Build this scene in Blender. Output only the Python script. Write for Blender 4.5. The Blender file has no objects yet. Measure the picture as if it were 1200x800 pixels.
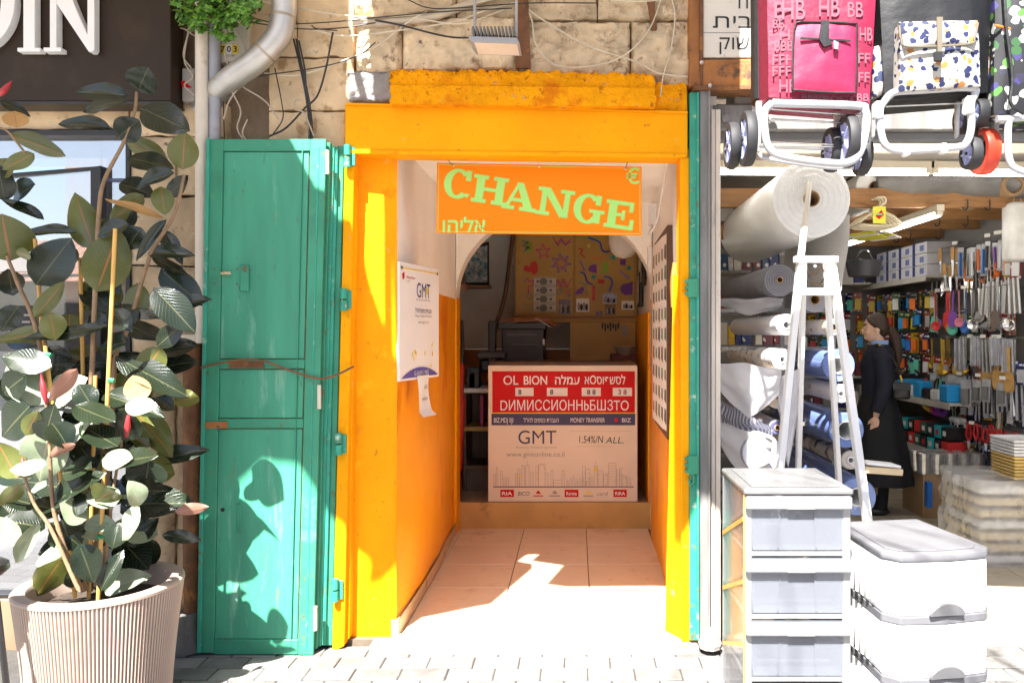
import bpy, bmesh, math, random
from mathutils import Vector, Matrix, noise, Euler
R = math.radians
rnd = random.Random(7)
sc = bpy.context.scene
COL = sc.collection
# ---------------------------------------------------------------- camera
F, U0, V0, CY, CZ = 935.0, 675.0, 390.0, -3.7, 1.45     # pixels of the 1200 px wide photograph, metres
cam = bpy.data.cameras.new('camera'); camo = bpy.data.objects.new('camera', cam); COL.objects.link(camo)
camo.location = (0, CY, CZ); camo.rotation_euler = (R(90), 0, 0)
cam.sensor_width = 36; cam.lens = 36 * F / 1200
cam.shift_x = -(U0 - 600) / 1200; cam.shift_y = (V0 - 400) / 1200
cam.clip_start = 0.05; cam.clip_end = 400
sc.camera = camo
# ---------------------------------------------------------------- light
SD = Vector((0.325, 1.0, -1.5))                           # the way the sunlight travels
w = bpy.data.worlds.new('World'); sc.world = w; w.use_nodes = True
nt = w.node_tree; sky = nt.nodes.new('ShaderNodeTexSky'); sky.sky_type = 'NISHITA'; sky.sun_disc = False
sky.sun_elevation = math.atan2(1.5, math.hypot(0.325, 1.0)); sky.sun_rotation = math.atan2(-SD.x, -SD.y)
sky.air_density = 1.0; sky.dust_density = 2.0
nt.links.new(sky.outputs[0], nt.nodes['Background'].inputs[0]); nt.nodes['Background'].inputs[1].default_value = 0.055
sl = bpy.data.lights.new('sun', 'SUN'); sl.energy = 5.0; sl.angle = R(0.53); sl.color = (1.0, 0.97, 0.92)
so = bpy.data.objects.new('sun', sl); COL.objects.link(so); so.rotation_euler = SD.to_track_quat('-Z', 'Y').to_euler(); so.location = (-3, -10, 14)
sc.view_settings.view_transform = 'Standard'; sc.view_settings.look = 'None'; sc.view_settings.gamma = 1
sc.view_settings.use_curve_mapping = False
sc.view_settings.exposure = 2.4
try:
    sc.cycles.use_denoising = True; sc.cycles.max_bounces = 8; sc.cycles.diffuse_bounces = 5; sc.cycles.transparent_max_bounces = 12
    sc.cycles.sample_clamp_indirect = 6.0
except Exception: pass

# ---------------------------------------------------------------- helpers
def W(u, v, y):
    d = y - CY
    return Vector(((u - U0) * d / F, y, CZ - (v - V0) * d / F))
def px(y): return (y - CY) / F                            # metres per photograph pixel at depth y
def lin(h):
    h = h.lstrip('#'); o = []
    for i in (0, 2, 4):
        c = int(h[i:i+2], 16) / 255; o.append(c / 12.92 if c <= 0.04045 else ((c + 0.055) / 1.055) ** 2.4)
    return tuple(o)
MATS = {}
def mat(name, col, rough=0.6, var=0.12, scale=6.0, bump=0.0, bscale=60.0, metal=0.0, spec=0.5, rand=0.0,
        dirt_light=None, trans=0.0, alpha=1.0, emit=0.0, aniso=(1, 1, 1), stripes=None, coat=0.0):
    """a procedural paint: base colour with soft noise, optional blotches for wear (dirt = colour, coverage, scale), relief"""
    if name in MATS: return MATS[name]
    if isinstance(col, str): col = lin(col)
    m = bpy.data.materials.new(name); m.use_nodes = True; n = m.node_tree; N = n.nodes; L = n.links
    b = N['Principled BSDF']
    b.inputs['Roughness'].default_value = rough; b.inputs['Metallic'].default_value = metal
    b.inputs['Specular IOR Level'].default_value = spec
    if coat: b.inputs['Coat Weight'].default_value = coat
    tc = N.new('ShaderNodeTexCoord'); oi = N.new('ShaderNodeObjectInfo')
    mp = N.new('ShaderNodeMapping'); mp.inputs['Scale'].default_value = aniso
    sh = N.new('ShaderNodeVectorMath'); sh.operation = 'MULTIPLY_ADD'
    sh.inputs[1].default_value = (37, 19, 53)
    comb = N.new('ShaderNodeCombineXYZ')
    for k in range(3): L.new(oi.outputs['Random'], comb.inputs[k])
    L.new(tc.outputs['Object'], mp.inputs['Vector'])
    L.new(comb.outputs[0], sh.inputs[0]); L.new(mp.outputs[0], sh.inputs[2])
    vec = sh.outputs[0]
    nz = N.new('ShaderNodeTexNoise'); nz.inputs['Scale'].default_value = scale; nz.inputs['Detail'].default_value = 6
    L.new(vec, nz.inputs['Vector'])
    mr = N.new('ShaderNodeMapRange'); mr.inputs[1].default_value = 0.3; mr.inputs[2].default_value = 0.7
    mr.inputs[3].default_value = 1 - var; mr.inputs[4].default_value = 1 + var
    L.new(nz.outputs[0], mr.inputs[0])
    hs = N.new('ShaderNodeHueSaturation'); hs.inputs['Color'].default_value = (*col, 1)
    val = mr.outputs[0]
    if rand:
        m2 = N.new('ShaderNodeMapRange'); m2.inputs[3].default_value = 1 - rand; m2.inputs[4].default_value = 1 + rand
        L.new(oi.outputs['Random'], m2.inputs[0])
        mu = N.new('ShaderNodeMath'); mu.operation = 'MULTIPLY'; L.new(val, mu.inputs[0]); L.new(m2.outputs[0], mu.inputs[1]); val = mu.outputs[0]
    L.new(val, hs.inputs['Value']); c = hs.outputs[0]
    if stripes:                                            # colour 2, direction, number per metre, share
        c2, ax, per, duty = stripes
        sp = N.new('ShaderNodeSeparateXYZ'); L.new(tc.outputs['Object'], sp.inputs[0])
        mm = N.new('ShaderNodeMath'); mm.operation = 'MULTIPLY'; mm.inputs[1].default_value = per; L.new(sp.outputs[ax], mm.inputs[0])
        fr = N.new('ShaderNodeMath'); fr.operation = 'FRACT'; L.new(mm.outputs[0], fr.inputs[0])
        lt = N.new('ShaderNodeMath'); lt.operation = 'LESS_THAN'; lt.inputs[1].default_value = duty; L.new(fr.outputs[0], lt.inputs[0])
        mx = N.new('ShaderNodeMix'); mx.data_type = 'RGBA'; L.new(lt.outputs[0], mx.inputs[0]); L.new(c, mx.inputs[6])
        mx.inputs[7].default_value = (*(lin(c2) if isinstance(c2, str) else c2), 1); c = mx.outputs[2]
    if dirt_light:
        for dc, cov, ds in (dirt_light if isinstance(dirt_light, list) else [dirt_light]):
            if isinstance(dc, str): dc = lin(dc)
            dn = N.new('ShaderNodeTexNoise'); dn.inputs['Scale'].default_value = ds; dn.inputs['Detail'].default_value = 9; dn.inputs['Roughness'].default_value = 0.65
            L.new(vec, dn.inputs['Vector'])
            dr = N.new('ShaderNodeMapRange'); t = 0.665 - 0.4 * cov
            dr.inputs[1].default_value = t; dr.inputs[2].default_value = t + 0.09; L.new(dn.outputs[0], dr.inputs[0])
            mx = N.new('ShaderNodeMix'); mx.data_type = 'RGBA'; L.new(dr.outputs[0], mx.inputs[0]); L.new(c, mx.inputs[6]); mx.inputs[7].default_value = (*dc, 1)
            c = mx.outputs[2]
    L.new(c, b.inputs['Base Color'])
    if bump:
        bn = N.new('ShaderNodeTexNoise'); bn.inputs['Scale'].default_value = bscale; bn.inputs['Detail'].default_value = 8; L.new(vec, bn.inputs['Vector'])
        bp = N.new('ShaderNodeBump'); bp.inputs['Strength'].default_value = min(1, bump); bp.inputs['Distance'].default_value = 0.01 * max(1, bump)
        L.new(bn.outputs[0], bp.inputs['Height']); L.new(bp.outputs[0], b.inputs['Normal'])
    if trans or alpha < 1:
        b.inputs['Alpha'].default_value = alpha; b.inputs['Transmission Weight'].default_value = trans
    if emit:
        L.new(c, b.inputs['Emission Color']); b.inputs['Emission Strength'].default_value = emit
    MATS[name] = m
    return m
def pattern(name, cols, scale, rough=0.6, base=None, thr=0.5):
    """printed cloth: voronoi patches in several colours"""
    if name in MATS: return MATS[name]
    m = bpy.data.materials.new(name); m.use_nodes = True; N = m.node_tree.nodes; L = m.node_tree.links; b = N['Principled BSDF']
    tc = N.new('ShaderNodeTexCoord'); nz = N.new('ShaderNodeTexNoise'); nz.inputs['Scale'].default_value = scale * 0.8
    L.new(tc.outputs['Object'], nz.inputs['Vector'])
    ad = N.new('ShaderNodeVectorMath'); ad.operation = 'MULTIPLY_ADD'; ad.inputs[1].default_value = (0.9 / scale,) * 3
    L.new(nz.outputs['Color'], ad.inputs[0]); L.new(tc.outputs['Object'], ad.inputs[2])
    vo = N.new('ShaderNodeTexVoronoi'); vo.inputs['Scale'].default_value = scale; L.new(ad.outputs[0], vo.inputs['Vector'])
    sp = N.new('ShaderNodeSeparateColor'); L.new(vo.outputs['Color'], sp.inputs[0])
    cr = N.new('ShaderNodeValToRGB'); cr.color_ramp.interpolation = 'CONSTANT'
    while len(cr.color_ramp.elements) < len(cols): cr.color_ramp.elements.new(0.5)
    for i, c in enumerate(cols):
        e = cr.color_ramp.elements[i]; e.position = i / len(cols); e.color = (*lin(c), 1)
    L.new(sp.outputs[0], cr.inputs[0])
    lt = N.new('ShaderNodeMath'); lt.operation = 'GREATER_THAN'; lt.inputs[1].default_value = thr; L.new(vo.outputs['Distance'], lt.inputs[0])
    mx = N.new('ShaderNodeMix'); mx.data_type = 'RGBA'; L.new(lt.outputs[0], mx.inputs[0]); L.new(cr.outputs[0], mx.inputs[6]); mx.inputs[7].default_value = (*lin(base or cols[0]), 1)
    L.new(mx.outputs[2], b.inputs['Base Color']); b.inputs['Roughness'].default_value = rough
    MATS[name] = m; return m

ORG = {}
def setp(o, label=None, cat=None, group=None, kind=None):
    if label: o['label'] = label
    if cat: o['category'] = cat
    if group: o['group'] = group
    if kind: o['kind'] = kind
    return o
def thing(name, label, cat, loc=(0, 0, 0), rz=0, group=None, kind=None):
    o = bpy.data.objects.new(name, None); COL.objects.link(o); o.empty_display_size = 0.1
    o.location = loc; o.rotation_euler = (0, 0, rz); ORG[o.name] = Vector(loc)
    return setp(o, label, cat, group, kind)
class MB:
    def __init__(s): s.v = []; s.f = []; s.mi = []; s.uv = None
    def add(s, vs, fs, mi=0):
        k = len(s.v); s.v += [Vector(p) for p in vs]
        for f in fs: s.f.append([i + k for i in f]); s.mi.append(mi)
        return s
    def box(s, c, d, rot=None, mi=0):
        c = Vector(c); h = Vector(d) / 2; M = rot or Matrix.Identity(3)
        vs = [c + M @ Vector((x * h.x, y * h.y, z * h.z)) for z in (-1, 1) for y in (-1, 1) for x in (-1, 1)]
        return s.add(vs, [(0, 2, 3, 1), (4, 5, 7, 6), (0, 1, 5, 4), (2, 6, 7, 3), (0, 4, 6, 2), (1, 3, 7, 5)], mi)
    def ab(s, a, b, mi=0):                                 # box from two corners
        a = Vector(a); b = Vector(b); return s.box((a + b) / 2, [abs(x) for x in (b - a)], None, mi)
    def bar(s, a, b, wd, ht, up=(0, 0, 1), mi=0):
        a = Vector(a); b = Vector(b); z = (b - a).normalized(); u = Vector(up)
        if abs(z.dot(u)) > 0.95: u = Vector((0, 1, 0))
        x = u.cross(z).normalized(); y = z.cross(x)
        M = Matrix((x, y, z)).transposed(); return s.box((a + b) / 2, (wd, ht, (b - a).length), M, mi)
    def tube(s, pts, r, n=8, cap=True, mi=0):
        pts = [Vector(p) for p in pts]; k = len(pts); rs = r if isinstance(r, (list, tuple)) else [r] * k
        vs = []; fs = []; t0 = (pts[1] - pts[0]).normalized()
        nrm = t0.orthogonal().normalized()
        for i, p in enumerate(pts):
            t = (pts[min(i + 1, k - 1)] - pts[max(i - 1, 0)]).normalized()
            nrm = (nrm - t * nrm.dot(t)).normalized(); bn = t.cross(nrm)
            for j in range(n):
                a = 2 * math.pi * j / n; vs.append(p + (nrm * math.cos(a) + bn * math.sin(a)) * rs[i])
        for i in range(k - 1):
            for j in range(n):
                j2 = (j + 1) % n; fs.append((i * n + j, i * n + j2, (i + 1) * n + j2, (i + 1) * n + j))
        if cap: fs.append(tuple(range(n - 1, -1, -1))); fs.append(tuple((k - 1) * n + j for j in range(n)))
        return s.add(vs, fs, mi)
    def lathe(s, prof, c, n=16, axis=(0, 0, 1), sx=1, closed=False, mi=0, caps=True):
        c = Vector(c); z = Vector(axis).normalized(); x = z.orthogonal().normalized()
        if abs(z.z) > 0.9: x = Vector((1, 0, 0))
        y = z.cross(x); vs = []; fs = []; k = len(prof)
        for r, h in prof:
            for j in range(n):
                a = 2 * math.pi * j / n; vs.append(c + z * h + x * (r * math.cos(a) * sx) + y * (r * math.sin(a)))
        for i in range(k if closed else k - 1):
            i2 = (i + 1) % k
            for j in range(n):
                j2 = (j + 1) % n; fs.append((i * n + j, i * n + j2, i2 * n + j2, i2 * n + j))
        if not closed and caps:
            if prof[0][0] > 1e-6: fs.append(tuple(range(n - 1, -1, -1)))
            if prof[-1][0] > 1e-6: fs.append(tuple((k - 1) * n + j for j in range(n)))
        return s.add(vs, fs, mi)
    def prism(s, poly, o, ex, ey, t, mi=0):                # outline in the plane (ex, ey), thickness t along ex x ey
        o = Vector(o); ex = Vector(ex); ey = Vector(ey); ez = ex.cross(ey).normalized(); k = len(poly)
        a = sum(poly[i][0] * poly[(i + 1) % k][1] - poly[(i + 1) % k][0] * poly[i][1] for i in range(k))
        if a < 0: poly = poly[::-1]
        lo = [o + ex * p[0] + ey * p[1] for p in poly]; hi = [q + ez * t for q in lo]
        if t < 0: lo, hi = hi, lo
        return s.add(lo + hi, [tuple(range(k - 1, -1, -1)), tuple(range(k, 2 * k))] + [(i, (i + 1) % k, k + (i + 1) % k, k + i) for i in range(k)], mi)
    def pix(s, poly, y, t, mi=0):                          # outline measured in the photograph, standing at depth y, t thick going back
        p = [W(u, v, y) for u, v in poly]
        return s.prism([(q.x, q.z) for q in p], (0, y, 0), (1, 0, 0), (0, 0, 1), -t, mi)
    def rect(s, u0, v0, u1, v1, y, t, mi=0): return s.pix([(u0, v0), (u1, v0), (u1, v1), (u0, v1)], y, t, mi)
    def grid(s, fn, nu, nv, mi=0, wrap=False):
        vs = [fn(i / nu, j / nv) for j in range(nv + 1) for i in range(nu + 1)]
        fs = [(j * (nu + 1) + i, j * (nu + 1) + i + 1, (j + 1) * (nu + 1) + i + 1, (j + 1) * (nu + 1) + i) for j in range(nv) for i in range(nu)]
        return s.add(vs, fs, mi)
    def mesh(s, name, mats, bevel=0, smooth=0, off=Vector(), seg=1, remesh=0):
        bm = bmesh.new(); bv = [bm.verts.new(p - off) for p in s.v]
        for f, i in zip(s.f, s.mi):
            try: bf = bm.faces.new([bv[k] for k in f]); bf.material_index = i
            except ValueError: pass
        if s.uv:
            ul = bm.loops.layers.uv.new('UVMap'); bm.verts.index_update()
            for f in bm.faces:
                for l in f.loops: l[ul].uv = s.uv[l.vert.index]
        else: bmesh.ops.recalc_face_normals(bm, faces=bm.faces)
        if remesh: bmesh.ops.remove_doubles(bm, verts=bm.verts, dist=1e-5)
        if bevel:
            es = [e for e in bm.edges if len(e.link_faces) == 2 and e.calc_face_angle(0) > 0.6]
            bmesh.ops.bevel(bm, geom=es, offset=bevel, segments=seg, affect='EDGES', profile=0.5, clamp_overlap=True)
        if smooth:
            for f in bm.faces: f.smooth = True
            for e in bm.edges:
                if len(e.link_faces) == 2 and e.calc_face_angle(0) > R(smooth): e.smooth = False
        me = bpy.data.meshes.new(name); bm.to_mesh(me); bm.free()
        for m in (mats if isinstance(mats, (list, tuple)) else [mats]): me.materials.append(m)
        if remesh: me = remeshed(me, remesh, mats)
        return me
    def build(s, name, mats, parent=None, label=None, cat=None, group=None, kind=None, bevel=0, smooth=0, local=False, seg=1, remesh=0):
        if parent is not None: off = Vector() if local else ORG[parent.name]
        else:
            xs = [p.x for p in s.v]; ys = [p.y for p in s.v]; zs = [p.z for p in s.v]
            off = Vector(((min(xs) + max(xs)) / 2, (min(ys) + max(ys)) / 2, min(zs)))
        me = s.mesh(name, mats, bevel, smooth, off, seg, remesh)
        o = bpy.data.objects.new(name, me); COL.objects.link(o)
        if parent is not None: o.parent = parent; ORG[o.name] = off
        else: o.location = off; ORG[o.name] = off
        return setp(o, label, cat, group, kind)
def remeshed(me, vox, mats):
    o = bpy.data.objects.new('tmp', me); COL.objects.link(o)
    md = o.modifiers.new('r', 'REMESH'); md.mode = 'VOXEL'; md.voxel_size = vox; md.use_smooth_shade = True
    sm = o.modifiers.new('s', 'SMOOTH'); sm.factor = 0.5; sm.iterations = 3
    dg = bpy.context.evaluated_depsgraph_get(); m2 = bpy.data.meshes.new_from_object(o.evaluated_get(dg))
    bpy.data.objects.remove(o); m2.materials.clear()
    for m in (mats if isinstance(mats, (list, tuple)) else [mats]): m2.materials.append(m)
    for p in m2.polygons: p.use_smooth = True
    return m2
def inst(me, name, parent=None, loc=(0, 0, 0), rot=(0, 0, 0), scale=None, label=None, cat=None, group=None):
    o = bpy.data.objects.new(name, me); COL.objects.link(o); o.location = loc; o.rotation_euler = rot
    if scale: o.scale = scale
    if parent is not None: o.parent = parent
    return setp(o, label, cat, group)
def dup(root, loc, rz=None, label=None):
    r = root.copy(); COL.objects.link(r); r.location = loc
    if rz is not None: r.rotation_euler = (0, 0, rz)
    if label: r['label'] = label
    for ch in list(root.children):
        c = ch.copy(); COL.objects.link(c); c.parent = r
        for g in list(ch.children):
            d = g.copy(); COL.objects.link(d); d.parent = c
    return r
def text(body, c, h, m, parent, ex=(1, 0, 0), ey=(0, 0, 1), width=None, t=0.0, name='lettering', bold=0.0, lift=0.0015, italic=0.0, rtl=False):
    """lettering centred on c, capitals h metres tall, in the plane (ex, ey)"""
    if rtl: body = body[::-1]
    cu = bpy.data.curves.new('txt', 'FONT'); cu.body = body; cu.size = 1; cu.offset = bold; cu.shear = italic; cu.resolution_u = 6
    o = bpy.data.objects.new('txt', cu); COL.objects.link(o)
    me = bpy.data.meshes.new_from_object(o.evaluated_get(bpy.context.evaluated_depsgraph_get()))
    bpy.data.objects.remove(o)
    ex = Vector(ex).normalized(); ey = Vector(ey).normalized(); ez = ex.cross(ey)
    xs = [v.co.x for v in me.vertices]; x0, x1 = min(xs), max(xs); k = h / 0.72; kx = (width / (x1 - x0)) if width else k
    off = ORG[parent.name] if parent is not None else Vector()
    for v in me.vertices:
        q = v.co.copy(); v.co = Vector(c) - off + ex * ((q.x - (x0 + x1) / 2) * kx) + ey * ((q.y - 0.35) * k) + ez * lift
    if t:
        bm = bmesh.new(); bm.from_mesh(me); g = bmesh.ops.extrude_face_region(bm, geom=bm.faces[:])
        for e in g['geom']:
            if isinstance(e, bmesh.types.BMVert): e.co += ez * t
        bmesh.ops.recalc_face_normals(bm, faces=bm.faces); bm.to_mesh(me); bm.free()
    me.materials.clear(); me.materials.append(m)
    ob = bpy.data.objects.new(name, me); COL.objects.link(ob); ob.parent = parent
    ORG[ob.name] = off
    return ob
def curve(pts, n=6):                                       # smooth path through points (Catmull-Rom)
    P = [Vector(p) for p in pts]; P = [P[0] * 2 - P[1]] + P + [P[-1] * 2 - P[-2]]; out = []
    for i in range(1, len(P) - 2):
        for k in range(n):
            t = k / n; a, b, c, d = P[i - 1], P[i], P[i + 1], P[i + 2]
            out.append(0.5 * ((2 * b) + (c - a) * t + (2 * a - 5 * b + 4 * c - d) * t * t + (3 * b - a - 3 * c + d) * t ** 3))
    out.append(P[-2]); return out
def uvpath(pts, y, n=6): return curve([W(p[0], p[1], p[2] if len(p) > 2 else y) for p in pts], n)

# ---------------------------------------------------------------- materials
orange = mat('orange_paint', (0.88, 0.36, 0.004), 0.6, 0.09, 3, 0.3, 30, spec=.08, dirt_light=[((0.76, 0.26, 0.004), 0.20, 4), ((0.42, 0.15, 0.02), 0.08, 30), ((0.93, 0.45, 0.01), 0.14, 7), ((0.55, 0.42, 0.26), 0.035, 14)])
orange_r = mat('orange_rough_paint', (0.87, 0.34, 0.004), 0.8, 0.16, 8, 1.3, 60, spec=.08, dirt_light=[((0.40, 0.12, 0.01), 0.20, 30), ((0.3, 0.25, 0.2), 0.09, 16), ((0.70, 0.2, 0.005), 0.25, 6)])
orange_w = mat('orange_wall_paint', (0.87, 0.345, 0.005), 0.40, 0.10, 2.5, 0.35, 14, spec=.2, aniso=(1, 1, .45), dirt_light=[((0.74, 0.20, 0.005), 0.32, 2.5), ((0.5, 0.14, 0.01), 0.07, 18)])
white_w = mat('white_plaster', (0.91, 0.89, 0.84), 0.8, 0.05, 4, 0.25, 30)
plaster2 = mat('grey_white_plaster', (0.74, 0.70, 0.64), 0.8, 0.08, 4, 0.2, 30)
green_p = mat('green_door_paint', (0.058, 0.300, 0.185), 0.5, 0.16, 3.5, 0.2, 25, spec=.35, aniso=(3, 1, .45), dirt_light=[((0.17, 0.40, 0.28), 0.30, 3), ((0.035, 0.19, 0.115), 0.10, 7), ((0.20, 0.14, 0.06), 0.07, 9), ((0.10, 0.055, 0.025), 0.085, 26)])
green_f = mat('green_frame_paint', (0.045, 0.262, 0.155), 0.5, 0.16, 5, 0.2, 25, spec=.35, dirt_light=[((0.11, 0.34, 0.22), 0.2, 4), ((0.14, 0.08, 0.03), 0.15, 18)])
green_d = mat('worn_green_paint', (0.03, 0.30, 0.2), 0.5, 0.15, 8, 0.3, 25, dirt_light=[((0.14, 0.08, 0.03), 0.2, 12), ((0.45, 0.55, 0.45), 0.14, 18)])
rust = mat('rusty_iron', (0.16, 0.065, 0.022), 0.7, 0.3, 14, 0.5, 60, dirt_light=((0.30, 0.12, 0.03), 0.3, 10))
rust_l = mat('rusty_orange_iron', (0.34, 0.13, 0.03), 0.6, 0.25, 10, 0.3, 50, dirt_light=((0.10, 0.05, 0.025), 0.25, 9))
stone_s = mat('smooth_limestone', (0.68, 0.50, 0.30), 0.85, 0.22, 5, 0.9, 26, rand=0.12, dirt_light=[((0.36, 0.22, 0.11), 0.26, 7), ((0.72, 0.58, 0.40), 0.24, 4), ((0.22, 0.16, 0.10), 0.10, 16)])
stone_r = mat('rough_limestone', (0.62, 0.48, 0.31), 0.9, 0.25, 7, 1.6, 22, rand=0.12, dirt_light=[((0.26, 0.17, 0.10), 0.26, 9), ((0.68, 0.55, 0.38), 0.16, 5), ((0.10, 0.07, 0.05), 0.10, 20)])  # darkest blotches paint in the shade of crevices between the bosses
stone_p = mat('pillar_limestone', (0.46, 0.34, 0.21), 0.85, 0.22, 5, 1.0, 24, rand=0.16, dirt_light=[((0.26, 0.17, 0.09), 0.28, 6), ((0.60, 0.48, 0.33), 0.2, 5), ((0.14, 0.10, 0.06), 0.12, 14)])
mortar = mat('mortar', (0.26, 0.19, 0.12), 0.95, 0.2, 12, 0.8, 40)
cement = mat('grey_cement', (0.30, 0.28, 0.26), 0.95, 0.2, 9, 1.0, 40)
paver_m = mat('concrete_paver', (0.17, 0.162, 0.152), 0.85, 0.25, 9, 0.4, 60, rand=0.28, dirt_light=[((0.11, 0.10, 0.09), 0.2, 8), ((0.27, 0.255, 0.24), 0.15, 6)])
joint_m = mat('paving_joint', (0.05, 0.046, 0.042), 0.95, 0.2, 20, 0.5, 60)
tile_m = mat('beige_floor_tile', (0.74, 0.60, 0.43), 0.42, 0.08, 3, 0.05, 30, rand=0.05, dirt_light=[((0.64, 0.49, 0.33), 0.24, 3), ((0.40, 0.30, 0.21), 0.10, 14)])
tile_s = mat('stall_floor_tile', (0.46, 0.40, 0.30), 0.45, 0.10, 4, 0.05, 30, rand=0.08, dirt_light=((0.3, 0.25, 0.18), 0.18, 5))
grout = mat('dark_grout', (0.14, 0.11, 0.08), 0.9, 0.15, 20)
steel = mat('galvanised_steel', (0.55, 0.53, 0.50), 0.42, 0.15, 8, 0.15, 20, metal=0.75, dirt_light=((0.42, 0.28, 0.16), 0.14, 5))
grey_metal = mat('weathered_grey_metal', (0.22, 0.21, 0.20), 0.55, 0.22, 7, 0.3, 30, metal=0.2, aniso=(2, 2, .4), dirt_light=((0.38, 0.36, 0.33), 0.2, 6))
cream_metal = mat('cream_painted_metal', (0.62, 0.54, 0.45), 0.6, 0.12, 6, 0.3, 30, aniso=(2, 2, .5), dirt_light=[((0.25, 0.18, 0.12), 0.12, 9), ((0.36, 0.34, 0.32), 0.12, 5)])
pvc = mat('cream_plastic_pipe', (0.66, 0.58, 0.47), 0.5, 0.1, 6, dirt_light=((0.45, 0.3, 0.17), 0.14, 3))
pvc_g = mat('grey_plastic_pipe', (0.34, 0.34, 0.37), 0.5, 0.1, 6, dirt_light=((0.25, 0.2, 0.16), 0.14, 3))
cable_w = mat('cream_cable', (0.62, 0.54, 0.40), 0.6, 0.15, 12)
cable_b = mat('black_cable', (0.028, 0.026, 0.026), 0.5, 0.2, 12)
black_m = mat('black_metal', (0.014, 0.013, 0.013), 0.4, 0.2, 10)
dark_brown = mat('dark_brown_board', (0.030, 0.018, 0.010), 0.45, 0.15, 2.0, 0.05, 30, dirt_light=((0.044, 0.026, 0.014), 0.3, 2), spec=.25)
white_pl = mat('white_plastic', (0.78, 0.78, 0.77), 0.4, 0.04, 4)
white_pa = mat('white_paint', (0.80, 0.79, 0.77), 0.5, 0.05, 6, dirt_light=((0.5, 0.42, 0.32), 0.1, 12))
paper = mat('white_paper', (0.78, 0.74, 0.69), 0.7, 0.04, 5)
cream_b = mat('cream_laminate', (0.74, 0.62, 0.48), 0.5, 0.04, 4)
navy_i = mat('navy_print', (0.05, 0.05, 0.16), 0.6, 0.05)
purple_i = mat('violet_grey_print', (0.075, 0.07, 0.14), 0.6, 0.05, spec=.2)
grey_i = mat('grey_print', (0.30, 0.26, 0.24), 0.6, 0.05)
black_i = mat('black_print', (0.02, 0.02, 0.02), 0.6, 0.05)
white_i = mat('white_print', (0.82, 0.80, 0.78), 0.6, 0.03)
red_i = mat('red_print', (0.56, 0.008, 0.008), 0.45, 0.06, spec=.15)
yellow_i = mat('yellow_print', (0.80, 0.56, 0.03), 0.6, 0.05)
lime_i = mat('lime_print', (0.36, 0.72, 0.16), 0.55, 0.04)
sign_o = mat('orange_sign_board', (0.88, 0.24, 0.003), 0.5, 0.05, 3, spec=.15)
wood = mat('brown_wood', (0.33, 0.16, 0.055), 0.55, 0.22, 5, 0.2, 40, aniso=(1, 8, 8), dirt_light=((0.2, 0.09, 0.03), 0.25, 6))
wood_d = mat('dark_wood', (0.10, 0.045, 0.018), 0.5, 0.22, 6, 0.2, 40, aniso=(8, 8, 1))
ochre = mat('ochre_board', (0.42, 0.25, 0.055), 0.5, 0.10, 4, 0.05, 20, dirt_light=((0.36, 0.19, 0.04), 0.2, 4))
carton = mat('cardboard', (0.42, 0.27, 0.14), 0.8, 0.1, 5, 0.1, 50)
chrome = mat('polished_metal', (0.62, 0.62, 0.62), 0.22, 0.1, 10, metal=0.9)
rubber = mat('black_rubber', (0.02, 0.02, 0.022), 0.65, 0.15, 20)
# ================================================================ the setting: street and pavement
def brick_ground():
    m = bpy.data.materials.new('street_paving'); m.use_nodes = True; N = m.node_tree.nodes; L = m.node_tree.links; b = N['Principled BSDF']
    tc = N.new('ShaderNodeTexCoord'); br = N.new('ShaderNodeTexBrick'); br.inputs['Scale'].default_value = 1.0
    br.inputs['Color1'].default_value = (0.24, 0.23, 0.22, 1); br.inputs['Color2'].default_value = (0.19, 0.18, 0.17, 1); br.inputs['Mortar'].default_value = (0.13, 0.12, 0.11, 1)
    br.inputs['Brick Width'].default_value = 0.2; br.inputs['Row Height'].default_value = 0.12; br.inputs['Mortar Size'].default_value = 0.004
    L.new(tc.outputs['Object'], br.inputs['Vector']); L.new(br.outputs[0], b.inputs['Base Color']); b.inputs['Roughness'].default_value = 0.85
    return m
MB().add([(-60, -60, -0.03), (60, -60, -0.03), (60, 60, -0.03), (-60, 60, -0.03)], [(0, 1, 2, 3)]).build('street', brick_ground(), kind='structure')
pave = MB().ab((-2.7, -1.10, -0.024), (3.6, 0.0, -0.006)).build('pavement', joint_m, kind='structure')
pm = []
for k in range(3):
    mb = MB(); mb.box((0, 0, 0), (0.194, 0.113, 0.03)); pm.append(mb.mesh('paver', paver_m, bevel=0.004))
for r_ in range(9):
    for c_ in range(33):
        x = -2.65 + c_ * 0.2 + (0.1 if r_ % 2 else 0) ; y = -0.06 - r_ * 0.12
        if x > 3.5: continue
        # only where the photograph shows them
        v = V0 + F * CZ / (y - CY); u = U0 + F * x / (y - CY)
        if r_ > 4 or u < 150: continue
        inst(pm[rnd.randrange(3)], 'paver', pave, Vector((x, y, -0.015 + rnd.uniform(-0.0025, 0.002))) - ORG[pave.name], (rnd.uniform(-.01, .01), rnd.uniform(-.01, .01), rnd.uniform(-.008, .008)))
MB().box((-0.19, -0.03, 0.008), (1.5, 0.10, 0.045)).build('threshold', mat('threshold_stone', (0.55, 0.50, 0.44), 0.8, 0.15, 8, 0.5, 40, dirt_light=((0.35, 0.28, 0.2), 0.25, 9)), kind='structure', bevel=0.006)

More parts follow.
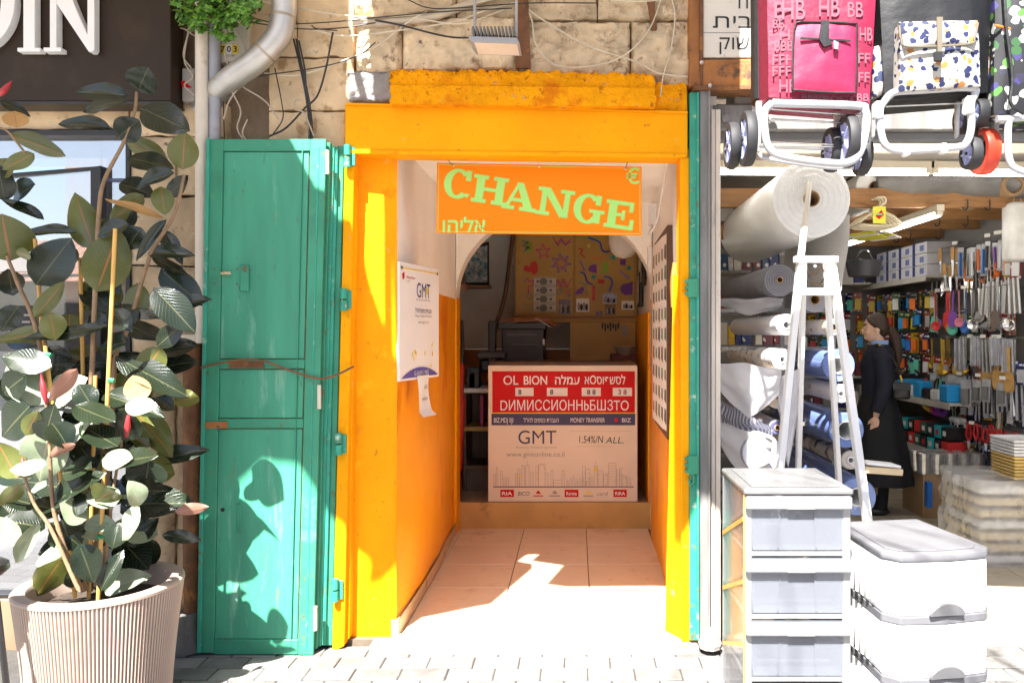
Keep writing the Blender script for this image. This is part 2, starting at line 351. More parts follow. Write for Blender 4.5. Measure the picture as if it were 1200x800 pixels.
# ---------------------------------------------------------------- the old market building: stone, lintel, door frame
bld = thing('market_building', 'old limestone market building around the orange money changer doorway', 'building', (0, 0, 0))
mb = MB(); mb.ab((-3.2, 0.10, 2.37), (-1.02, 0.5, 4.3)); mb.ab((-1.02, 0.10, 2.36), (0.60, 0.5, 4.3))
mb.ab((-2.06, 0.10, 0), (-1.06, 0.5, 2.37)); mb.ab((-1.06, 0.13, 0), (-0.90, 0.5, 2.36))
mb.build('wall_core', mortar, bld)
def rough_block(u0, v0, u1, v1, y=0.0, m=None, amp=0.02, seed=0, dep=0.12, cell=0.022, r=0.012):
    cell = .022 if amp < .012 else .0125
    a = W(u0, v1, y); b = W(u1, v0, y); wx, wz = b.x - a.x, b.z - a.z
    nu, nv = max(3, int(wx / cell)), max(3, int(wz / cell)); g = 0.0025
    def fn(i, j):
        x = g + i * (wx - 2 * g); z = g + j * (wz - 2 * g)
        e = min(x, wx - x, z, wz - z); e = min(1, max(0, (e - g) / r))
        p = Vector((a.x + x, seed * 7.3, a.z + z))
        d = noise.fractal(p * (9 if amp < .012 else 13), 1.0 if amp < .012 else .55, 2.2, 6) * amp * (1.0 if amp < .012 else 1.25) + noise.fractal(p * 3, 1, 2, 2) * amp * 0.8
        wob = noise.fractal(p * 14, 1, 2, 3) * 0.007
        return Vector((a.x + x + wob * (1 if 0 < i < 1 else 0.6), y + (1 - math.sqrt(e)) * (0.010 if amp < .012 else 0.018) - d * (0.35 + 0.65 * e), a.z + z + wob))
    k = MB(); k.grid(fn, nu, nv); n0 = len(k.v)
    ring = [i for i in range(nu + 1)] + [j * (nu + 1) + nu for j in range(1, nv + 1)] + [nv * (nu + 1) + i for i in range(nu - 1, -1, -1)] + [j * (nu + 1) for j in range(nv - 1, 0, -1)]
    back = [Vector((k.v[i].x, y + dep, k.v[i].z)) for i in ring]; L_ = len(ring); k.v += back
    for q in range(L_): k.f.append([ring[q], ring[(q + 1) % L_], n0 + (q + 1) % L_, n0 + q]); k.mi.append(0)
    return k.build('stone', m or stone_r, bld, smooth=50)
sd = 0
for (u0, v0, u1, v1, m_, am) in [
    (258, -60, 347, 66, stone_s, .006), (347, -60, 418, -8, stone_s, .008), (347, -8, 414, 66, stone_s, .006), (314, 67, 414, 129, stone_s, .006), (314, 130, 404, 186, stone_s, .006),
    (414, -70, 534, 18, stone_r, .02), (534, -70, 700, 22, stone_r, .02), (700, -70, 812, 22, stone_r, .02),
    (416, 19, 470, 84, stone_r, .014), (471, 19, 606, 84, stone_r, .02), (607, 24, 739, 100, stone_r, .024), (740, 24, 812, 104, stone_r, .024),
    (150, 118, 262, 160, stone_s, .008), (-30, 118, 149, 151, stone_s, .006)]:
    sd += 1; rough_block(u0, v0, u1, v1, 0.0 if m_ is stone_r else 0.01, m_, am, sd)
rough_block(404, 82, 462, 121, 0.005, cement, .012, 44)
vv = 160
for i, hgt in enumerate([70, 82, 60, 88, 74, 66, 92, 70]):      # the pillar behind the plant
    sd += 1
    if i % 2: rough_block(152, vv, 238, vv + hgt - 1, 0.0, stone_p, .006, sd)
    else:
        rough_block(152, vv, 204, vv + hgt - 1, 0.0, stone_p, .006, sd); rough_block(205, vv, 238, vv + hgt - 1, 0.012, stone_p, .006, sd + 50)
    vv += hgt
# ledge over the lintel: crumbling painted concrete
def ledge():
    a = W(457, 122, -0.10); b = W(768, 80, -0.10); L_ = b.x - a.x
    prof = [(0.10, 0.0), (0.0, 0.0), (-0.003, 0.045), (0.0, 0.085), (0.022, 0.095), (0.034, 0.152), (0.05, 0.168), (0.10, 0.172)]
    nu = 170
    def fn(i, j):
        k = j * (len(prof) - 1); q = int(min(k, len(prof) - 2)); f = k - q
        dy = prof[q][0] * (1 - f) + prof[q + 1][0] * f; dz = prof[q][1] * (1 - f) + prof[q + 1][1] * f
        x = a.x + i * L_; p = Vector((x, dy, dz)); tp = max(0, dz - 0.06) / 0.11
        n_ = noise.fractal(p * 46, 1, 2, 5)
        end = 0
        if i < 0.02 or i > 0.985: end = noise.noise(Vector((0, dz * 40, i * 9))) * 0.02
        if i > 0.62: n_ -= max(0, (i - 0.62)) * 1.4 * tp * (0.6 + noise.noise(p * 60))
        return Vector((x + end, -0.10 + dy - n_ * 0.009 * (0.10 + tp), a.z + dz - 0.012 * i + (n_ * 0.013 * tp if tp > 0 else 0)))
    k = MB(); k.grid(fn, nu, 21)
    k.add([k.v[j * (nu + 1)] for j in range(22)], [tuple(range(22))]); k.add([k.v[j * (nu + 1) + nu] for j in range(22)], [tuple(range(21, -1, -1))])
    return k.build('ledge', orange_r, bld, smooth=45)
ledge()
def nub(poly_u0, v0, u1, v1, y, seed):
    a = W(poly_u0, v1, y); b = W(u1, v0, y)
    def fn(i, j):
        x = a.x + i * (b.x - a.x); z = a.z + j * (b.z - a.z); p = Vector((x, seed, z)); e = 1 if 0 < i < 1 and j < 1 else 0
        d = noise.fractal(p * 22, 1, 2, 4) * 0.014
        if j > 0.8: z += noise.fractal(p * 30, 1, 2, 3) * 0.02
        return Vector((x, y - d * e + (0.04 if not e else 0), z))
    k = MB(); k.grid(fn, 14, 12); return k.build('ledge_end', orange_r, bld, smooth=45)
nub(764, 96, 808, 134, -0.03, 3)
# lintel and frame
MB().pix([(404, 121), (806, 131), (806, 184), (404, 179)], -0.045, 0.15).build('lintel', orange, bld, bevel=0.004)
MB().pix([(405, 120.5), (806, 130.5), (806, 133), (405, 123)], -0.055, 0.009).build('lintel_flashing', orange, bld)
MB().pix([(404, 175), (804, 180), (804, 184.5), (404, 180)], -0.053, 0.007).build('lintel_lip', orange, bld, bevel=0.002)
MB().pix([(404, 179), (415, 179), (403, 757), (389, 764)], -0.04, 0.12).build('door_post', orange, bld, bevel=0.004)
MB().pix([(411, 181), (417, 181), (409, 748), (402, 752)], -0.008, 0.09).build('door_stop', orange, bld, bevel=0.003)
MB().pix([(797, 184), (808, 184), (808, 752), (799, 752)], -0.04, 0.15).build('door_post', orange, bld, bevel=0.004)
# jamb: plastered face behind the post, slightly uneven
def sheet(c00, c10, c11, c01, nu, nv, amp, seed, nrm=(0, -1, 0)):
    c00, c10, c11, c01 = map(Vector, (c00, c10, c11, c01)); nr = Vector(nrm)
    def fn(i, j):
        p = (c00 * (1 - i) + c10 * i) * (1 - j) + (c01 * (1 - i) + c11 * i) * j
        return p + nr * (noise.fractal((p + Vector((seed, 0, 0))) * 3, 1, 2, 4) * amp)
    k = MB(); k.grid(fn, nu, nv); return k
sheet(W(404, 770, .05), W(464.5, 752, .062), W(466, 178, .062), W(411, 178, .05), 10, 50, .006, 1).build('jamb', orange, bld, smooth=60)

# ---------------------------------------------------------------- passage behind the doorway
XL, XR, ZB = -0.85, 0.485, 1.69
fl = MB().ab((-1.2, 0.02, -0.02), (0.9, 2.12, 0.022)).build('passage_floor', grout, kind='structure')
tm = MB().box((0, 0, 0), (0.446, 0.446, 0.012)).mesh('tile', tile_m, bevel=0.0025)
for r_ in range(5):
    for c_ in range(4):
        x0, x1 = max(-0.862, -1.2775 + c_ * 0.4505), min(0.58, -1.2775 + (c_ + 1) * 0.4505)
        y0, y1 = max(0.025, 2.11 - (r_ + 1) * 0.45), 2.11 - r_ * 0.45
        if x1 - x0 < 0.02: continue
        o = inst(tm, 'tile', fl, Vector(((x0 + x1) / 2, (y0 + y1) / 2, 0.022 + rnd.uniform(0, .001))) - ORG[fl.name], (0, 0, 0), ((x1 - x0) / 0.4505, (y1 - y0) / 0.45, 1))
# left wall: white above, orange below, slightly bulging, ends at the arch
lw = thing('passage_wall_left', None, None, (XL, 1.0, 0), kind='structure')
def leftw(i, j, z0, z1):
    y = 0.06 + i * 1.90; z = z0 + j * (z1 - z0)
    p = Vector((0, y, z)); d = noise.fractal(p * 2.2, 1, 2, 4) * 0.008
    return Vector((XL + d + 0.012 * math.sin(y * 2.2) * (1 - z / 2.4), y, z))
zb = lambda i: ZB + 0.012 * noise.noise(Vector((i * 20, 3, 0)))
k = MB(); k.grid(lambda i, j: leftw(i, j, 0.0, zb(i)), 40, 40); k.build('painted_dado', orange_w, lw, smooth=60)
k = MB(); k.grid(lambda i, j: leftw(i, j, zb(i), 2.45), 40, 20); k.build('plaster', white_w, lw, smooth=60)
k = MB(); k.grid(lambda i, j: Vector((XL + 0.014 + 0.012 * math.sin((0.06 + i * 1.9) * 2.2), 0.06 + i * 1.9, 0.028 + j * 0.075)), 30, 1)
k.add([(XL + .002, .06, .103), (XL + .014, .06, .103), (XL + .014, 1.96, .103), (XL + .002, 1.96, .103)], [(0, 1, 2, 3)]); k.add([(XL - .02, .058, .028), (XL + .014, .058, .028), (XL + .014, .058, .103), (XL - .02, .058, .103)], [(0, 1, 2, 3)])
k.build('skirting', mat('tan_skirting', (0.50, 0.36, 0.22), 0.5, 0.1, 6, dirt_light=((0.3, 0.2, 0.12), 0.2, 8)), lw)
# arch at the end of the left wall
def arch():
    cx, a, zs, bb, y0, y1 = -0.15, 0.70, 1.70, 0.62, 1.94, 2.12; k = MB(); n = 36
    xs = [math.pi - math.pi * i / n for i in range(n + 1)]
    inner = [(cx + a * math.cos(t), zs + bb * math.sin(t)) for t in xs]; outer = [(-1.75 + (2.7) * i / n, 2.75) for i in range(n + 1)]
    for y, fl_ in ((y0, 1), (y1, 0)):
        vs = [(p[0], y, p[1]) for p in inner] + [(p[0], y, p[1]) for p in outer]
        k.add(vs, [(i, i + 1, n + 2 + i, n + 1 + i) for i in range(n)])
    k.add([(p[0], y0, p[1]) for p in inner] + [(p[0], y1, p[1]) for p in inner], [(i, i + 1, n + 2 + i, n + 1 + i) for i in range(n)])
    k.ab((-1.75, y0, 1.70), (cx - a, y1, 2.75)); k.ab((cx + a, y0, 1.70), (0.95, y1, 2.75))
    return k
ar = thing('arch_wall', None, None, (-0.15, 2.0, 0), kind='structure')
arch().build('arch', white_w, ar, smooth=40)
MB().ab((-1.75, 1.94, 0.0), (XL + 0.006, 2.12, 1.70)).build('arch_pier', orange_w, ar, bevel=0.01)
MB().ab((0.552, 1.94, 0.0), (0.95, 2.12, 1.70)).build('arch_pier', orange_w, ar, bevel=0.01)
# right wall
rw = thing('passage_wall_right', None, None, (XR, 1.0, 0), kind='structure')
def rightw(i, j, z0, z1):
    y = 0.10 + i * 1.86; z = z0 + j * (z1 - z0); p = Vector((4, y, z)); d = noise.fractal(p * 2.2, 1, 2, 4) * 0.007
    return Vector((XR + 0.005 + 0.04 * i - d, y, z))
zr = lambda i: ZB + 0.02 * noise.noise(Vector((i * 12, 9, 0)))
k = MB(); k.grid(lambda i, j: rightw(i, j, 0.0, zr(i)), 30, 30); k.build('painted_dado', orange_w, rw, smooth=60)
k = MB(); k.grid(lambda i, j: rightw(i, j, zr(i), 2.45), 30, 16); k.build('plaster', white_w, rw, smooth=60)
sheet(W(797, 753, .0), W(800, 753, .0), W(800, 322, .0), W(790, 330, .11), 2, 20, .004, 3).build('painted_reveal', orange, rw, smooth=60)
sheet(W(779, 752, .11), W(800, 753, .0), W(800, 322, .0), W(789, 322, .11), 4, 24, .004, 5).build('painted_reveal', orange, rw, smooth=60)
MB().ab((0.49, -0.02, 0.0), (0.60, 0.02, 2.3)).build('partition_edge', orange, rw)
MB().ab((0.54, 0.02, 0.0), (0.655, 4.6, 2.75)).build('partition', plaster2, rw)
MB().ab((-1.2, 0.12, 2.36), (0.54, 1.94, 2.44)).build('passage_ceiling', white_w, kind='structure')
# back office: floor, step, walls
MB().ab((-1.7, 2.125, 0.0), (0.54, 3.75, 0.214)).build('office_floor', mat('office_floor', (0.34, 0.24, 0.15), 0.6, 0.1), kind='structure')
MB().ab((-1.2, 2.108, 0.02), (0.56, 2.126, 0.2175)).build('step', mat('ochre_step', (0.52, 0.31, 0.09), 0.5, 0.12, 4, 0.2, 20, dirt_light=((0.35, 0.2, 0.06), 0.25, 5)), kind='structure', bevel=0.003)
MB().ab((-1.78, 2.12, 0.2), (-1.70, 3.83, 2.6)).build('office_wall_left', plaster2, kind='structure')
ow = MB().ab((-1.70, 3.75, 1.30), (0.54, 3.83, 2.6)).build('office_wall_back', plaster2, kind='structure')
MB().ab((-1.70, 3.745, 0.21), (0.54, 3.83, 1.297)).build('painted_dado', mat('brown_orange_dado', (0.40, 0.13, 0.02), 0.5, 0.15, 3), ow)
MB().ab((-1.7, 2.12, 2.52), (0.54, 3.75, 2.6)).build('office_ceiling', white_w, kind='structure')
MB().ab((0.525, 2.12, 0.21), (0.538, 3.75, 1.60)).build('office_wall_right', orange_w, kind='structure')

# ================================================================ left shop: sign, window, base
sg = thing('shop_sign', 'dark brown shop sign board with large white raised serif letters', 'sign', (-2.4, -0.05, 2.5))
p = W(200, 119, -0.12)
MB().ab((-3.1, -0.12, p.z), (p.x, 0.0, 3.3)).build('board', dark_brown, sg, bevel=0.004)
MB().ab((-3.1, -0.124, p.z - 0.012), (p.x + 0.004, 0.0, p.z - 0.001)).build('edge_trim', black_m, sg)
def pl(poly, m=white_i): return MB().pix(poly, -0.165, 0.035)
lw_ = mat('white_sign_letter', (0.82, 0.81, 0.80), 0.45, 0.03)
k = MB(); k.pix([(27, -60), (40.5, -60), (40.5, 57), (27, 57)], -0.165, 0.042); k.pix([(20, 56), (47, 56), (47, 60.5), (20, 60.5)], -0.164, 0.041); k.build('letter', lw_, sg, bevel=0.002)
k = MB(); k.pix([(58.5, -60), (66, -60), (66, 57), (58.5, 57)], -0.165, 0.042); k.pix([(51, 56), (71.5, 56), (71.5, 60.5), (51, 60.5)], -0.164, 0.041)
k.pix([(50, -48), (66, -48), (108.5, 60.8), (106, 60.8), (60, -38)], -0.1635, 0.040); k.pix([(66, -6), (66, 4), (104, 60.8), (108.5, 60.8), (108.5, 55), (80, -10)], -0.1625, 0.039)
k.pix([(102.5, -60), (110.5, -60), (110.5, 58), (108.5, 60.8), (102.5, 48)], -0.1645, 0.038); k.build('letter', lw_, sg)
def ellring(cx, cy, ro, rv, ri, riv, n=40): return [(cx + ro * math.cos(2 * math.pi * i / n), cy + rv * math.sin(2 * math.pi * i / n)) for i in range(n)], [(cx + ri * math.cos(2 * math.pi * i / n), cy + riv * math.sin(2 * math.pi * i / n)) for i in range(n)]
o_, i_ = ellring(-32, 2, 49, 58, 33, 50)
k = MB()
for q in range(40): k.pix([o_[q], o_[(q + 1) % 40], i_[(q + 1) % 40], i_[q]], -0.165, 0.042)
k.build('letter', lw_, sg)
glass = bpy.data.materials.new('window_glass'); glass.use_nodes = True
gn = glass.node_tree; gl = gn.nodes.new('ShaderNodeBsdfGlossy'); gl.inputs['Roughness'].default_value = 0.015; gl.inputs['Color'].default_value = (0.92, 0.95, 1, 1)
tr = gn.nodes.new('ShaderNodeBsdfTransparent'); tr.inputs[0].default_value = (0.55, 0.55, 0.55, 1); mx = gn.nodes.new('ShaderNodeMixShader')
lwt = gn.nodes.new('ShaderNodeLayerWeight'); lwt.inputs[0].default_value = 0.5
mr = gn.nodes.new('ShaderNodeMapRange'); mr.inputs[3].default_value = 0.26; mr.inputs[4].default_value = 0.8; gn.links.new(lwt.outputs['Facing'], mr.inputs[0])
gn.links.new(mr.outputs[0], mx.inputs[0]); gn.links.new(tr.outputs[0], mx.inputs[1]); gn.links.new(gl.outputs[0], mx.inputs[2]); gn.links.new(mx.outputs[0], gn.nodes['Material Output'].inputs[0])
win = thing('shop_window', 'tall black framed shop window reflecting the street behind the rubber plant', 'window', W(75, 700, 0.02))
MB().rect(-40, 152, 152, 158.5, -0.01, 0.08).build('frame_bar', black_m, win, bevel=0.002)
MB().rect(147, 158.5, 152, 698, -0.005, 0.07).build('frame_bar', black_m, win, bevel=0.002)
MB().rect(-40, 696, 152, 702, -0.015, 0.09).build('frame_bar', black_m, win, bevel=0.002)
MB().rect(118, 158.5, 147, 696, 0.045, 0.006).build('pane', glass, win)
MB().rect(118, 209, 147, 213, 0.035, 0.009).build('glazing_bar', mat('blue_grey_metal', (0.10, 0.12, 0.2), 0.5), win)
MB().rect(-40, 158.5, 118, 196, 0.047, 0.006).build('pane', glass, win)
MB().pix([(-40, 207), (118, 194.5), (118, 199), (-40, 211.5)], 0.0, 0.045).build('glazing_bar', black_m, win, bevel=0.002)
MB().pix([(106, 196), (118, 194), (118, 696), (106, 696)], -0.002, 0.05).build('mullion', black_m, win, bevel=0.002)
k = MB(); a = [W(-40, 209, 0.025), W(106, 198, 0.005), W(106, 696, 0.005), W(-40, 696, 0.025)]
k.add(a + [q + Vector((0, .006, 0)) for q in a], [(0, 1, 2, 3), (7, 6, 5, 4), (0, 4, 5, 1), (2, 6, 7, 3), (1, 5, 6, 2), (0, 3, 7, 4)]); k.build('pane', glass, win)
MB().rect(-40, 321, 106, 324, -0.001, 0.004).build('glazing_bar', mat('dull_metal', (0.2, 0.2, 0.2), 0.5), win)
# room behind the glass
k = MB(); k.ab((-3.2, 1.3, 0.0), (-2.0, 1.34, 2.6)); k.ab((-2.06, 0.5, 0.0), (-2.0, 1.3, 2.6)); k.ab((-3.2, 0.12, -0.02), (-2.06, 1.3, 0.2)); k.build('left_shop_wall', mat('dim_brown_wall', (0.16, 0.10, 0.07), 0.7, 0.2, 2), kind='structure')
cd = MB().rect(-14, 268, 36, 318, 0.0, -0.001).build('notice_card', paper, label='white printed card stuck inside the shop window glass', cat='card')
cd2 = thing('leaflet', 'small black leaflet with pale lettering in the shop window corner', 'leaflet', W(26, 400, -.003))
MB().rect(12, 358, 40, 398, -0.002, 0.0015).build('sheet', black_m, cd2)
for dv in (368, 376, 390): MB().rect(17, dv, 35, dv + 2.2, -0.0035, 0.001).build('print_line', grey_i, cd2)
MB().rect(-60, 702, 215, 775, -0.03, 0.12).build('shopfront_base', mat('tan_metal_panel', (0.30, 0.22, 0.14), 0.35, 0.15, 3, metal=0.4), bld, bevel=0.004)

# pipes on the wall
MB().tube([W(236.5, -60, -.07), W(236.5, 402, -.07)], 0.0285, 14).build('drain_pipe', pvc, label='cream plastic drain pipe running down beside the green door', cat='pipe', smooth=40)
dp = thing('drain_pipe', 'slim grey plastic pipe next to the cream drain pipe', 'pipe', W(252, 300, -.03))
MB().tube([W(251.5, -60, -.05), W(251.5, 700, -.05)], 0.0255, 14).build('pipe', pvc_g, dp, smooth=40)
ip = thing('iron_pipe', 'rusty brown iron downpipe behind the rubber plant', 'pipe', W(227, 745, -.05))
MB().tube([W(226, 398, -.045), W(226, 716, -.045)], 0.042, 14).build('pipe', rust, ip, smooth=40)
MB().tube([W(226, 392, -.045), W(226, 402, -.045)], 0.05, 14).build('collar', pvc, ip, smooth=40)
MB().lathe([(.045, .16), (.05, .1), (.075, .02), (.08, -.01)], W(222, 757, -.06) , 12).build('foot', mat('dark_stone_foot', (.12, .11, .1), .8, .3, 9, .8, 30), ip, smooth=40)
du = thing('vent_duct', 'bent silver metal duct crossing the stone wall above the door', 'duct', W(300, 100, -.12))
pth = curve([W(333, -70, -.12), W(333, -20, -.12), W(332, 20, -.12), W(325, 44, -.12), W(304, 68, -.12), W(280, 86, -.10), W(262, 100, -.06), W(250, 114, -.01), W(236, 130, .02)], 7)
MB().tube(pth, 0.0545, 18).build('tube', steel, du, smooth=40)
for i in (14, 26):
    q = pth[i]; d = (pth[i + 1] - pth[i - 1]).normalized(); MB().tube([q - d * .006, q + d * .006], 0.0565, 18).build('joint_band', mat('duct_band', (.40, .33, .25), .5, .2, metal=.5), du, smooth=40)
mbx = thing('meter_box', 'white electric meter box with yellow number plates above the green door', 'meter box', W(275, 75, -.02))
MB().rect(255, -10, 292, 73, -0.02, 0.10).build('case', mat('cream_box', (.62, .56, .46), .5, .08), mbx, bevel=0.006)
MB().rect(272, 31, 290, 68, -0.024, 0.004).build('window', mat('dull_clear', (.5, .46, .38), .3), mbx)
for i, ch in enumerate('703'):
    MB().rect(258 + i * 7.2, 52.5, 264.4 + i * 7.2, 63, -0.026, 0.002).build('number_plate', yellow_i if i != 1 else paper, mbx); text(ch, W(261.2 + i * 7.2, 57.8, -0.0262), 0.028, black_i, mbx, bold=.02)
text('4', W(258.5, 49, -0.0262), 0.024, black_i, mbx); text('מתח גבוה', W(270, 65.5, -0.0262), 0.008, navy_i, mbx, rtl=True)
b2 = thing('junction_box', 'small grey junction box with a red flag mark behind the cream pipe', 'junction box', W(222, 120, .0))
MB().rect(213, 80, 228, 119, -0.03, 0.05).build('case', mat('grey_box', (.42, .38, .33), .5), b2, bevel=0.004)
MB().pix([(212, 95), (216, 95), (225, 103), (213, 102)], -0.033, 0.003).build('red_mark', red_i, b2)

# wires: each cable its own thing
CWL = ['short cream cable end poking out beside the brown sign board', 'long cream cable running level under the stone top course', 'sagging cream cable from the duct to the floodlight bracket', 'cream cable slanting up from the duct elbow to the bundle',
       'cream cable hanging in a deep loop over the orange ledge', 'cream cable slanting down from the rusty bracket to the steel beam', 'cream cable dropping straight into the hole at the ledge end', 'short cream cable crossing behind the floodlight arm', 'slack cream cable at the top between the iron stub and beam']
CBL = ['long black cable from the duct to the rusty bracket', 'black cable sagging beside the long black one near the duct', 'short black cable stub left of the cement patch', 'black cable along the top course above the floodlight',
       'first of three black cables bunched down to the green door', 'middle of three black cables bunched down to the green door', 'last of three black cables bunched down to the green door', 'black cable curving down from the bundle to the door top corner',
       'black cable dipping behind the floodlight body', 'black cable hanging straight behind the grey pipe', 'black cable hooking down below the duct bend', 'black cable rising from the duct elbow along the cream one']
CGL = ['brown wire drooping in front of the duct elbow', 'grey wire beside the yellow number plates', 'grey wire curling below the duct on the dark recess', 'short grey wire beside the grey pipe foot', 'grey wire tangled round the small junction box', 'second grey wire looping above the junction box', 'tiny grey wire end behind the green door top', 'grey wire hook beside the three bunched black cables']
def cable(pts, r, m, label, y=-0.02, n=7):
    MB().tube(uvpath(pts, y, n), r, 5, True).build('cable', m, label=label, cat='cable', group='cables on the stone wall', smooth=60)
cw, cb = 'thin cream cable strung across the stone wall', 'black cable strung along the stone wall'
for lab, pts in zip(CWL, [[(190, 32), (215, 34), (228, 42), (238, 36)], [(300, 0), (330, 6), (420, 20), (500, 16), (540, 8), (600, -6)],
            [(350, 30), (400, 42), (450, 38), (530, 26), (570, 12), (610, 2)], [(310, 86), (350, 88), (400, 72), (440, 55), (480, 25), (500, 14)],
            [(604, -4), (622, 20), (628, 52), (650, 76), (690, 78), (730, 66), (760, 36), (776, -4)], [(606, 2), (640, 26), (690, 54), (744, 72), (772, 86), (806, 90)],
            [(786, -6), (791, 20), (786, 60), (777, 90), (774, 114, -.035)], [(490, 22), (540, 28), (590, 12)], [(700, -2), (750, 2), (800, -4)]]):
    cable(pts, 0.0036, cable_w, lab, -0.03)
for lab, pts in zip(CBL, [[(290, 20), (330, 28), (390, 26), (450, 20), (520, 14), (600, 10)], [(290, 26), (350, 34), (400, 33), (440, 27)], [(365, 30), (372, 34), (395, 36)], [(478, 0), (500, 9), (530, 10), (620, 4), (700, 4)],
            [(344, 46), (352, 80), (358, 110), (362, 140), (364, 165)], [(347, 46), (354, 80), (361, 112), (365, 140), (366, 165)], [(350, 48), (357, 82), (359, 112), (363, 142), (362, 165)],
            [(390, 38), (382, 80), (372, 112), (358, 126), (335, 150), (315, 160)], [(440, 24), (470, 30), (530, 44), (580, 42)], [(262, 95), (262, 130), (263, 165)], [(322, 80), (330, 120), (331, 140), (318, 160)],
            [(296, 90), (320, 87), (380, 78), (420, 65), (440, 50)]]):
    cable(pts, 0.0028 if rnd.random() < .6 else 0.0046, cable_b, lab, -0.035)
for lab, pts in zip(CGL, [[(266, 40), (265, 70), (280, 98), (310, 118), (326, 140)], [(268, 20), (280, 40), (288, 60), (285, 75)], [(272, 108), (282, 130), (278, 150), (285, 164)], [(278, 105), (268, 120), (262, 140)], [(222, 30), (216, 70), (226, 90), (216, 100), (228, 112)], [(225, 25), (219, 45), (215, 66), (224, 80)],
            [(290, 140), (284, 155), (288, 164)], [(353, 117), (346, 118), (346, 128), (356, 132), (362, 145), (368, 160)]]):
    cable(pts, 0.0035, mat('grey_cable', (.40, .33, .25), .6), lab, -0.075)
MB().tube(uvpath([(414, 26), (450, 27), (500, 22), (530, 12), (560, 2), (600, -14)], -.012), 0.02, 8).build('conduit', mat('cream_conduit', (.56, .46, .34), .7, .2, 8, .3, 40), label='fat cream conduit fixed across the stone wall', cat='conduit', smooth=60)
# rusty brackets, beam
MB().pix([(606, -30), (618, -30), (622, 80), (604, 80)], -0.035, 0.012).build('bracket', rust, label='rusty flat iron bracket on the stone above the orange ledge', cat='bracket')
MB().pix([(757, -10), (766, -10), (770, 34), (764, 35)], -0.03, 0.02).build('iron_stub', rust, label='short rusty iron stub sticking from the stone joint', cat='iron bar')
bm_ = thing('steel_beam', 'rusty vertical steel beam beside the white street sign', 'beam', W(815, 104, -.02))
MB().rect(808, -60, 822, 101, -0.055, 0.08).build('web', rust_l, bm_, bevel=0.003)
MB().rect(820, -60, 824, 100, -0.075, 0.10).build('flange', rust, bm_, bevel=0.002)
MB().pix([(821, 70), (893, 69), (893, 103), (818, 104)], -0.07, 0.10).build('shelf_angle', rust_l, bm_, bevel=0.004)
MB().pix([(813, 100), (900, 100), (900, 105), (813, 105)], -0.085, 0.12).build('flange', rust, bm_, bevel=0.002)
for u, v in ((832, 101), (822, 74)): MB().lathe([(.009, 0), (.009, .008), (0, .01)], W(u, v, -.085), 8, (0, -1, 0)).build('bolt', steel, bm_)
hs_ = thing('street_sign', 'cracked white sign with black Hebrew lettering above the stall', 'sign', W(850, 68, -.05))
MB().rect(824, -60, 893, 67.5, -0.062, 0.02).build('panel', mat('cracked_white_sign', (.72, .66, .56), .5, .06, 5, dirt_light=((.45, .36, .25), .14, 22)), hs_, bevel=0.003)
MB().rect(824, 38.2, 893, 39, -0.0632, 0.001).build('tile_joint', grey_i, hs_)
text('ביח', W(859.5, 25, -0.0625), 0.064, black_i, hs_, rtl=True, width=.165)
q_ = W(859.5, 25, -0.0625); MB().ab((q_.x - .094, -.0645, q_.z - .031), (q_.x - .074, -.0635, q_.z - .023)).build('letter_foot', black_i, hs_)
text('שוק', W(860.5, 50, -0.0625), 0.066, black_i, hs_, rtl=True, width=.135); text('ח', W(871, 3, -0.0625), 0.06, black_i, hs_)
# floodlight above the ledge
fd = thing('floodlight', 'finned flat floodlight hung from brackets above the orange ledge', 'floodlight', W(578, 50, -.25))
MB().pix([(548, 42), (606, 44), (609, 51), (553, 49)], -0.30, 0.16).build('body', mat('grey_cast_metal', (.30, .29, .30), .5, .1), fd, bevel=0.003)
MB().pix([(553, 47), (602, 48.5), (606, 52), (556, 50.5)], -0.29, 0.14).build('glass', mat('frosted_lamp_glass', (.72, .66, .58), .3), fd)
for i in range(12): MB().pix([(553 + i * 4.3, 31), (555 + i * 4.3, 31), (556.5 + i * 4.3, 42), (554 + i * 4.3, 42)], -0.29, 0.13).build('fin', mat('dark_fin', (.12, .115, .11), .6), fd)
for u in (556, 605): MB().pix([(u - 1.5, -50), (u + 1.5, -50), (u + 1.5, 44), (u - 1.5, 42)], -0.235, 0.02).build('arm', mat('grey_bracket', (.35, .33, .31), .5), fd)

# ================================================================ green folding door, open against the wall
dr = thing('folding_door', 'green painted metal door leaf folded open against the wall', 'door', W(305, 766, -.09))
def leanL(v): return 243 - 11 * (v - 163) / 602
def leanR(v): return 382 - 15 * (v - 163) / 602
def dq(fa, v0, fb, v1, y, t):                              # quad between two fractions across the leaf
    f = lambda s, v: leanL(v) + s * (leanR(v) - leanL(v))
    return MB().pix([(f(fa, v0), v0), (f(fb, v0), v0), (f(fb, v1), v1), (f(fa, v1), v1)], y, t)
dq(0.005, 165, 0.995, 763, -0.092, 0.022).build('backing', rust, dr)
dq(0, 163, 0.135, 765, -0.106, 0.016).build('stile', green_f, dr, bevel=0.0025)
dq(0.868, 163, 1.0, 767, -0.106, 0.016).build('stile', green_f, dr, bevel=0.0025)
dq(0.135, 163, 0.868, 177, -0.106, 0.016).build('rail', green_f, dr, bevel=0.0025)
dq(0.137, 421, 0.866, 432, -0.104, 0.013).build('rail', green_f, dr, bevel=0.0025)
dq(0.137, 490.5, 0.866, 501.5, -0.104, 0.013).build('rail', green_f, dr, bevel=0.0025)
dq(0.137, 749, 0.866, 766.5, -0.106, 0.016).build('rail', green_f, dr, bevel=0.0025)
for v0, v1 in ((178.2, 420), (433, 489.5), (502.5, 748)): dq(0.143, v0, 0.860, v1, -0.098, 0.008).build('panel', green_p, dr, bevel=0.002)
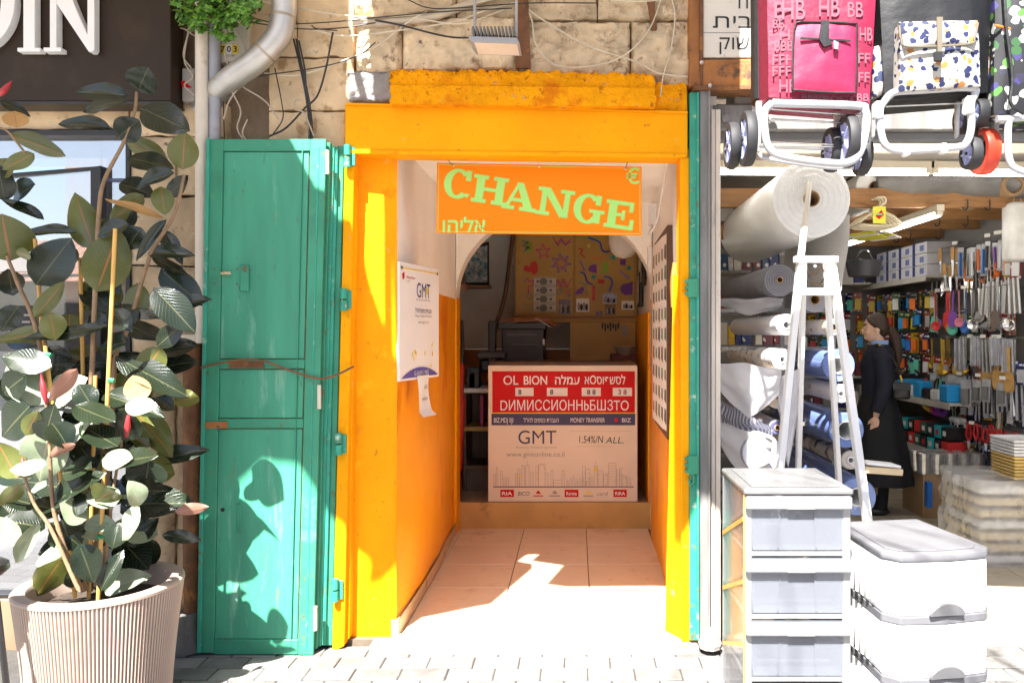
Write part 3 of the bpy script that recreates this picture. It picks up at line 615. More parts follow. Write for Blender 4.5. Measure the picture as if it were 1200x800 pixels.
dq(0.80, 165, 0.806, 765, -0.1075, 0.01).build('fold_line', green_f, dr)
dq(0.93, 172, 0.945, 762, -0.1085, 0.006).build('edge_strip', green_d, dr)
dq(-0.012, 162, 0.02, 765, -0.114, 0.02).build('edge_strip', green_d, dr, bevel=0.002)
for (ua, ub, uc, ud_, va, vb, y) in ((380, 387, 365, 371.5, 167, 760, -.075), (386.5, 392, 371, 376, 171, 757, -.055), (391.5, 396, 375.5, 381, 172, 756, -.045), (395, 403, 380, 389, 171, 756, -.03)):
    MB().pix([(ua, va), (ub, va), (ud_, vb), (uc, vb)], y, 0.03).build('folded_leaf', green_d if ua > 385 and ua < 394 else green_f, dr, bevel=0.003)
for u, v in ((383.5, 190), (374, 465), (369.5, 724)):
    MB().tube([W(u, v - 14, -.112), W(u, v + 14, -.112)], 0.009, 8).build('hinge', cream_metal, dr, smooth=40)
MB().rect(281, 311, 291, 341, -0.112, 0.012).build('lock_cover', green_f, dr, bevel=0.003)
MB().tube([W(260, 320, -.108), W(265, 320, -.135), W(270, 320, -.125)], 0.008, 8).build('knob', mat('brass_knob', (.5, .4, .25), .4, metal=.6), dr, smooth=50)
MB().pix([(268, 422), (308, 424), (310, 431), (268, 431)], -0.109, 0.006).build('hasp', rust, dr, bevel=0.001)
MB().rect(240, 494, 266, 502, -0.112, 0.01).build('latch', rust_l, dr, bevel=0.002); MB().rect(254, 499, 257, 504, -.116, .01).build('latch_pin', chrome, dr)
MB().rect(277, 590, 283, 624, -0.103, 0.012).build('bolt_strip', green_f, dr, bevel=0.002)
MB().lathe([(.009, 0), (.009, .002)], W(261, 597, -.1005), 10, (0, -1, 0)).build('key_hole', black_m, dr)
for u, v in ((251, 315), (251, 332), (278, 315), (278, 333)): MB().lathe([(.004, 0), (.004, .003)], W(u, v, -.113), 6, (0, -1, 0)).build('rivet', rust, dr)
for u, v in ((407, 183), (402.5, 351), (396.5, 520), (392.5, 691)):
    h = thing('frame_hinge', 'green barrel hinge on the orange left door post at the %s' % {183: 'lintel corner', 351: 'poster height', 520: 'height of the paper slip', 691: 'bottom near the ground'}[v], 'hinge', W(u, v + 14, -.05), group='hinges on the door post')
    MB().tube([W(u, v - 13, -.062), W(u, v - 1, -.062)], 0.016, 10).build('barrel', green_d, h, smooth=40); MB().tube([W(u, v + 1, -.062), W(u, v + 13, -.062)], 0.016, 10).build('barrel', green_d, h, smooth=40)
    MB().rect(u - 1, v - 11, u + 9, v + 11, -0.052, 0.012).build('plate', green_d, h, bevel=0.002)
MB().tube(uvpath([(236, 431, -.13), (250, 427, -.13), (285, 421, -.135), (310, 423, -.135), (340, 434, -.13), (372, 443, -.12), (392, 440, -.09), (415, 429, -.06)], -.12), [0.0055] * 43, 6).build('tie_wire', mat('brown_rope', (.16, .075, .03), .7, .3, 30), label='twisted rusty brown wire tying the green door back', cat='wire', smooth=50)

# right side of the doorway: green channel, grey post, cream shutter rail
gc = thing('door_channel', 'narrow green metal channel between the orange post and grey shutter post', 'door frame', W(813, 750, -.02))
MB().rect(808.4, 108, 818, 750, -0.055, 0.05).build('channel', green_d, gc, bevel=0.003); MB().rect(816.5, 108, 819.5, 750, -0.075, 0.03).build('lip', green_d, gc, bevel=0.002)
for v in (337, 545):
    MB().rect(806, v - 11, 819, v + 11, -0.085, 0.03).build('latch_block', green_f, gc, bevel=0.004)
    for q in range(3): MB().rect(803, v - 9 + q * 7, 807, v - 5.5 + q * 7, -0.083, 0.025).build('latch_tooth', green_f, gc)
MB().tube(uvpath([(813, 556), (813, 564), (809, 568), (808, 562)], -.075), .006, 6).build('hook', green_f, gc)
sp_ = thing('shutter_post', 'weathered grey metal post of the roller shutter', 'post', W(825, 752, -.03))
MB().rect(819.8, 105, 831, 752, -0.06, 0.12).build('post', grey_metal, sp_, bevel=0.003); MB().rect(830, 106, 832.6, 752, -0.075, 0.03).build('lip', grey_metal, sp_, bevel=0.001)
MB().lathe([(.05, 0), (.055, .02), (.03, .07), (.01, .09)], W(832, 758, -.08), 9).build('rubble_foot', cement, sp_, smooth=30)
cr_ = thing('shutter_rail', 'dirty cream vertical shutter guide rail at the stall edge', 'rail', W(838, 755, -.03))
MB().rect(833.4, 128, 844.5, 755, -0.045, 0.12).build('rail', cream_metal, cr_, bevel=0.003); MB().rect(838, 128, 839, 755, -0.047, 0.003).build('slot', grey_metal, cr_)
# ================================================================ CHANGE sign hanging in the doorway
SY = 0.10
cs = thing('hanging_sign', 'orange board with green CHANGE lettering hung in the doorway', 'sign', W(632, 276, SY))
MB().pix([(512, 190.8), (752, 195.2), (752, 276), (511, 273)], SY, 0.008).build('board', sign_o, cs, bevel=0.0015)
for a, b in (((514, 193), (750, 197.3)), ((513.2, 271), (750, 274)), ((514, 193), (513.2, 271)), ((750, 197.3), (750, 274))):
    MB().bar(W(*a, SY - .0012), W(*b, SY - .0012), 0.0024, 0.0016, (0, 1, 0)).build('border_line', lime_i, cs)
def arc(cx, cy, rx, ry, ix, iy, a0, a1, n=26):
    out = []
    for i in range(n):
        t0, t1 = R(a0 + (a1 - a0) * i / n), R(a0 + (a1 - a0) * (i + 1) / n)
        out.append([(cx + rx * math.cos(t0), cy + ry * math.sin(t0)), (cx + rx * math.cos(t1), cy + ry * math.sin(t1)), (cx + ix * math.cos(t1), cy + iy * math.sin(t1)), (cx + ix * math.cos(t0), cy + iy * math.sin(t0))])
    return out
def rc(x0, y0, x1, y1): return [(x0, y0), (x1, y0), (x1, y1), (x0, y1)]
GLY = {
 'C': (1.0, arc(.48, .5, .48, .52, .22, .40, 42, 318) + [rc(.74, .64, .92, 1.0), [(.78, .2), (.95, .2), (.86, .06), (.76, .1)]]),
 'H': (1.22, [rc(.12, .1, .40, .9), rc(.82, .1, 1.10, .9), rc(0, 0, .52, .14), rc(.70, 0, 1.22, .14), rc(0, .86, .52, 1), rc(.70, .86, 1.22, 1), rc(.38, .44, .84, .57)]),
 'A': (1.18, [[(.10, .1), (.24, .1), (.58, .98), (.46, .98)], [(.42, 1), (.66, 1), (1.08, .1), (.76, .1)], rc(0, 0, .44, .14), rc(.62, 0, 1.2, .14), rc(.24, .30, .84, .43)]),
 'N': (1.26, [rc(.14, .1, .33, .9), rc(.93, 0, 1.12, .9), [(.12, 1), (.42, 1), (1.12, 0), (.84, 0)], rc(0, .86, .4, 1), rc(0, 0, .48, .14), rc(.78, .86, 1.27, 1)]),
 'G': (1.06, arc(.48, .5, .48, .52, .22, .40, 42, 322) + [rc(.72, .66, .90, 1.0), rc(.54, .38, 1.06, .50), rc(.68, .04, .93, .44)]),
 'E': (1.02, [rc(.10, .1, .38, .9), rc(0, .86, .90, 1), rc(0, 0, .95, .14), rc(.36, .44, .62, .57), rc(.55, .32, .66, .68), rc(.78, .64, .92, 1.0), rc(.84, 0, .98, .38)])}
for ch, cu_, cv, wpx in (('C', 537.3, 215.5, 34), ('H', 574.2, 222.8, 41), ('A', 609.5, 230.5, 40), ('N', 650.5, 237.5, 43), ('G', 690.5, 245, 37), ('E', 727, 252, 36)):
    gw, polys = GLY[ch]; k = MB(); s_ = px(SY); a = R(-8.5); hp = 32.5 if ch not in 'CG' else 34
    for i, po in enumerate(polys):
        q = []
        for x, y in po:
            X = (x / gw - .5) * wpx; Y = (y - .5) * hp
            q.append(((X * math.cos(a) - Y * math.sin(a)) * s_, (X * math.sin(a) + Y * math.cos(a)) * s_))
        c = W(cu_, cv, SY); k.prism(q, (c.x, SY - .0012 - (i % 7) * .00012, c.z), (1, 0, 0), (0, 0, 1), .0009 + (i % 7) * .00012)
    k.build('letter', lime_i, cs)
text('€', W(741.5, 206.5, SY), 0.074, lime_i, cs, bold=.02, lift=.0018); text('אליהו', W(544, 264, SY), 0.066, lime_i, cs, rtl=True, width=.205, bold=.022, lift=.0018)
for (a, b) in (((524, 180), (531, 194)), ((737, 184), (733, 198))): MB().tube([W(*a, SY - .02), W((a[0] + b[0]) / 2 - 1, (a[1] + b[1]) / 2 + 3, SY - .015), W(*b, SY - .003)], .002, 5).build('hanging_wire', rust, cs)
for u, v in ((531.5, 194.5), (733, 198.5), (632, 196)): MB().lathe([(.004, 0), (.004, .003)], W(u, v, SY), 8, (0, -1, 0)).build('screw', white_pl, cs)

# ---------------------------------------------------------------- poster and slip on the left wall
A_, B_ = Vector((-0.832, .06, 0)), Vector((-0.725, .52, 0)); exb = (B_ - A_).normalized(); wb = (B_ - A_).length; nb = exb.cross(Vector((0, 0, 1)))
zt = 1.45 + 84 * px(.06); zb_ = 1.45 - 57 * px(.06); hb = zt - zb_
ps = thing('poster_board', 'white GMT poster board with yellow band and violet foot on the orange wall', 'poster', A_ + Vector((0, 0, zb_)))
def pb(x, y): return A_ + exb * (x * wb) + Vector((0, 0, zb_ + y * hb))
def pp(poly, lift, m, name, par=ps, t=.001): return MB().prism([(x * wb, y * hb) for x, y in poly], A_ + Vector((0, 0, zb_)) + nb * lift, exb, (0, 0, 1), t).build(name, m, par)
MB().prism(rc(0, 0, wb, hb), A_ + Vector((0, 0, zb_)) - nb * .02, exb, (0, 0, 1), .02).build('panel', paper, ps, bevel=.002)
pp(rc(.05, .945, .95, .955), .001, yellow_i, 'yellow_band')
text('GMT', pb(.58, .78), .075, navy_i, ps, exb, width=.165)
pp([(.62, .80), (.70, .80), (.66, .745)], .003, yellow_i, 'logo_triangle')
text('שירותים פיננסיים', pb(.58, .695), .009, grey_i, ps, exb, rtl=True, width=.17)
text('העברת כספים לחו"ל', pb(.58, .60), .024, navy_i, ps, exb, rtl=True, width=.20)
text('Money Transfer Worldwide', pb(.58, .555), .013, grey_i, ps, exb, width=.2); text('www.gmt.co.il', pb(.58, .50), .013, grey_i, ps, exb, width=.13)
text('MoneyGram', pb(.26, .88), .014, red_i, ps, exb, width=.10); text('by GMT', pb(.2, .845), .009, grey_i, ps, exb)
pp([(.06, .90), (.11, .92), (.11, .87), (.07, .85)], .001, red_i, 'logo_mark')
for x, y in ((.28, .22), (.34, .25), (.37, .23), (.32, .19), (.60, .23), (.80, .22), (.79, .30), (.76, .11)): pp([(x, y), (x + .022, y + .02), (x + .03, y - .01), (x + .008, y - .03)], .001, yellow_i, 'yellow_arrow')
seg = [(.04 + .92 * i / 16, .02 + .085 * math.sin(math.pi * i / 16) ** .8) for i in range(17)]
pp(seg, .0012, mat('violet_print', (.10, .08, .28), .6), 'violet_foot'); text('G-מטח / NIS', pb(.52, .055), .022, white_i, ps, exb, width=.17, lift=.003)
for x in (.05, .95): pp(rc(x - .018, .938, x + .018, .962), .001, black_m, 'corner_clip')
sl_ = thing('paper_slip', 'small white paper slip with handwritten CHANGE MONEY below the poster', 'note', pb(.5, -.3))
def slip(i, j):
    q = pb(.40 + .30 * i, .03 - .36 * j); return q + nb * (.004 + .02 * j * j + .006 * math.sin(i * 3 + j * 4) + (.02 * max(0, j - .9) * 10))
k = MB(); k.grid(slip, 6, 10); k.build('sheet', paper, sl_, smooth=60)
text('CHANGE', pb(.55, -.075) + nb * .006, .02, black_i, sl_, exb, width=.09, italic=.15); text('MONEY', pb(.56, -.18) + nb * .012, .017, black_i, sl_, exb, width=.07, italic=.15)

# ---------------------------------------------------------------- counter with the exchange panel
CYY = 2.135; mp_ = px(CYY)
ct = thing('counter', 'money changer counter with red, violet and cream advertising front', 'counter', W(660, 588, CYY + .2))
MB().rect(572, 428, 747, 587.6, CYY, 0.03).build('front_panel', cream_b, ct, bevel=.003)
MB().ab(W(574, 424, CYY + .031), W(745, 425, CYY + .031) + Vector((0, .42, -.03))).build('counter_top', wood_d, ct, bevel=.004)
MB().ab(W(576, 430, CYY + .031), W(743, 587, CYY + .031) + Vector((0, .36, 0))).build('body', wood, ct)
def cx_(x, y): return 560 + x / 4.445, 420 + y / 4.445
def cq(x0, y0, x1, y1, lift, m, name, t=.001): a = cx_(x0, y0); b = cx_(x1, y1); return MB().rect(a[0], a[1], b[0], b[1], CYY - lift, t).build(name, m, ct)
def ctx(s, x, y, h, m, wd=None, **kw): a = cx_(x, y); return text(s, W(a[0], a[1], CYY - kw.pop('base', .0)), h / 4.445 * mp_, m, ct, width=(wd / 4.445 * mp_ if wd else None), **kw)
cq(75, 66, 818, 282, .0015, red_i, 'red_field'); cq(71, 286, 819, 347, .0015, purple_i, 'violet_band'); cq(75, 281, 818, 286, .0018, yellow_i, 'yellow_line')
ctx('OL', 172, 112, 48, white_i, 78, lift=.003, bold=.01); ctx('BION', 300, 112, 46, white_i, 122, lift=.003, bold=.015); ctx('עמלה', 466, 112, 44, white_i, 128, rtl=True, lift=.003, bold=.02); ctx('אOסופשסל', 662, 110, 46, white_i, 212, rtl=False, lift=.003, bold=.012)
for x0, x1, s in ((195, 290, '8'), (360, 467, '8'), (541, 640, '8 8'), (703, 803, '3 8')):
    cq(x0, 152, x1, 195, .0022, paper, 'price_card'); ctx(s, x0 + (24 if len(s) == 1 else 50), 174, 26, black_i if s != '3 8' else mat('dark_red_print', (.2, .02, .02), .6), None, lift=.0035, bold=.02)
ctx('DИМИССИОННbБШЗTO', 452, 243, 54, white_i, 668, lift=.003)
ctx('BIZ.MDJ IIJI', 134, 320, 26, white_i, 100, lift=.003); ctx('העברת כספים לחו"ל', 330, 320, 24, white_i, 182, rtl=True, lift=.003); ctx('MONEY TRANSFER', 572, 320, 24, white_i, 178, lift=.003); ctx('BIZ', 774, 320, 22, white_i, 46, lift=.003)
cq(712, 310, 728, 328, .003, red_i, 'logo_mark')
ctx('GMT', 310, 408, 72, purple_i, 198)
for i in range(4):
    for j in range(4 - i):
        a = 303 + j * 9 + i * 4.5; MB().pix([cx_(a, 372 + i * 9), cx_(a + 7, 372 + i * 9), cx_(a + 3.5, 379 + i * 9)], CYY - .0035, .001).build('logo_triangle', yellow_i, ct)
ctx('Business financial services', 305, 461, 10, grey_i, 208); ctx('www.gmtonline.co.il', 300, 497, 26, grey_i, 302); ctx('1.54%/N', 590, 420, 38, black_i, 125, italic=.1); ctx('ALL.', 712, 424, 34, mat('green_black_print', (.03, .09, .07), .6), 95, italic=.2)
cq(478, 376, 800, 378, .001, mat('faint_print', (.62, .46, .30), .6), 'rule_line'); cq(500, 456, 700, 458, .001, mat('faint_print', (.6, .5, .4), .6), 'rule_line')
cq(80, 665, 812, 670, .0015, purple_i, 'base_line')
def skyline():
    k = MB(); r2 = random.Random(3); thin = .9
    def ln(x0, y0, x1, y1, wd=thin):
        a = W(*cx_(x0, y0), CYY - .0012); b = W(*cx_(x1, y1), CYY - .0012); k.bar(a, b, wd / 4.445 * mp_ * 1.5, .0008, (0, 1, 0))
    def bld_(x, wd, top, n=0, spire=0):
        ln(x, 665, x, top); ln(x + wd, 665, x + wd, top); ln(x, top, x + wd, top)
        for q in range(n): yy = top + (665 - top) * (q + 1) / (n + 1); ln(x, yy, x + wd, yy, .5)
        if spire: ln(x + wd / 2, top, x + wd / 2, top - spire)
    for x, wd, tp, n, s in ((82, 10, 600, 4, 0), (96, 8, 570, 2, 8), (118, 9, 585, 3, 0), (134, 8, 618, 3, 0), (150, 9, 620, 2, 0), (196, 20, 600, 5, 14), (206, 12, 575, 0, 0), (226, 18, 560, 6, 10), (248, 19, 555, 6, 26), (276, 12, 590, 4, 0), (302, 12, 560, 2, 0), (316, 34, 548, 0, 0), (350, 16, 595, 5, 0), (380, 12, 585, 3, 8), (438, 12, 585, 3, 8), (394, 44, 632, 1, 0), (545, 14, 560, 2, 0), (562, 22, 575, 3, 0), (606, 17, 560, 7, 28), (626, 26, 582, 6, 0), (655, 20, 600, 6, 0), (680, 40, 545, 8, 6), (722, 16, 580, 6, 0), (740, 8, 570, 2, 0), (752, 22, 610, 6, 0), (780, 16, 625, 4, 0)): bld_(x, wd, tp, n, s)
    for q in range(9): bld_(462 + q * 16, 9, 640 - (q % 3) * 10, 2, 14)
    for q in range(12): t0, t1 = q / 12 * math.pi, (q + 1) / 12 * math.pi; ln(333 - 18 * math.cos(t0), 600 - 50 * math.sin(t0), 333 - 18 * math.cos(t1), 600 - 50 * math.sin(t1))
    for q in range(40): x = r2.uniform(620, 800); y = r2.uniform(590, 660); ln(x, y, x + r2.uniform(4, 12), y, .5)
    return k
skyline().build('skyline_print', mat('brown_line_print', (.30, .23, .18), .7), ct, kind='stuff')
cq(606, 566, 620, 590, .002, yellow_i, 'print_block'); cq(212, 602, 222, 618, .002, yellow_i, 'print_block')
for x0, x1, m_, s in ((117, 188, red_i, 'RIA'), (208, 270, None, 'BICO'), (288, 340, None, ''), (372, 428, None, ''), (452, 524, red_i, 'Korona'), (550, 600, None, ''), (620, 678, None, 'card'), (706, 776, red_i, 'RIRA')):
    if m_:
        cq(x0, 682, x1, 720, .0018, m_, 'logo_plate'); ctx(s, (x0 + x1) / 2, 701, 18, white_i, (x1 - x0) * .75, lift=.0035, bold=.02)
    elif s: ctx(s, (x0 + x1) / 2, 702, 22, purple_i if s == 'BICO' else grey_i, (x1 - x0), italic=.2)
    else:
        mm = (x0 + x1) / 2; MB().pix([cx_(mm - 14, 700), cx_(mm, 686), cx_(mm + 14, 700), cx_(mm + 6, 704)], CYY - .0018, .001).build('logo_mark', red_i if x0 == 288 else (grey_i if x0 == 372 else yellow_i), ct); cq(x0, 712, x1, 717, .0018, red_i if x0 == 288 else grey_i, 'logo_line')

# ---------------------------------------------------------------- back office furniture
KY = 3.2
cab = thing('painted_cabinet', 'ochre wall cupboard with colourful doodles on both doors', 'cabinet', W(674, 377, KY + .1))
MB().ab(W(603, 255, KY + .02), W(747, 377.5, KY + .02) + Vector((0, .28, 0))).build('case', ochre, cab, bevel=.004)
def kx(x, y): return 560 + x / 5.333, 270 + y / 5.333
dl = MB().pix([kx(238, -60), kx(597, -60), kx(597, 532), kx(238, 532)], KY, .018).build('door', ochre, cab, bevel=.003)
drr = MB().pix([kx(608, -60), kx(982, -60), kx(982, 536), kx(608, 536)], KY, .018).build('door', ochre, cab, bevel=.003)
MB().pix([kx(225, 536), kx(990, 540), kx(990, 552), kx(225, 548)], KY - .004, .02).build('bottom_rail', wood, cab, bevel=.002)
dm = {c: mat('doodle_' + c, v, .5, .08) for c, v in dict(blue=(.02, .06, .38), teal=(.01, .22, .22), purple=(.14, .03, .26), red=(.5, .015, .012), pink=(.45, .03, .16), green=(.2, .45, .03), lilac=(.15, .12, .5), orange=(.7, .16, .01), yellow=(.6, .45, .03)).items()}
def dood(pts, c, r=.006, closed=False, par=None, smooth=True):
    q = [W(*kx(*p_), KY - .0015) for p_ in pts]
    if closed: q = q + [q[0]]
    q = curve(q, 4) if smooth else q
    k = MB()
    for a, b in zip(q, q[1:]): k.bar(a - (b - a) * .1, b + (b - a) * .1, r * 1.5, .0014, (0, 1, 0))
    k.build('doodle', dm[c], par or (dl if pts[0][0] < 600 else drr))
def blob(pts, c, par=None, fill=True): MB().pix([kx(*p_) for p_ in pts], KY - .0016, .0012).build('doodle', dm[c], par or (dl if pts[0][0] < 600 else drr))
star = lambda cx, cy, r0, r1, n, rot=0: [(cx + (r0 if i % 2 == 0 else r1) * math.cos(math.pi * i / n + rot), cy + (r0 if i % 2 == 0 else r1) * math.sin(math.pi * i / n + rot)) for i in range(2 * n)]
dood([(280, 65), (315, 75), (282, 95), (318, 105), (290, 130)], 'teal', smooth=False); dood([(300, 70), (340, 85), (305, 105), (338, 118), (300, 138)], 'green', .008, smooth=False)
dood(star(410, 132, 48, 20, 5, -.4), 'pink', .005, True); dood(star(520, 205, 62, 30, 7, .1), 'lilac', .005, True, smooth=False); dood(star(520, 205, 42, 20, 7, .3), 'pink', .004, True, smooth=False)
dood([(470, 45), (495, 85), (520, 50), (550, 85), (580, 55)], 'pink', smooth=False); dood([(478, 60), (500, 95), (522, 62), (548, 92), (578, 70)], 'purple', .004, smooth=False)
blob([(284, 245), (288, 225), (305, 218), (325, 228), (330, 200), (358, 190), (372, 210), (375, 250), (365, 272), (345, 278), (335, 262), (300, 258)], 'red')
dood([(490, 345), (500, 310), (520, 350), (535, 305), (555, 355), (585, 305)], 'pink', smooth=False); dood([(290, 325), (310, 298), (320, 320), (345, 310), (338, 345), (315, 350), (318, 395)], 'pink'); dood([(310, 400), (322, 392), (340, 410), (325, 428), (305, 418)], 'teal', .004, True)
dood([(495, 375), (515, 365), (522, 390), (500, 402)], 'teal', .004, True); dood([(560, 380), (572, 378), (570, 400), (560, 395)], 'pink', .003, True); dood([(275, 470), (300, 462), (325, 472)], 'teal', .003); dood([(490, 480), (495, 500)], 'teal', .003); dood([(400, 110), (425, 95), (435, 120)], 'orange', .004)
dood([(690, 45), (735, 60), (765, 80), (775, 120), (800, 135), (820, 128)], 'blue', .010); dood([(628, 112), (655, 120), (640, 145), (665, 165)], 'red', .007, smooth=False); blob([(680, 92), (706, 85), (692, 115)], 'yellow'); dood([(715, 170), (745, 178), (775, 160)], 'orange', .007)
dood([(640, 190), (655, 220), (665, 250)], 'lilac', .008); blob([(690, 240), (700, 220), (720, 213), (742, 215), (742, 268), (715, 262), (695, 255)], 'purple'); blob([(785, 200), (805, 195), (815, 205), (808, 270), (780, 265)], 'green')
for cx0, cy0, rr, c in ((845, 168, 15, 'teal'), (722, 290, 14, 'teal'), (945, 235, 14, 'teal'), (570, 405, 9, 'teal')): blob([(cx0 + rr * math.cos(t * .524), cy0 + rr * math.sin(t * .524)) for t in range(12)], c)
blob([(890, 180), (925, 178), (922, 218), (888, 215)], 'purple'); dood([(890, 255), (942, 298)], 'lilac', .008, smooth=False); blob([(752, 306), (792, 308), (790, 332), (752, 330)], 'red')
dood([(640, 262), (665, 270), (678, 305), (690, 328), (718, 336)], 'blue', .010); dood([(790, 290), (825, 295), (840, 330), (820, 382)], 'blue', .010); blob([(888, 360), (905, 335), (940, 330), (968, 318), (966, 400), (920, 405), (895, 385)], 'purple'); blob([(607, 390), (630, 365), (655, 350), (665, 368), (650, 395), (615, 400)], 'purple')
dood([(630, 322), (665, 335), (675, 370), (685, 395)], 'teal', .004)
def bills():
    b = thing('banknote_sheet', 'sheet of four uncut green-grey banknotes taped to the cupboard', 'banknotes', W(*kx(418, 512), KY - .004))
    for i in range(4):
        y0 = 292 + i * 55; n_ = MB().pix([kx(350, y0), kx(488, y0), kx(488, y0 + 53), kx(350, y0 + 53)], KY - .004, .001).build('banknote', mat('banknote_paper', (.56, .55, .47), .7, .1, 60), b)
        MB().pix([kx(392 + 26 * math.cos(t * .524) + 18, y0 + 27 + 21 * math.sin(t * .524)) for t in range(12)], KY - .0052, .001).build('portrait_oval', mat('banknote_ink', (.16, .17, .16), .7, .4, 200), n_)
        for x in (374, 455): MB().pix([kx(x - 9, y0 + 18), kx(x + 9, y0 + 18), kx(x + 9, y0 + 36), kx(x - 9, y0 + 36)], KY - .0052, .001).build('seal', mat('banknote_ink', (.16, .17, .16)), n_)
        for yy in (4, 46): MB().pix([kx(354, y0 + yy), kx(484, y0 + yy), kx(484, y0 + yy + 3), kx(354, y0 + yy + 3)], KY - .0052, .001).build('border', mat('banknote_ink', (.16, .17, .16)), n_)
bills()
def photo(x0, y0, x1, y1, label, m, dy=-.004, marks=True):
    b = thing('photograph', label, 'photo', W(*kx((x0 + x1) / 2, y1), KY + dy))
    MB().pix([kx(x0, y0), kx(x1, y0), kx(x1, y1), kx(x0, y1)], KY + dy, .0012).build('print', m, b)
    if marks:
        r2 = random.Random(int(x0))
        for q in range(4):
            cx0 = x0 + (x1 - x0) * (.2 + .2 * q); t_ = y0 + (y1 - y0) * r2.uniform(.25, .5)
            MB().pix([kx(cx0 - 6, y1 - 8), kx(cx0 - 9, t_ + 18), kx(cx0 - 4, t_), kx(cx0 + 5, t_), kx(cx0 + 9, t_ + 18), kx(cx0 + 7, y1 - 8)], KY + dy - .0012, .001).build('figure', black_i if q % 2 else grey_i, b)
photo(505, 432, 578, 522, 'dark old group photograph next to the banknote sheet', mat('old_photo', (.16, .14, .18), .5, .5, 60))
photo(614, 425, 696, 508, 'pale photograph of a couple on the right cupboard door', paper)
photo(780, 392, 868, 458, 'photograph with a blue mount leaning on the right cupboard door', mat('blue_grey_photo', (.35, .40, .55), .5, .3, 50))
photo(898, 440, 975, 495, 'wide black and white photograph low on the right cupboard door', paper)
photo(738, 505, 778, 530, 'tiny dark photograph on the cupboard bottom edge', mat('old_photo', (.16, .14, .18)), marks=False)
photo(795, 462, 860, 528, 'crumpled brown snapshot tucked into the cupboard bottom rail', mat('brown_photo', (.22, .13, .06), .5, .5, 40), marks=True)
photo(712, 345, 732, 440, 'narrow red and white ticket on the right cupboard door', mat('red_ticket', (.5, .06, .04), .5, .4, 20), marks=False)
MB().tube(curve([W(603, 262, KY - .1), W(598, 300, KY - .12), W(592, 345, KY - .15), W(583, 376, KY - .18), W(578, 395, KY - .18)], 6), .018, 8).build('wooden_pole', wood_d, label='long brown wooden pole leaning beside the painted cupboard', cat='pole', smooth=50)
ob = thing('paper_bundle', 'stack of orange and pink papers on top of the black office chair', 'papers', W(620, 377, 3.0))
for i, (a, b, m_) in enumerate((((588, 375), (652, 371), mat('orange_paper', (.6, .2, .06), .7)), ((600, 377), (645, 374), mat('pink_paper', (.6, .3, .22), .7)), ((635, 374), (654, 381), mat('orange_paper', (.6, .2, .06))), ((630, 373), (648, 383), paper))):
    MB().bar(W(*a, 2.98), W(*b, 2.98 - i * .01), .16, .006, (0, 0, 1)).build('sheet', m_, ob)
pc = thing('printer', 'black office machine with trays under the painted cupboard', 'printer', W(612, 428, 2.95))
MB().ab(W(588, 385, 2.85), W(638, 440, 2.85) + Vector((0, .3, 0))).build('body', black_m, pc, bevel=.01)
MB().ab(W(594, 390, 2.84), W(630, 394, 2.84) + Vector((0, .05, 0))).build('tray', mat('dark_grey_plastic', (.05, .05, .055), .4), pc, bevel=.003)
MB().ab(W(599, 402, 2.84), W(632, 405, 2.84) + Vector((0, .05, 0))).build('tray', mat('dark_grey_plastic', (.05, .05, .055)), pc, bevel=.003)
MB().ab(W(584, 378, 2.9), W(640, 386, 2.9) + Vector((0, .25, 0))).build('lid', mat('dark_grey_plastic', (.05, .05, .055)), pc, bevel=.006)
MB().rect(636, 397, 638.5, 404, 2.845, .003).build('label_tag', paper, pc)
st = thing('office_chair', 'black office chair back and arm behind the counter', 'chair', W(580, 560, 2.75))
MB().ab(W(572, 376, 2.72), W(581, 440, 2.72) + Vector((0, .06, 0))).build('back_post', black_m, st, bevel=.008)
MB().ab(W(558, 412, 2.68), W(592, 420, 2.68) + Vector((0, .35, 0))).build('seat_back', mat('dark_grey_plastic', (.05, .05, .055)), st, bevel=.012)
MB().ab(W(562, 420, 2.75), W(590, 436, 2.75) + Vector((0, .2, 0))).build('cushion', black_m, st, bevel=.02)
MB().tube([W(577, 436, 2.85), Vector((W(577, 436, 2.85).x, 2.85, .22))], .03, 8).build('column', black_m, st)
bd = thing('pin_board', 'stained ochre board with dark scribbles leaning below the cupboard', 'board', W(706, 420, 3.2))
MB().rect(668, 377.5, 745, 425, 3.22, .02).build('panel', ochre, bd, bevel=.003)
for i in range(7): MB().rect(705 + i * 3.1, 378 + (i % 3), 707.2 + i * 3.1, 385 + (i % 2) * 3, 3.218, .001).build('mark', black_i, bd)
MB().rect(729, 381, 735, 393, 3.218, .001).build('mark', grey_i, bd)
MB().lathe([(.0, 0), (.055, .0), (.085, .05), (.09, .075), (.082, .073), (.05, .02), (0, .015)], W(732, 416, 3.0) , 18).build('bowl', mat('grey_ceramic', (.30, .27, .24), .35), label='grey bowl standing behind the counter on a box', cat='bowl', smooth=40)
MB().ab(W(716, 415, 2.95), W(745, 430, 2.95) + Vector((0, .2, 0))).build('box', mat('dark_red_box', (.12, .03, .025), .6), label='dark red box under the grey bowl behind the counter', cat='box', bevel=.004)
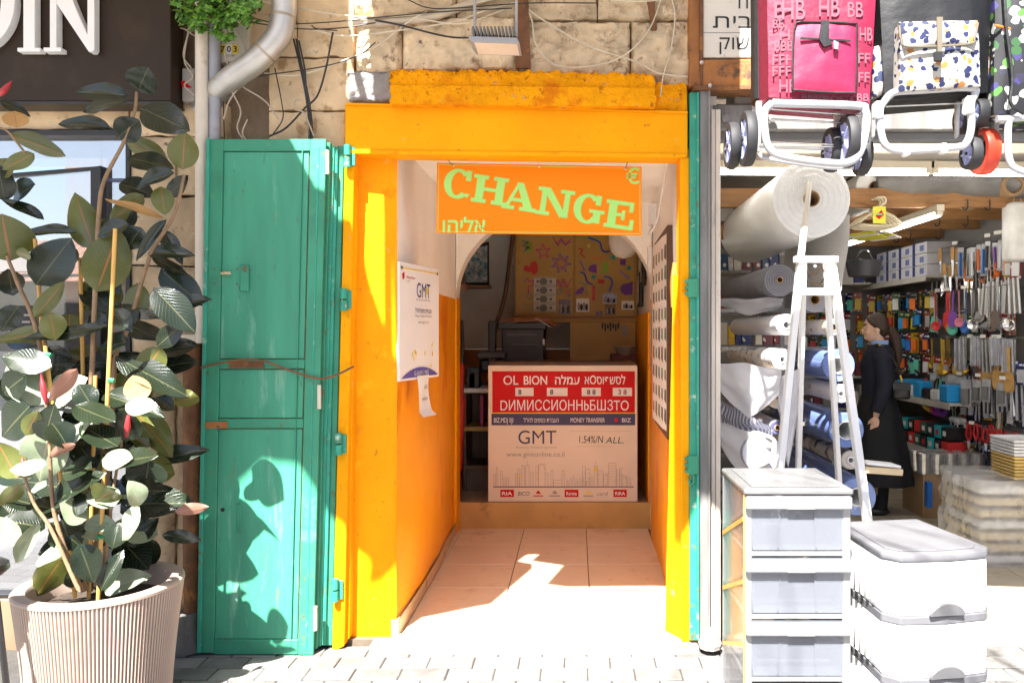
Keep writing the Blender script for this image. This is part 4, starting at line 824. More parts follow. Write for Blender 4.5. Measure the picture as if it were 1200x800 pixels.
# left of the counter
sh = thing('low_shelf', 'low white and yellow shelf unit beside the counter', 'shelf', W(556, 588, 2.6))
for v, m_ in ((455, plaster2), (500, ochre), (545, wood_d)): MB().ab(W(543, v, 2.5), W(590, v + 5, 2.5) + Vector((0, .4, 0))).build('board', m_, sh, bevel=.003)
MB().ab((W(543, 455, 2.5).x, 2.88, .22), (W(590, 455, 2.5).x, 2.9, 1.05)).build('back', wood_d, sh)
for u in (543, 588): MB().ab((W(u, 455, 2.5).x, 2.51, .215), (W(u, 455, 2.5).x + .02, 2.88, 1.05)).build('side', wood_d, sh)
for (u0, v0, u1, m_, lb) in ((546, 430, 562, black_m, 'black canister on the low shelf top'), (562, 462, 567, mat('dark_pink', (.3, .03, .09), .5), 'pink book upright on the low shelf'), (549, 436, 557, mat('dark_grey_plastic', (.05, .05, .055)), 'dark grey tub on the low shelf top')):
    vb = 455 if v0 < 455 else 500
    MB().ab(W(u0, v0, 2.55), W(u1, vb - .3, 2.55) + Vector((0, .12, 0))).build('container' if 'book' not in lb else 'book', m_, label=lb, cat='container' if 'book' not in lb else 'book', bevel=.008)
MB().ab(W(546, 549, 2.55), W(582, 587, 2.55) + Vector((0, .25, 0))).build('carton', mat('brown_grey_box', (.14, .09, .06), .7, .2), label='brown grey box on the floor under the low shelf', cat='box', bevel=.006)
um = thing('umbrella', 'folded red umbrella with black handle leaning by the arch', 'umbrella', W(541, 588, 2.3))
MB().tube(curve([W(537, 555, 2.3), W(538, 520, 2.3), W(540, 470, 2.3), W(541, 425, 2.3)], 5), [.008] + [.03] * 4 + [.034] * 6 + [.02] * 5, 10).build('canopy', mat('red_cloth', (.42, .015, .012), .6), um, smooth=60)
MB().tube([W(541, 428, 2.3), W(542, 405, 2.3), W(541, 375, 2.3)], [.02, .016, .012], 8).build('handle', black_m, um, smooth=50)
MB().tube([W(537, 555, 2.3), W(537, 588, 2.3)], .005, 6).build('tip', steel, um)
pf = thing('wall_shelf', 'small brown wall shelf left of the painted cupboard', 'shelf', W(556, 336, 3.6))
MB().ab(W(535, 334, 3.5), W(573, 337, 3.5) + Vector((0, .248, 0))).build('board', wood, pf, bevel=.003); MB().rect(540, 333, 547, 341, 3.49, .004).build('pink_tag', mat('pink_paper', (.6, .3, .22)), pf)
pfr = thing('framed_picture', 'framed blue line drawing standing on the small wall shelf', 'picture', W(560, 333, 3.6))
MB().pix([(545, 290), (573, 283), (573, 333.5), (545, 333.5)], 3.62, .02).build('frame', black_m, pfr, bevel=.003); MB().pix([(545, 293), (571, 287), (571, 331), (545, 331)], 3.618, .002).build('print', mat('blue_drawing', (.45, .5, .5), .5, .5, 25, dirt_light=((.06, .22, .35), .45, 22)), pfr)
k = MB(); k.lathe([(.0, -.135), (.06, -.12), (.10, -.08), (.118, -.02), (.118, .12), (.0, .16)], W(731, 283, 2.6), 20); k.tube([W(731, 283, 2.6) + Vector((0, 0, .1)), Vector((W(731, 283, 2.6).x, 2.6, 2.52))], .006, 6); k.build('lampshade', mat('white_cloth_shade', (.72, .68, .62), .8, .06, 10, .5, 14), label='white cloth lampshade hanging behind the orange sign', cat='lampshade', smooth=50)
# pictures and fittings on the right wall of the passage
fr = thing('framed_chart', 'tall dark framed chart of small pictures on the right passage wall', 'picture', (.48, .85, .93))
XF = XR + .0; k = MB(); y0, y1, z0, z1 = .40, 1.22, .92, 1.985
for a, b in (((y0, z0), (y1, z0)), ((y0, z1), (y1, z1)), ((y0, z0 - .017), (y0, z1 + .017)), ((y1, z0 - .017), (y1, z1 + .017))): k.bar((XF - .012 + .0215 * a[0], a[0], a[1]), (XF - .012 + .0215 * b[0], b[0], b[1]), .034, .03, (1, 0, 0))
k.build('frame', wood_d, fr, bevel=.003)
k = MB(); k.ab((XF - .014, y0 + .01, z0 + .01), (XF + .0, y1 - .01, z1 - .01)); k.build('sheet', paper, fr)
for r_ in range(9):
    for c_ in range(5):
        yy = y0 + .10 + c_ * .155; zz = z0 + .09 + r_ * .108; s_ = .03 + .014 * rnd.random()
        MB().prism([(-s_, -s_ * .6), (s_, -s_), (s_ * .8, s_ * .9), (-s_ * .6, s_)], (XF - .0155, yy, zz), (0, -1, 0), (0, 0, 1), .001).build('motif', [mat('dark_motif', (.10, .10, .09), .6, .5, 60), mat('green_motif', (.12, .22, .14), .6, .5, 60), mat('brown_motif', (.25, .16, .1), .6, .5, 60)][rnd.randrange(3)], fr)
for (yy, zz, h_, wd, lb) in ((2.75, 1.80, .28, .2, 'small black framed picture on the office right wall'), (2.45, 1.98, .34, .12, 'dark oval plaque on the office right wall')):
    k = MB(); k.ab((.50, yy - wd / 2, zz - h_ / 2), (.536, yy + wd / 2, zz + h_ / 2)); t_ = thing('framed_picture' if 'picture' in lb else 'wall_plaque', lb, 'picture', (.52, yy, zz - h_ / 2)); k.build('frame', black_m, t_, bevel=.01)
    MB().ab((.497, yy - wd / 2 + .03, zz - h_ / 2 + .03), (.5005, yy + wd / 2 - .03, zz + h_ / 2 - .03)).build('print', mat('tan_print', (.4, .3, .2), .5, .3, 20), t_)
jb = thing('alarm_box', 'white plastic alarm box with loose cables on the white passage wall', 'box', (.46, 1.3, 2.1))
MB().ab((.455, 1.22, 2.12), (.50, 1.32, 2.25)).build('case', white_pl, jb, bevel=.006)
MB().tube(curve([(.47, 1.25, 2.12), (.44, 1.1, 2.04), (.47, .95, 2.1), (.47, .7, 2.2), (.47, .4, 2.33)], 6), .006, 6).build('cable', white_pl, jb)
MB().tube(curve([(.475, 1.28, 2.12), (.48, 1.3, 1.9), (.49, 1.45, 1.62), (.495, 1.6, 1.2)], 6), .004, 6).build('cable', grey_metal, jb)
MB().ab((.47, 1.5, 1.86), (.50, 1.58, 2.02)).build('phone_unit', white_pl, label='white wall handset on the passage right wall', cat='handset', bevel=.008)
MB().tube(uvpath([(791, 308, .16), (788, 330, .16), (789, 360, .16)], .16), .012, 6).build('coiled_cable', mat('orange_rope', (.7, .35, .05), .7), label='orange painted cable end on the right jamb', cat='cable', smooth=50)

# ================================================================ unseen awnings, outlines cut so sun and shade land on the facade
aw_m = mat('awning_cloth', (.62, .52, .38), .85, .08, 4)
def aw(poly, h, name, label, thick=.006):
    q = []
    for X, z in poly: kk = (h - z) / 1.5; q.append((X - .325 * kk, -kk))  # wanted shade edge on the wall, traced back along the sun to height h
    t_ = thing(name, label, 'awning', (q[0][0], 0, h)); MB().prism(q, (0, 0, h), (1, 0, 0), (0, 1, 0), thick).build('cloth', aw_m, t_)
    for i in (0,): MB().tube([(q[0][0] * .98, -.0, h - .015), (q[-1][0], -.0, h - .015)], .012, 6).build('wall_rail', steel, t_)
    return t_
aw([(-4.5, 3.6), (-4.5, .40), (-2.0, .42), (-1.64, .44), (-1.52, .60), (-1.38, .73), (-1.22, .71), (-1.12, .56), (-0.93, .42), (-.87, 1.41), (-.99, 1.76), (-1.02, 1.9), (-1.14, 1.94), (-1.27, 2.19), (-1.0, 2.22), (-1.0, 2.55), (-1.07, 2.56), (-1.06, 2.95), (-1.06, 3.6)], 3.6, 'awning', 'unseen beige awning cloth over the left shop front, cut to shape the sunlight')
aw([(-.96, 3.63), (-.95, 2.6), (-.90, 2.2), (-.885, 1.9), (-.868, 1.41), (-1.0, .34), (-.93, .37), (-.86, .45), (-.66, .70), (-.60, .76), (-.62, 1.7), (-.66, 1.86), (-.77, 1.94), (-.77, 2.15), (-.40, 2.20), (-.40, 3.63)], 3.63, 'awning', 'unseen narrow beige awning cloth over the money changer door, cut to shape the sunlight')
aw([(-.66, 3.6), (-.705, 2.3), (-.705, 1.95), (-.47, 1.80), (-.44, 1.25), (-.3, 1.18), (.2, 1.20), (.36, 1.15), (.42, 1.2), (.415, 1.80), (.42, 2.08), (.445, 2.12), (.445, 3.6)], 3.6, 'awning', 'unseen wide beige awning cloth over the change sign, cut to shape the sunlight')
aw([(.43, 3.62), (.43, 2.12), (.475, 2.06), (.475, 1.80), (.43, 1.62), (.44, .55), (.50, .45), (.60, .62), (.74, .50), (.77, 2.3), (.77, 3.62)], 3.62, 'awning', 'unseen slim beige awning strip added to shade the shutter post')
aw([(.62, 3.64), (.62, 2.75), (1.72, 2.75), (1.98, 1.32), (2.6, 1.22), (4.5, 1.28), (4.5, 3.64)], 3.64, 'awning', 'unseen shallow awning cloth over the housewares stall, cut to shape the sunlight')
MB().tube([Vector((-1.25, 0, 3.58)), Vector((-1.20, -.9, 3.58)), Vector((-1.42, -1.6, 3.58))], .02, 6).build('shadow_strut', steel, label='unseen thin steel strut added to cast a bar across the sun patch', cat='strut')  # added out of view to draw a dark bar through the jamb's sun patch
MB().box((-1.26, -.80, 3.585), (.30, .21, .018)).build('sun_block_board', wood, label='unseen wooden board added to keep the sun off the lintel', cat='board')  # added out of view to block sunlight from the lintel
# ================================================================ housewares stall: shell
XW, YB, ZC = 3.3, 4.6, 2.62
sf = MB().ab((.655, .0, -.024), (3.4, 4.7, -.006)).build('stall_floor', grout, kind='structure')
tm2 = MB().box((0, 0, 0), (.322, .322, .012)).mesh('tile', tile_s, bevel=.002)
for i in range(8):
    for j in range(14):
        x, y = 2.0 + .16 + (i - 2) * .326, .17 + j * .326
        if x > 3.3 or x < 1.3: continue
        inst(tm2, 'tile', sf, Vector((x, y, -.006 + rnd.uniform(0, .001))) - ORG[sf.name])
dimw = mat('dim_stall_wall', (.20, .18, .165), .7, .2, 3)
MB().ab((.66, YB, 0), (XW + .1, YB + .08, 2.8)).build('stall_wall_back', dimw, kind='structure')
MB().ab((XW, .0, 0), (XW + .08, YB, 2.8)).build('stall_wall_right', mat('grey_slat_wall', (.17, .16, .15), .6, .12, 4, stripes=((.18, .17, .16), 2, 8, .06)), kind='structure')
ceil = MB().ab((.66, .3, ZC), (XW, YB, ZC + .08)).build('stall_ceiling', mat('stall_ceiling_paint', (.58, .53, .46), .7, .1), kind='structure')
for y in (1.70, 2.25, 2.82, 3.45, 4.1): MB().ab((.66, y, 2.30), (XW, y + .05, 2.43)).build('joist', wood, ceil, bevel=.004)
for y in (2.0, 2.55): MB().ab((.66, y, 2.435), (XW, y + .12, 2.46)).build('board', white_pa, ceil, bevel=.003)
# shutter box and front fascia
sb = thing('shutter_box', 'grey metal roller shutter box above the stall opening', 'shutter', W(1000, 150, .05))
MB().ab(W(834, 122, .02), (3.4, .26, 2.395)).build('case', grey_metal, sb, bevel=.006); MB().ab((.66, .06, 2.355), (3.4, .12, 2.396)).build('bottom_slat', mat('dark_slat', (.16, .155, .15), .5), sb, bevel=.004)
MB().ab((.74, .03, 2.52), (3.4, .24, 2.80)).build('upper_case', mat('brown_grey_metal', (.17, .15, .13), .6, .2), sb, bevel=.006)
MB().ab((.62, .10, 2.80), (3.4, .5, 4.3)).build('stall_fascia', mat('stall_fascia_paint', (.4, .37, .33), .8), bld)
for u in (850, 905): MB().lathe([(.02, 0), (.02, .012), (0, .016)], W(u, 139, -.0), 10, (0, -1, 0)).build('bolt', grey_metal, sb)
tube_m = mat('lit_tube', (1, .98, .93), .5, 0, emit=4.5); fix = mat('cream_fitting', (.66, .60, .48), .5, .06)
def striplight(a, b, label, up=(0, 0, 1), wd=.05):
    a, b = Vector(a), Vector(b); t_ = thing('strip_light', label, 'lamp', (a + b) / 2, group=None); d = (b - a).normalized()
    MB().tube([a, b], .014, 8).build('tube', tube_m, t_); o = Vector(up) * .045
    MB().bar(a + o - d * .03, b + o + d * .03, wd, .045).build('housing', fix, t_, bevel=.003)
    for q in (a, b): MB().box(q + o * .45, (.04, .04, .05)).build('lamp_holder', fix, t_, bevel=.004)
    return t_
striplight((.78, .42, 2.47), (2.45, .42, 2.455), 'long lit strip light just behind the shutter box')
striplight((.72, .95, 2.385), (2.05, .95, 2.38), 'lit strip light over the white bubble wrap roll'); striplight((2.09, .95, 2.38), (3.2, .95, 2.37), 'lit strip light over the grey tarpaulin roll')
MB().ab((.67, .60, 2.42), (3.25, .63, 2.52)).build('light_beam', mat('cream_beam', (.60, .52, .40), .6, .08), label='cream painted wooden beam between the strip lights', cat='beam', bevel=.004)
striplight((2.42, 1.62, 2.235), (2.42, 2.62, 2.235), 'lit strip light hung along the aisle above the hangers'); striplight((2.40, 2.75, 2.225), (2.38, 3.9, 2.225), 'lit strip light deeper in the aisle, end to end with another')
striplight((.80, 2.2, 2.1), (.80, 3.4, 2.1), 'lit strip light along the partition behind the rolls')
# lofts of goods under the ceiling
lo = thing('loft_shelf', 'brown plank loft shelf above the rolls', 'shelf', (1.0, 2.0, 2.2))
MB().ab((.66, 1.9, 2.20), (1.55, 3.4, 2.235)).build('board', wood_d, lo, bevel=.003); MB().ab((.66, 1.86, 2.10), (1.55, 1.90, 2.20)).build('fascia', wood, lo, bevel=.003)
for i in range(7):
    MB().ab((.70 + i * .11, 1.95, 2.236), (.79 + i * .11, 2.15, 2.32 + rnd.uniform(0, .06))).build('box', [red_i, black_m, mat('grey_pack', (.4, .4, .4), .5), paper, mat('blue_pack', (.03, .1, .35), .5)][i % 5], label='%s pack lying on the brown loft shelf' % ['red', 'black', 'grey', 'white', 'dark blue', 'second red', 'second black'][i], cat='box', group='packs on the loft shelf', bevel=.004)

# ---------------------------------------------------------------- rolls
def roll(name, label, u, v, y, rpx, ln, m, corepx=None, n=24, end=None, sag=0, corem=None, swirl=0):
    c = W(u, v, y); r = rpx * px(y); cr = (corepx or rpx * .35) * px(y); t_ = thing(name, label, 'roll', c - Vector((0, 0, r)))
    k = MB(); k.lathe([(cr, .003), (r - .004, 0), (r, .004), (r, ln - .004), (r - .004, ln), (cr, ln - .003)], c, n, (0, 1, 0), closed=True); k.build('sheet', m, t_, smooth=40)
    k = MB(); k.lathe([(cr - .004, -.006), (cr + .0005, -.006), (cr + .0005, ln + .004), (cr - .004, ln + .004)], c, 16, (0, 1, 0), closed=True); k.build('core', corem or carton, t_, smooth=40)
    if swirl:
        k = MB(); pts = []
        for i in range(swirl * 14): a = i / 14 * 2 * math.pi; rr = cr + (r - cr) * i / (swirl * 14); pts.append(c + Vector((rr * math.cos(a), -.001, rr * math.sin(a))))
        for a, b in zip(pts, pts[1:]): k.bar(a, b, .002, .003, (0, 1, 0))
        k.build('layer_edge', end or grey_i, t_)
    return t_
bub = mat('bubble_wrap', (.80, .79, .76), .35, .04, 20, .5, 120)
rb = roll('bubble_wrap_roll', 'huge white bubble wrap roll over the ladder', 951, 233, .45, 45.5, 1.5, bub, 9.5, 48)
for ri in (.06, .09, .12, .15, .18):
    k = MB(); k.lathe([(ri, -.0012), (ri + .0012, -.0012), (ri + .0012, .002), (ri, .002)], W(951, 233, .45), 40, (0, 1, 0), closed=True); k.build('layer_edge', mat('layer_line', (.66, .64, .6), .5), rb)
def tail(i, j):
    a = W(996, 240, .48); return Vector((a.x - .004 - .03 * j + .01 * math.sin(j * 5), .48 + i * 1.3, a.z - .05 - .34 * j - .06 * (1 - i) * j))
k = MB(); k.grid(tail, 10, 14); k.build('loose_end', bub, rb, smooth=60)
roll('bubble_wrap_roll', 'small white bubble wrap roll lying on the joists', 1026, 220, 1.75, 23, 1.2, bub, 8, 32)
roll('bubble_wrap_roll', 'pale bubble wrap roll half hidden behind the huge roll', 998, 215, 2.2, 22, 1.0, bub, 8, 32)
k = MB(); k.tube(curve([(2.05, 1.75, 2.47), (2.5, 1.74, 2.50), (2.9, 1.72, 2.47), (3.15, 1.70, 2.45)], 6), [.05, .08, .10, .11, .11, .12, .12, .11, .12, .12, .11, .11, .10, .10, .11, .10, .09, .07, .05][:19], 12).build('tarpaulin_roll', mat('grey_tarpaulin', (.20, .19, .18), .35, .25, 6, .8, 12), label='grey plastic tarpaulin bundle lying on the joists', cat='tarpaulin', smooth=60)
roll('carton_tube', 'open cardboard tube end lying on the joists', 1188, 217, 1.6, 13, .8, carton, 10.5, 20)
gry = mat('grey_felt', (.17, .165, .18), .8, .12, 8, .4, 60); wht = mat('white_vinyl', (.72, .71, .74), .3, .08, 3); clr = mat('clear_film', (.62, .62, .66), .18, .06, 3)
blu = mat('blue_film', (.13, .20, .46), .14, .3, 5, aniso=(2, .12, 2), spec=.8, dirt_light=((.42, .46, .58), .25, 9)); cream_v = mat('cream_vinyl', (.68, .56, .44), .4, .1, 4)  # pale streaks on the blue film are highlights painted into the colour
flo = pattern('brown_floral_vinyl', ['#e8e2da', '#b9a08c', '#8a6a58', '#e0d8d0', '#d6cfc8', '#55463f'], 22, .35, '#ece8e4', .32)
orp = pattern('orange_floral_vinyl', ['#e8a050', '#c86a7a', '#ded0c4', '#8a70a0', '#e8c060'], 20, .35, '#e8e2dc', .36)
rdo = pattern('red_dot_vinyl', ['#c0202c', '#c84a50', '#e8e4e4'], 26, .35, '#e6e2e6', .14); gbr = pattern('grey_brown_vinyl', ['#6a6460', '#a09890', '#d8d0c8', '#48403c'], 14, .4, '#b8b0a8', .45)
net = mat('grey_net', (.20, .20, .25), .6, .1, 5, stripes=((.56, .56, .62), 1, 46, .38)); striv = mat('striped_vinyl', (.70, .69, .74), .4, .05, 5, stripes=((.10, .10, .22), 1, 30, .35))
rolls = [
 ('mat_roll', 'dark grey felt mat roll with a spiral end', 914, 328, .62, 19, 1.3, gry, 4, 'S'), ('vinyl_roll', 'plain white vinyl roll above the floral roll', 922, 380.5, .48, 12.5, 1.25, wht, 5, 0),
 ('vinyl_roll', 'brown floral vinyl roll under the plain white roll', 917, 421, .48, 12.5, 1.25, flo, 4, 0), ('vinyl_roll', 'cream vinyl roll with its sheet pulled loose', 913, 463, .48, 16, 1.25, cream_v, 5, 0),
 ('vinyl_roll', 'thin navy striped vinyl roll beside the grey netting', 911, 501, .48, 8.5, 1.25, striv, 3.5, 0), ('net_roll', 'thick roll of grey plastic netting', 893, 531, .42, 23, 1.2, net, 4, 0),
 ('felt_roll', 'pale grey roll tucked behind the ladder', 955, 351, .75, 15, 1.2, mat('pale_grey_felt', (.42, .41, .43), .7, .1, 8), 6, 'S'), ('vinyl_roll', 'orange floral vinyl roll high on the right rack', 978, 383, .55, 9.5, 1.3, orp, 4.5, 0),
 ('film_roll', 'blue plastic film roll under the orange floral roll', 983, 428, .55, 19, 1.3, blu, 10, 0), ('vinyl_roll', 'white vinyl roll with red dots between blue rolls', 986, 461, .55, 11, 1.3, rdo, 4, 0),
 ('film_roll', 'big blue plastic film roll in the middle of the right rack', 992, 504, .55, 20.5, 1.3, blu, 11, 0), ('vinyl_roll', 'grey brown patterned vinyl roll between the lower blue rolls', 997, 539, .55, 11, 1.3, gbr, 4, 0),
 ('film_roll', 'lowest blue plastic film roll standing near the ladder foot', 1005, 582, .52, 22, 1.3, blu, 11, 0)]
for nm, lb, u, v, y, rp, ln, m_, cp, s in rolls: roll(nm, lb, u, v, y, rp, ln, m_, cp, 28, swirl=5 if s else 0, end=mat('felt_edge', (.30, .29, .31), .8), corem=white_pl if m_ in (blu, wht, rdo, flo, gbr) else carton)
# sheets hanging off rolls
def flap(name, label, u0, v0, u1, v1, y0, y1, m, drop, seed, par=None):
    a = W(u0, v0, y0); b = W(u1, v1, y0)
    def fn(i, j):
        q = a + (b - a) * i; n_ = noise.noise(Vector((i * 3 + seed, j * 3, seed)))
        return Vector((q.x + .02 * n_, y0 + (y1 - y0) * (1 - i) * .6 + .05 * j + .03 * n_, q.z - drop * j * (1 - .75 * abs(i - .55) * 1.6) + .02 * n_))
    k = MB(); k.grid(fn, 16, 12); return k.build(name, m, label=label, cat='sheet', smooth=70)
flap('loose_sheet', 'white vinyl sheet corner hanging in front of the cream roll', 846, 425, 916, 432, .36, .9, wht, .30, 2)
flap('loose_sheet', 'clear plastic sheet hanging behind the ladder leg', 918, 440, 938, 432, .33, .45, clr, .50, 5)
flap('loose_sheet', 'dark netting sheet drooping beside the partition', 846, 470, 906, 500, .42, 1.1, net, .20, 9)
flap('loose_sheet', 'pale grey felt sheet hanging from the mat roll', 850, 345, 918, 350, .66, 1.3, mat('pale_grey_felt', (.42, .41, .43)), .10, 11)
flap('loose_sheet', 'crumpled clear film spilling behind the drawer tower', 852, 500, 905, 515, .30, .8, clr, .28, 14)
rk = thing('roll_rack', 'grey steel rack carrying the plastic and vinyl rolls', 'rack', (1.2, 1.6, 0))
for x in (.74, 1.20, 1.50):
    for y in (.95, 1.7): MB().ab((x - .012, y - .012, -.0), (x + .012, y + .012, 1.9)).build('upright', grey_metal, rk)
for z in (.35, .62, .92, 1.14, 1.36, 1.58):
    for y in (.95, 1.7): MB().ab((.74, y - .008, z - .01), (1.50, y + .008, z + .01)).build('crossbar', grey_metal, rk)
# boxes/clutter of goods behind the rolls on the partition side
gx = ['#2a3566', '#c8bfae', '#6b2f38', '#c9a227', '#35506b', '#8f8b86', '#5a7a3a', '#b9b4b0', '#43302a', '#7a1f22']
names_ = ['navy', 'cream', 'maroon', 'mustard', 'steel blue', 'grey', 'olive green', 'pale grey', 'dark brown', 'deep red']
packm = [pattern('pack_' + str(i), [g, g, gx[(i + 3) % 10], '#d0ccc4', g], 22, .4, g, .45) for i, g in enumerate(gx)]
for zz, y in ((1.62, 2.3), (1.92, 2.3), (1.30, 2.35), (1.0, 2.35)):
    shf = MB().ab((.67, y, zz - .02), (1.75, y + .3, zz)).build('goods_shelf', grey_metal, label='grey goods shelf behind the rolls, %s of four' % {1.62: 'second highest', 1.92: 'highest', 1.30: 'second lowest', 1.0: 'lowest'}[zz], cat='shelf', bevel=.002)
    x = .70
    while x < 1.70:
        wd = rnd.uniform(.035, .09); h_ = rnd.uniform(.10, .24); c_ = rnd.randrange(10)
        MB().ab((x, y + .02, zz + .0005), (x + wd - .006, y + .18, zz + h_)).build('pack', packm[c_], label='%s pack on the shelves behind the rolls' % names_[c_], cat='pack', group='%s packs behind the rolls' % names_[c_], bevel=.003); x += wd

# ---------------------------------------------------------------- step ladder
ld = thing('step_ladder', 'old white painted step ladder in front of the rolls', 'ladder', W(965, 600, .2))
LYf, LYb = .18, .42
def lb_(a, b, y0, y1, wd, th, name, m=white_pa): MB().bar(W(*a, y0), W(*b, y1), wd, th, (0, 1, 0)).build(name, m, ld, bevel=.003)
lb_((938, 306), (904, 650), .22, -.02, .030, .05, 'leg'); lb_((974, 306), (1022, 650), .22, -.02, .034, .05, 'leg')
lb_((942, 306), (934, 600), .26, .46, .024, .04, 'rear_leg'); lb_((968, 306), (985, 600), .26, .46, .024, .04, 'rear_leg')
lb_((931, 304), (981, 304), .20, .20, .03, .05, 'top_rail'); lb_((934, 342), (979, 342), .19, .19, .034, .06, 'tread'); lb_((936, 322), (944, 322), .21, .21, .16, .04, 'side_plate'); lb_((967, 322), (975, 322), .21, .21, .16, .04, 'side_plate')
for v_, t_ in ((410, .33), (480, .52), (550, .73)):
    uA = 938 - 34 * (v_ - 306) / 344; uB = 974 + 48 * (v_ - 306) / 344; yy = .22 - .24 * (v_ - 306) / 344
    if v_ == 550: lb_((1008, 548), (1051, 551), yy + .03, yy + .05, .03, .12, 'tread', mat('bare_wood', (.62, .48, .28), .6, .15, 10))
lb_((1010, 541), (1050, 545), .08, .10, .012, .10, 'tread_top')
MB().tube([W(949, 214, .42), W(938, 306, .24)], [.013, .019], 8).build('pole', mat('pale_pole', (.66, .60, .50), .4, .08), ld, smooth=50)
for u, v in ((959, 341), (955, 312)): MB().lathe([(.008, 0), (.008, .006), (0, .008)], W(u, v, .165), 8, (0, -1, 0)).build('bolt', steel, ld)
for pts in ([(945, 318, .25), (955, 322, .25), (962, 314, .25), (970, 326, .25)], [(946, 330, .26), (960, 333, .26), (968, 322, .26)]): MB().tube(uvpath(pts, .25), .003, 5).build('cord', mat('brown_rope', (.3, .2, .1)), ld)

# ---------------------------------------------------------------- drawer towers on the pavement
def clearplastic(name, col, a, rough=.25):
    m = bpy.data.materials.new(name); m.use_nodes = True; N = m.node_tree.nodes; L = m.node_tree.links
    b = N['Principled BSDF']; b.inputs['Base Color'].default_value = (*col, 1); b.inputs['Roughness'].default_value = rough; b.inputs['Alpha'].default_value = a
    return m
clp = clearplastic('clear_drawer_plastic', (.22, .235, .27), .46, .12); gfr = mat('pale_grey_plastic', (.22, .22, .22), .4, .08, 5, spec=.6); dgp = mat('grey_lid_plastic', (.13, .13, .14), .42, .10, 9)
def clear_tower():
    x0, x1, y0, y1, zt = .613, 1.0, -.80, -.36, .885; t_ = thing('drawer_tower', 'tall tower of clear plastic drawers with grey frame on the pavement', 'drawers', ((x0 + x1) / 2, (y0 + y1) / 2, 0))
    MB().ab((x0 - .004, y0 - .012, zt - .022), (x1 + .006, y1 + .004, zt)).build('lid', mat('translucent_lid', (.15, .15, .15), .25, .12, 8), t_, bevel=.006)
    MB().ab((x0 + .03, y0 + .03, zt + .0005), (x1 - .03, y1 - .03, zt + .004)).build('lid_panel', mat('translucent_lid', (.15, .15, .15)), t_, bevel=.002)
    for x in (x0, x1 - .008): MB().ab((x, y0 + .03, .02), (x + .008, y1, zt - .022)).build('side_panel', clp if x < x0 + .1 else gfr, t_)
    for i, (xx, yy) in enumerate(((x0 - .001, y0 + .005), (x1 - .029, y0 + .005), (x0 - .001, y1 - .03), (x1 - .029, y1 - .03))): MB().ab((xx, yy, 0), (xx + .030, yy + .026, zt - .022)).build('corner_post', gfr, t_, bevel=.004)
    MB().ab((x0 - .003, y0 + .002, 0), (x0 + .002, y0 + .008, zt - .022)).build('tape_edge', mat('orange_tape', (.62, .30, .06), .5), t_)
    pitch = .2285
    for i in range(4):
        zt_ = zt - .025 - i * pitch; zb_ = zt_ - .200
        MB().ab((x0 + .004, y0 + .008, zb_ - .024), (x1 - .004, y1, zb_ - .006)).build('divider', gfr, t_, bevel=.003)
        for q in range(2): MB().bar((x0 - .002, y0 + .02, zb_ + .11 + q * .03 - .0), (x0 - .002, y1 - .02, zb_ - .04 + q * .02), .003, .016).build('side_brace', mat('orange_tape', (.62, .30, .06)) if q == 0 else clp, t_)
        d = MB()
        A = [(x0 + .030, zb_), (x1 - .030, zb_), (x1 - .022, zt_), (x0 + .022, zt_)]
        d.prism(A, (0, y0 + .006, 0), (1, 0, 0), (0, 0, 1), -.004); d.ab((x0 + .034, y0 + .012, zb_), (x1 - .034, y1 - .02, zb_ + .004))
        for x in (x0 + .032, x1 - .036): d.ab((x, y0 + .012, zb_ + .004), (x + .004, y1 - .02, zt_ - .01))
        d.ab((x0 + .037, y1 - .024, zb_ + .004), (x1 - .037, y1 - .02, zt_ - .01))
        dd = d.build('drawer', clp, t_)
        MB().ab((x0 + .001, y0 - .022, zt_ - .048), (x1 - .001, y0 - .001, zt_ - .001)).build('handle', clearplastic('clear_handle', (.30, .30, .31), .75) if 'ch' not in MATS else MATS['ch'], dd, bevel=.006)
        MB().ab((x0 + .15, y0 - .0235, zt_ - .046), (x0 + .25, y0 - .020, zt_ - .003)).build('grip', gfr, dd, bevel=.001)
        for fx in (.12, .26): MB().bar((x0 + fx, y0 + .001, zb_ + .01), (x0 + fx + (.01 if fx < .2 else -.006), y0 + .001, zt_ - .05), .003, .003).build('front_rib', clp, dd)
clear_tower()
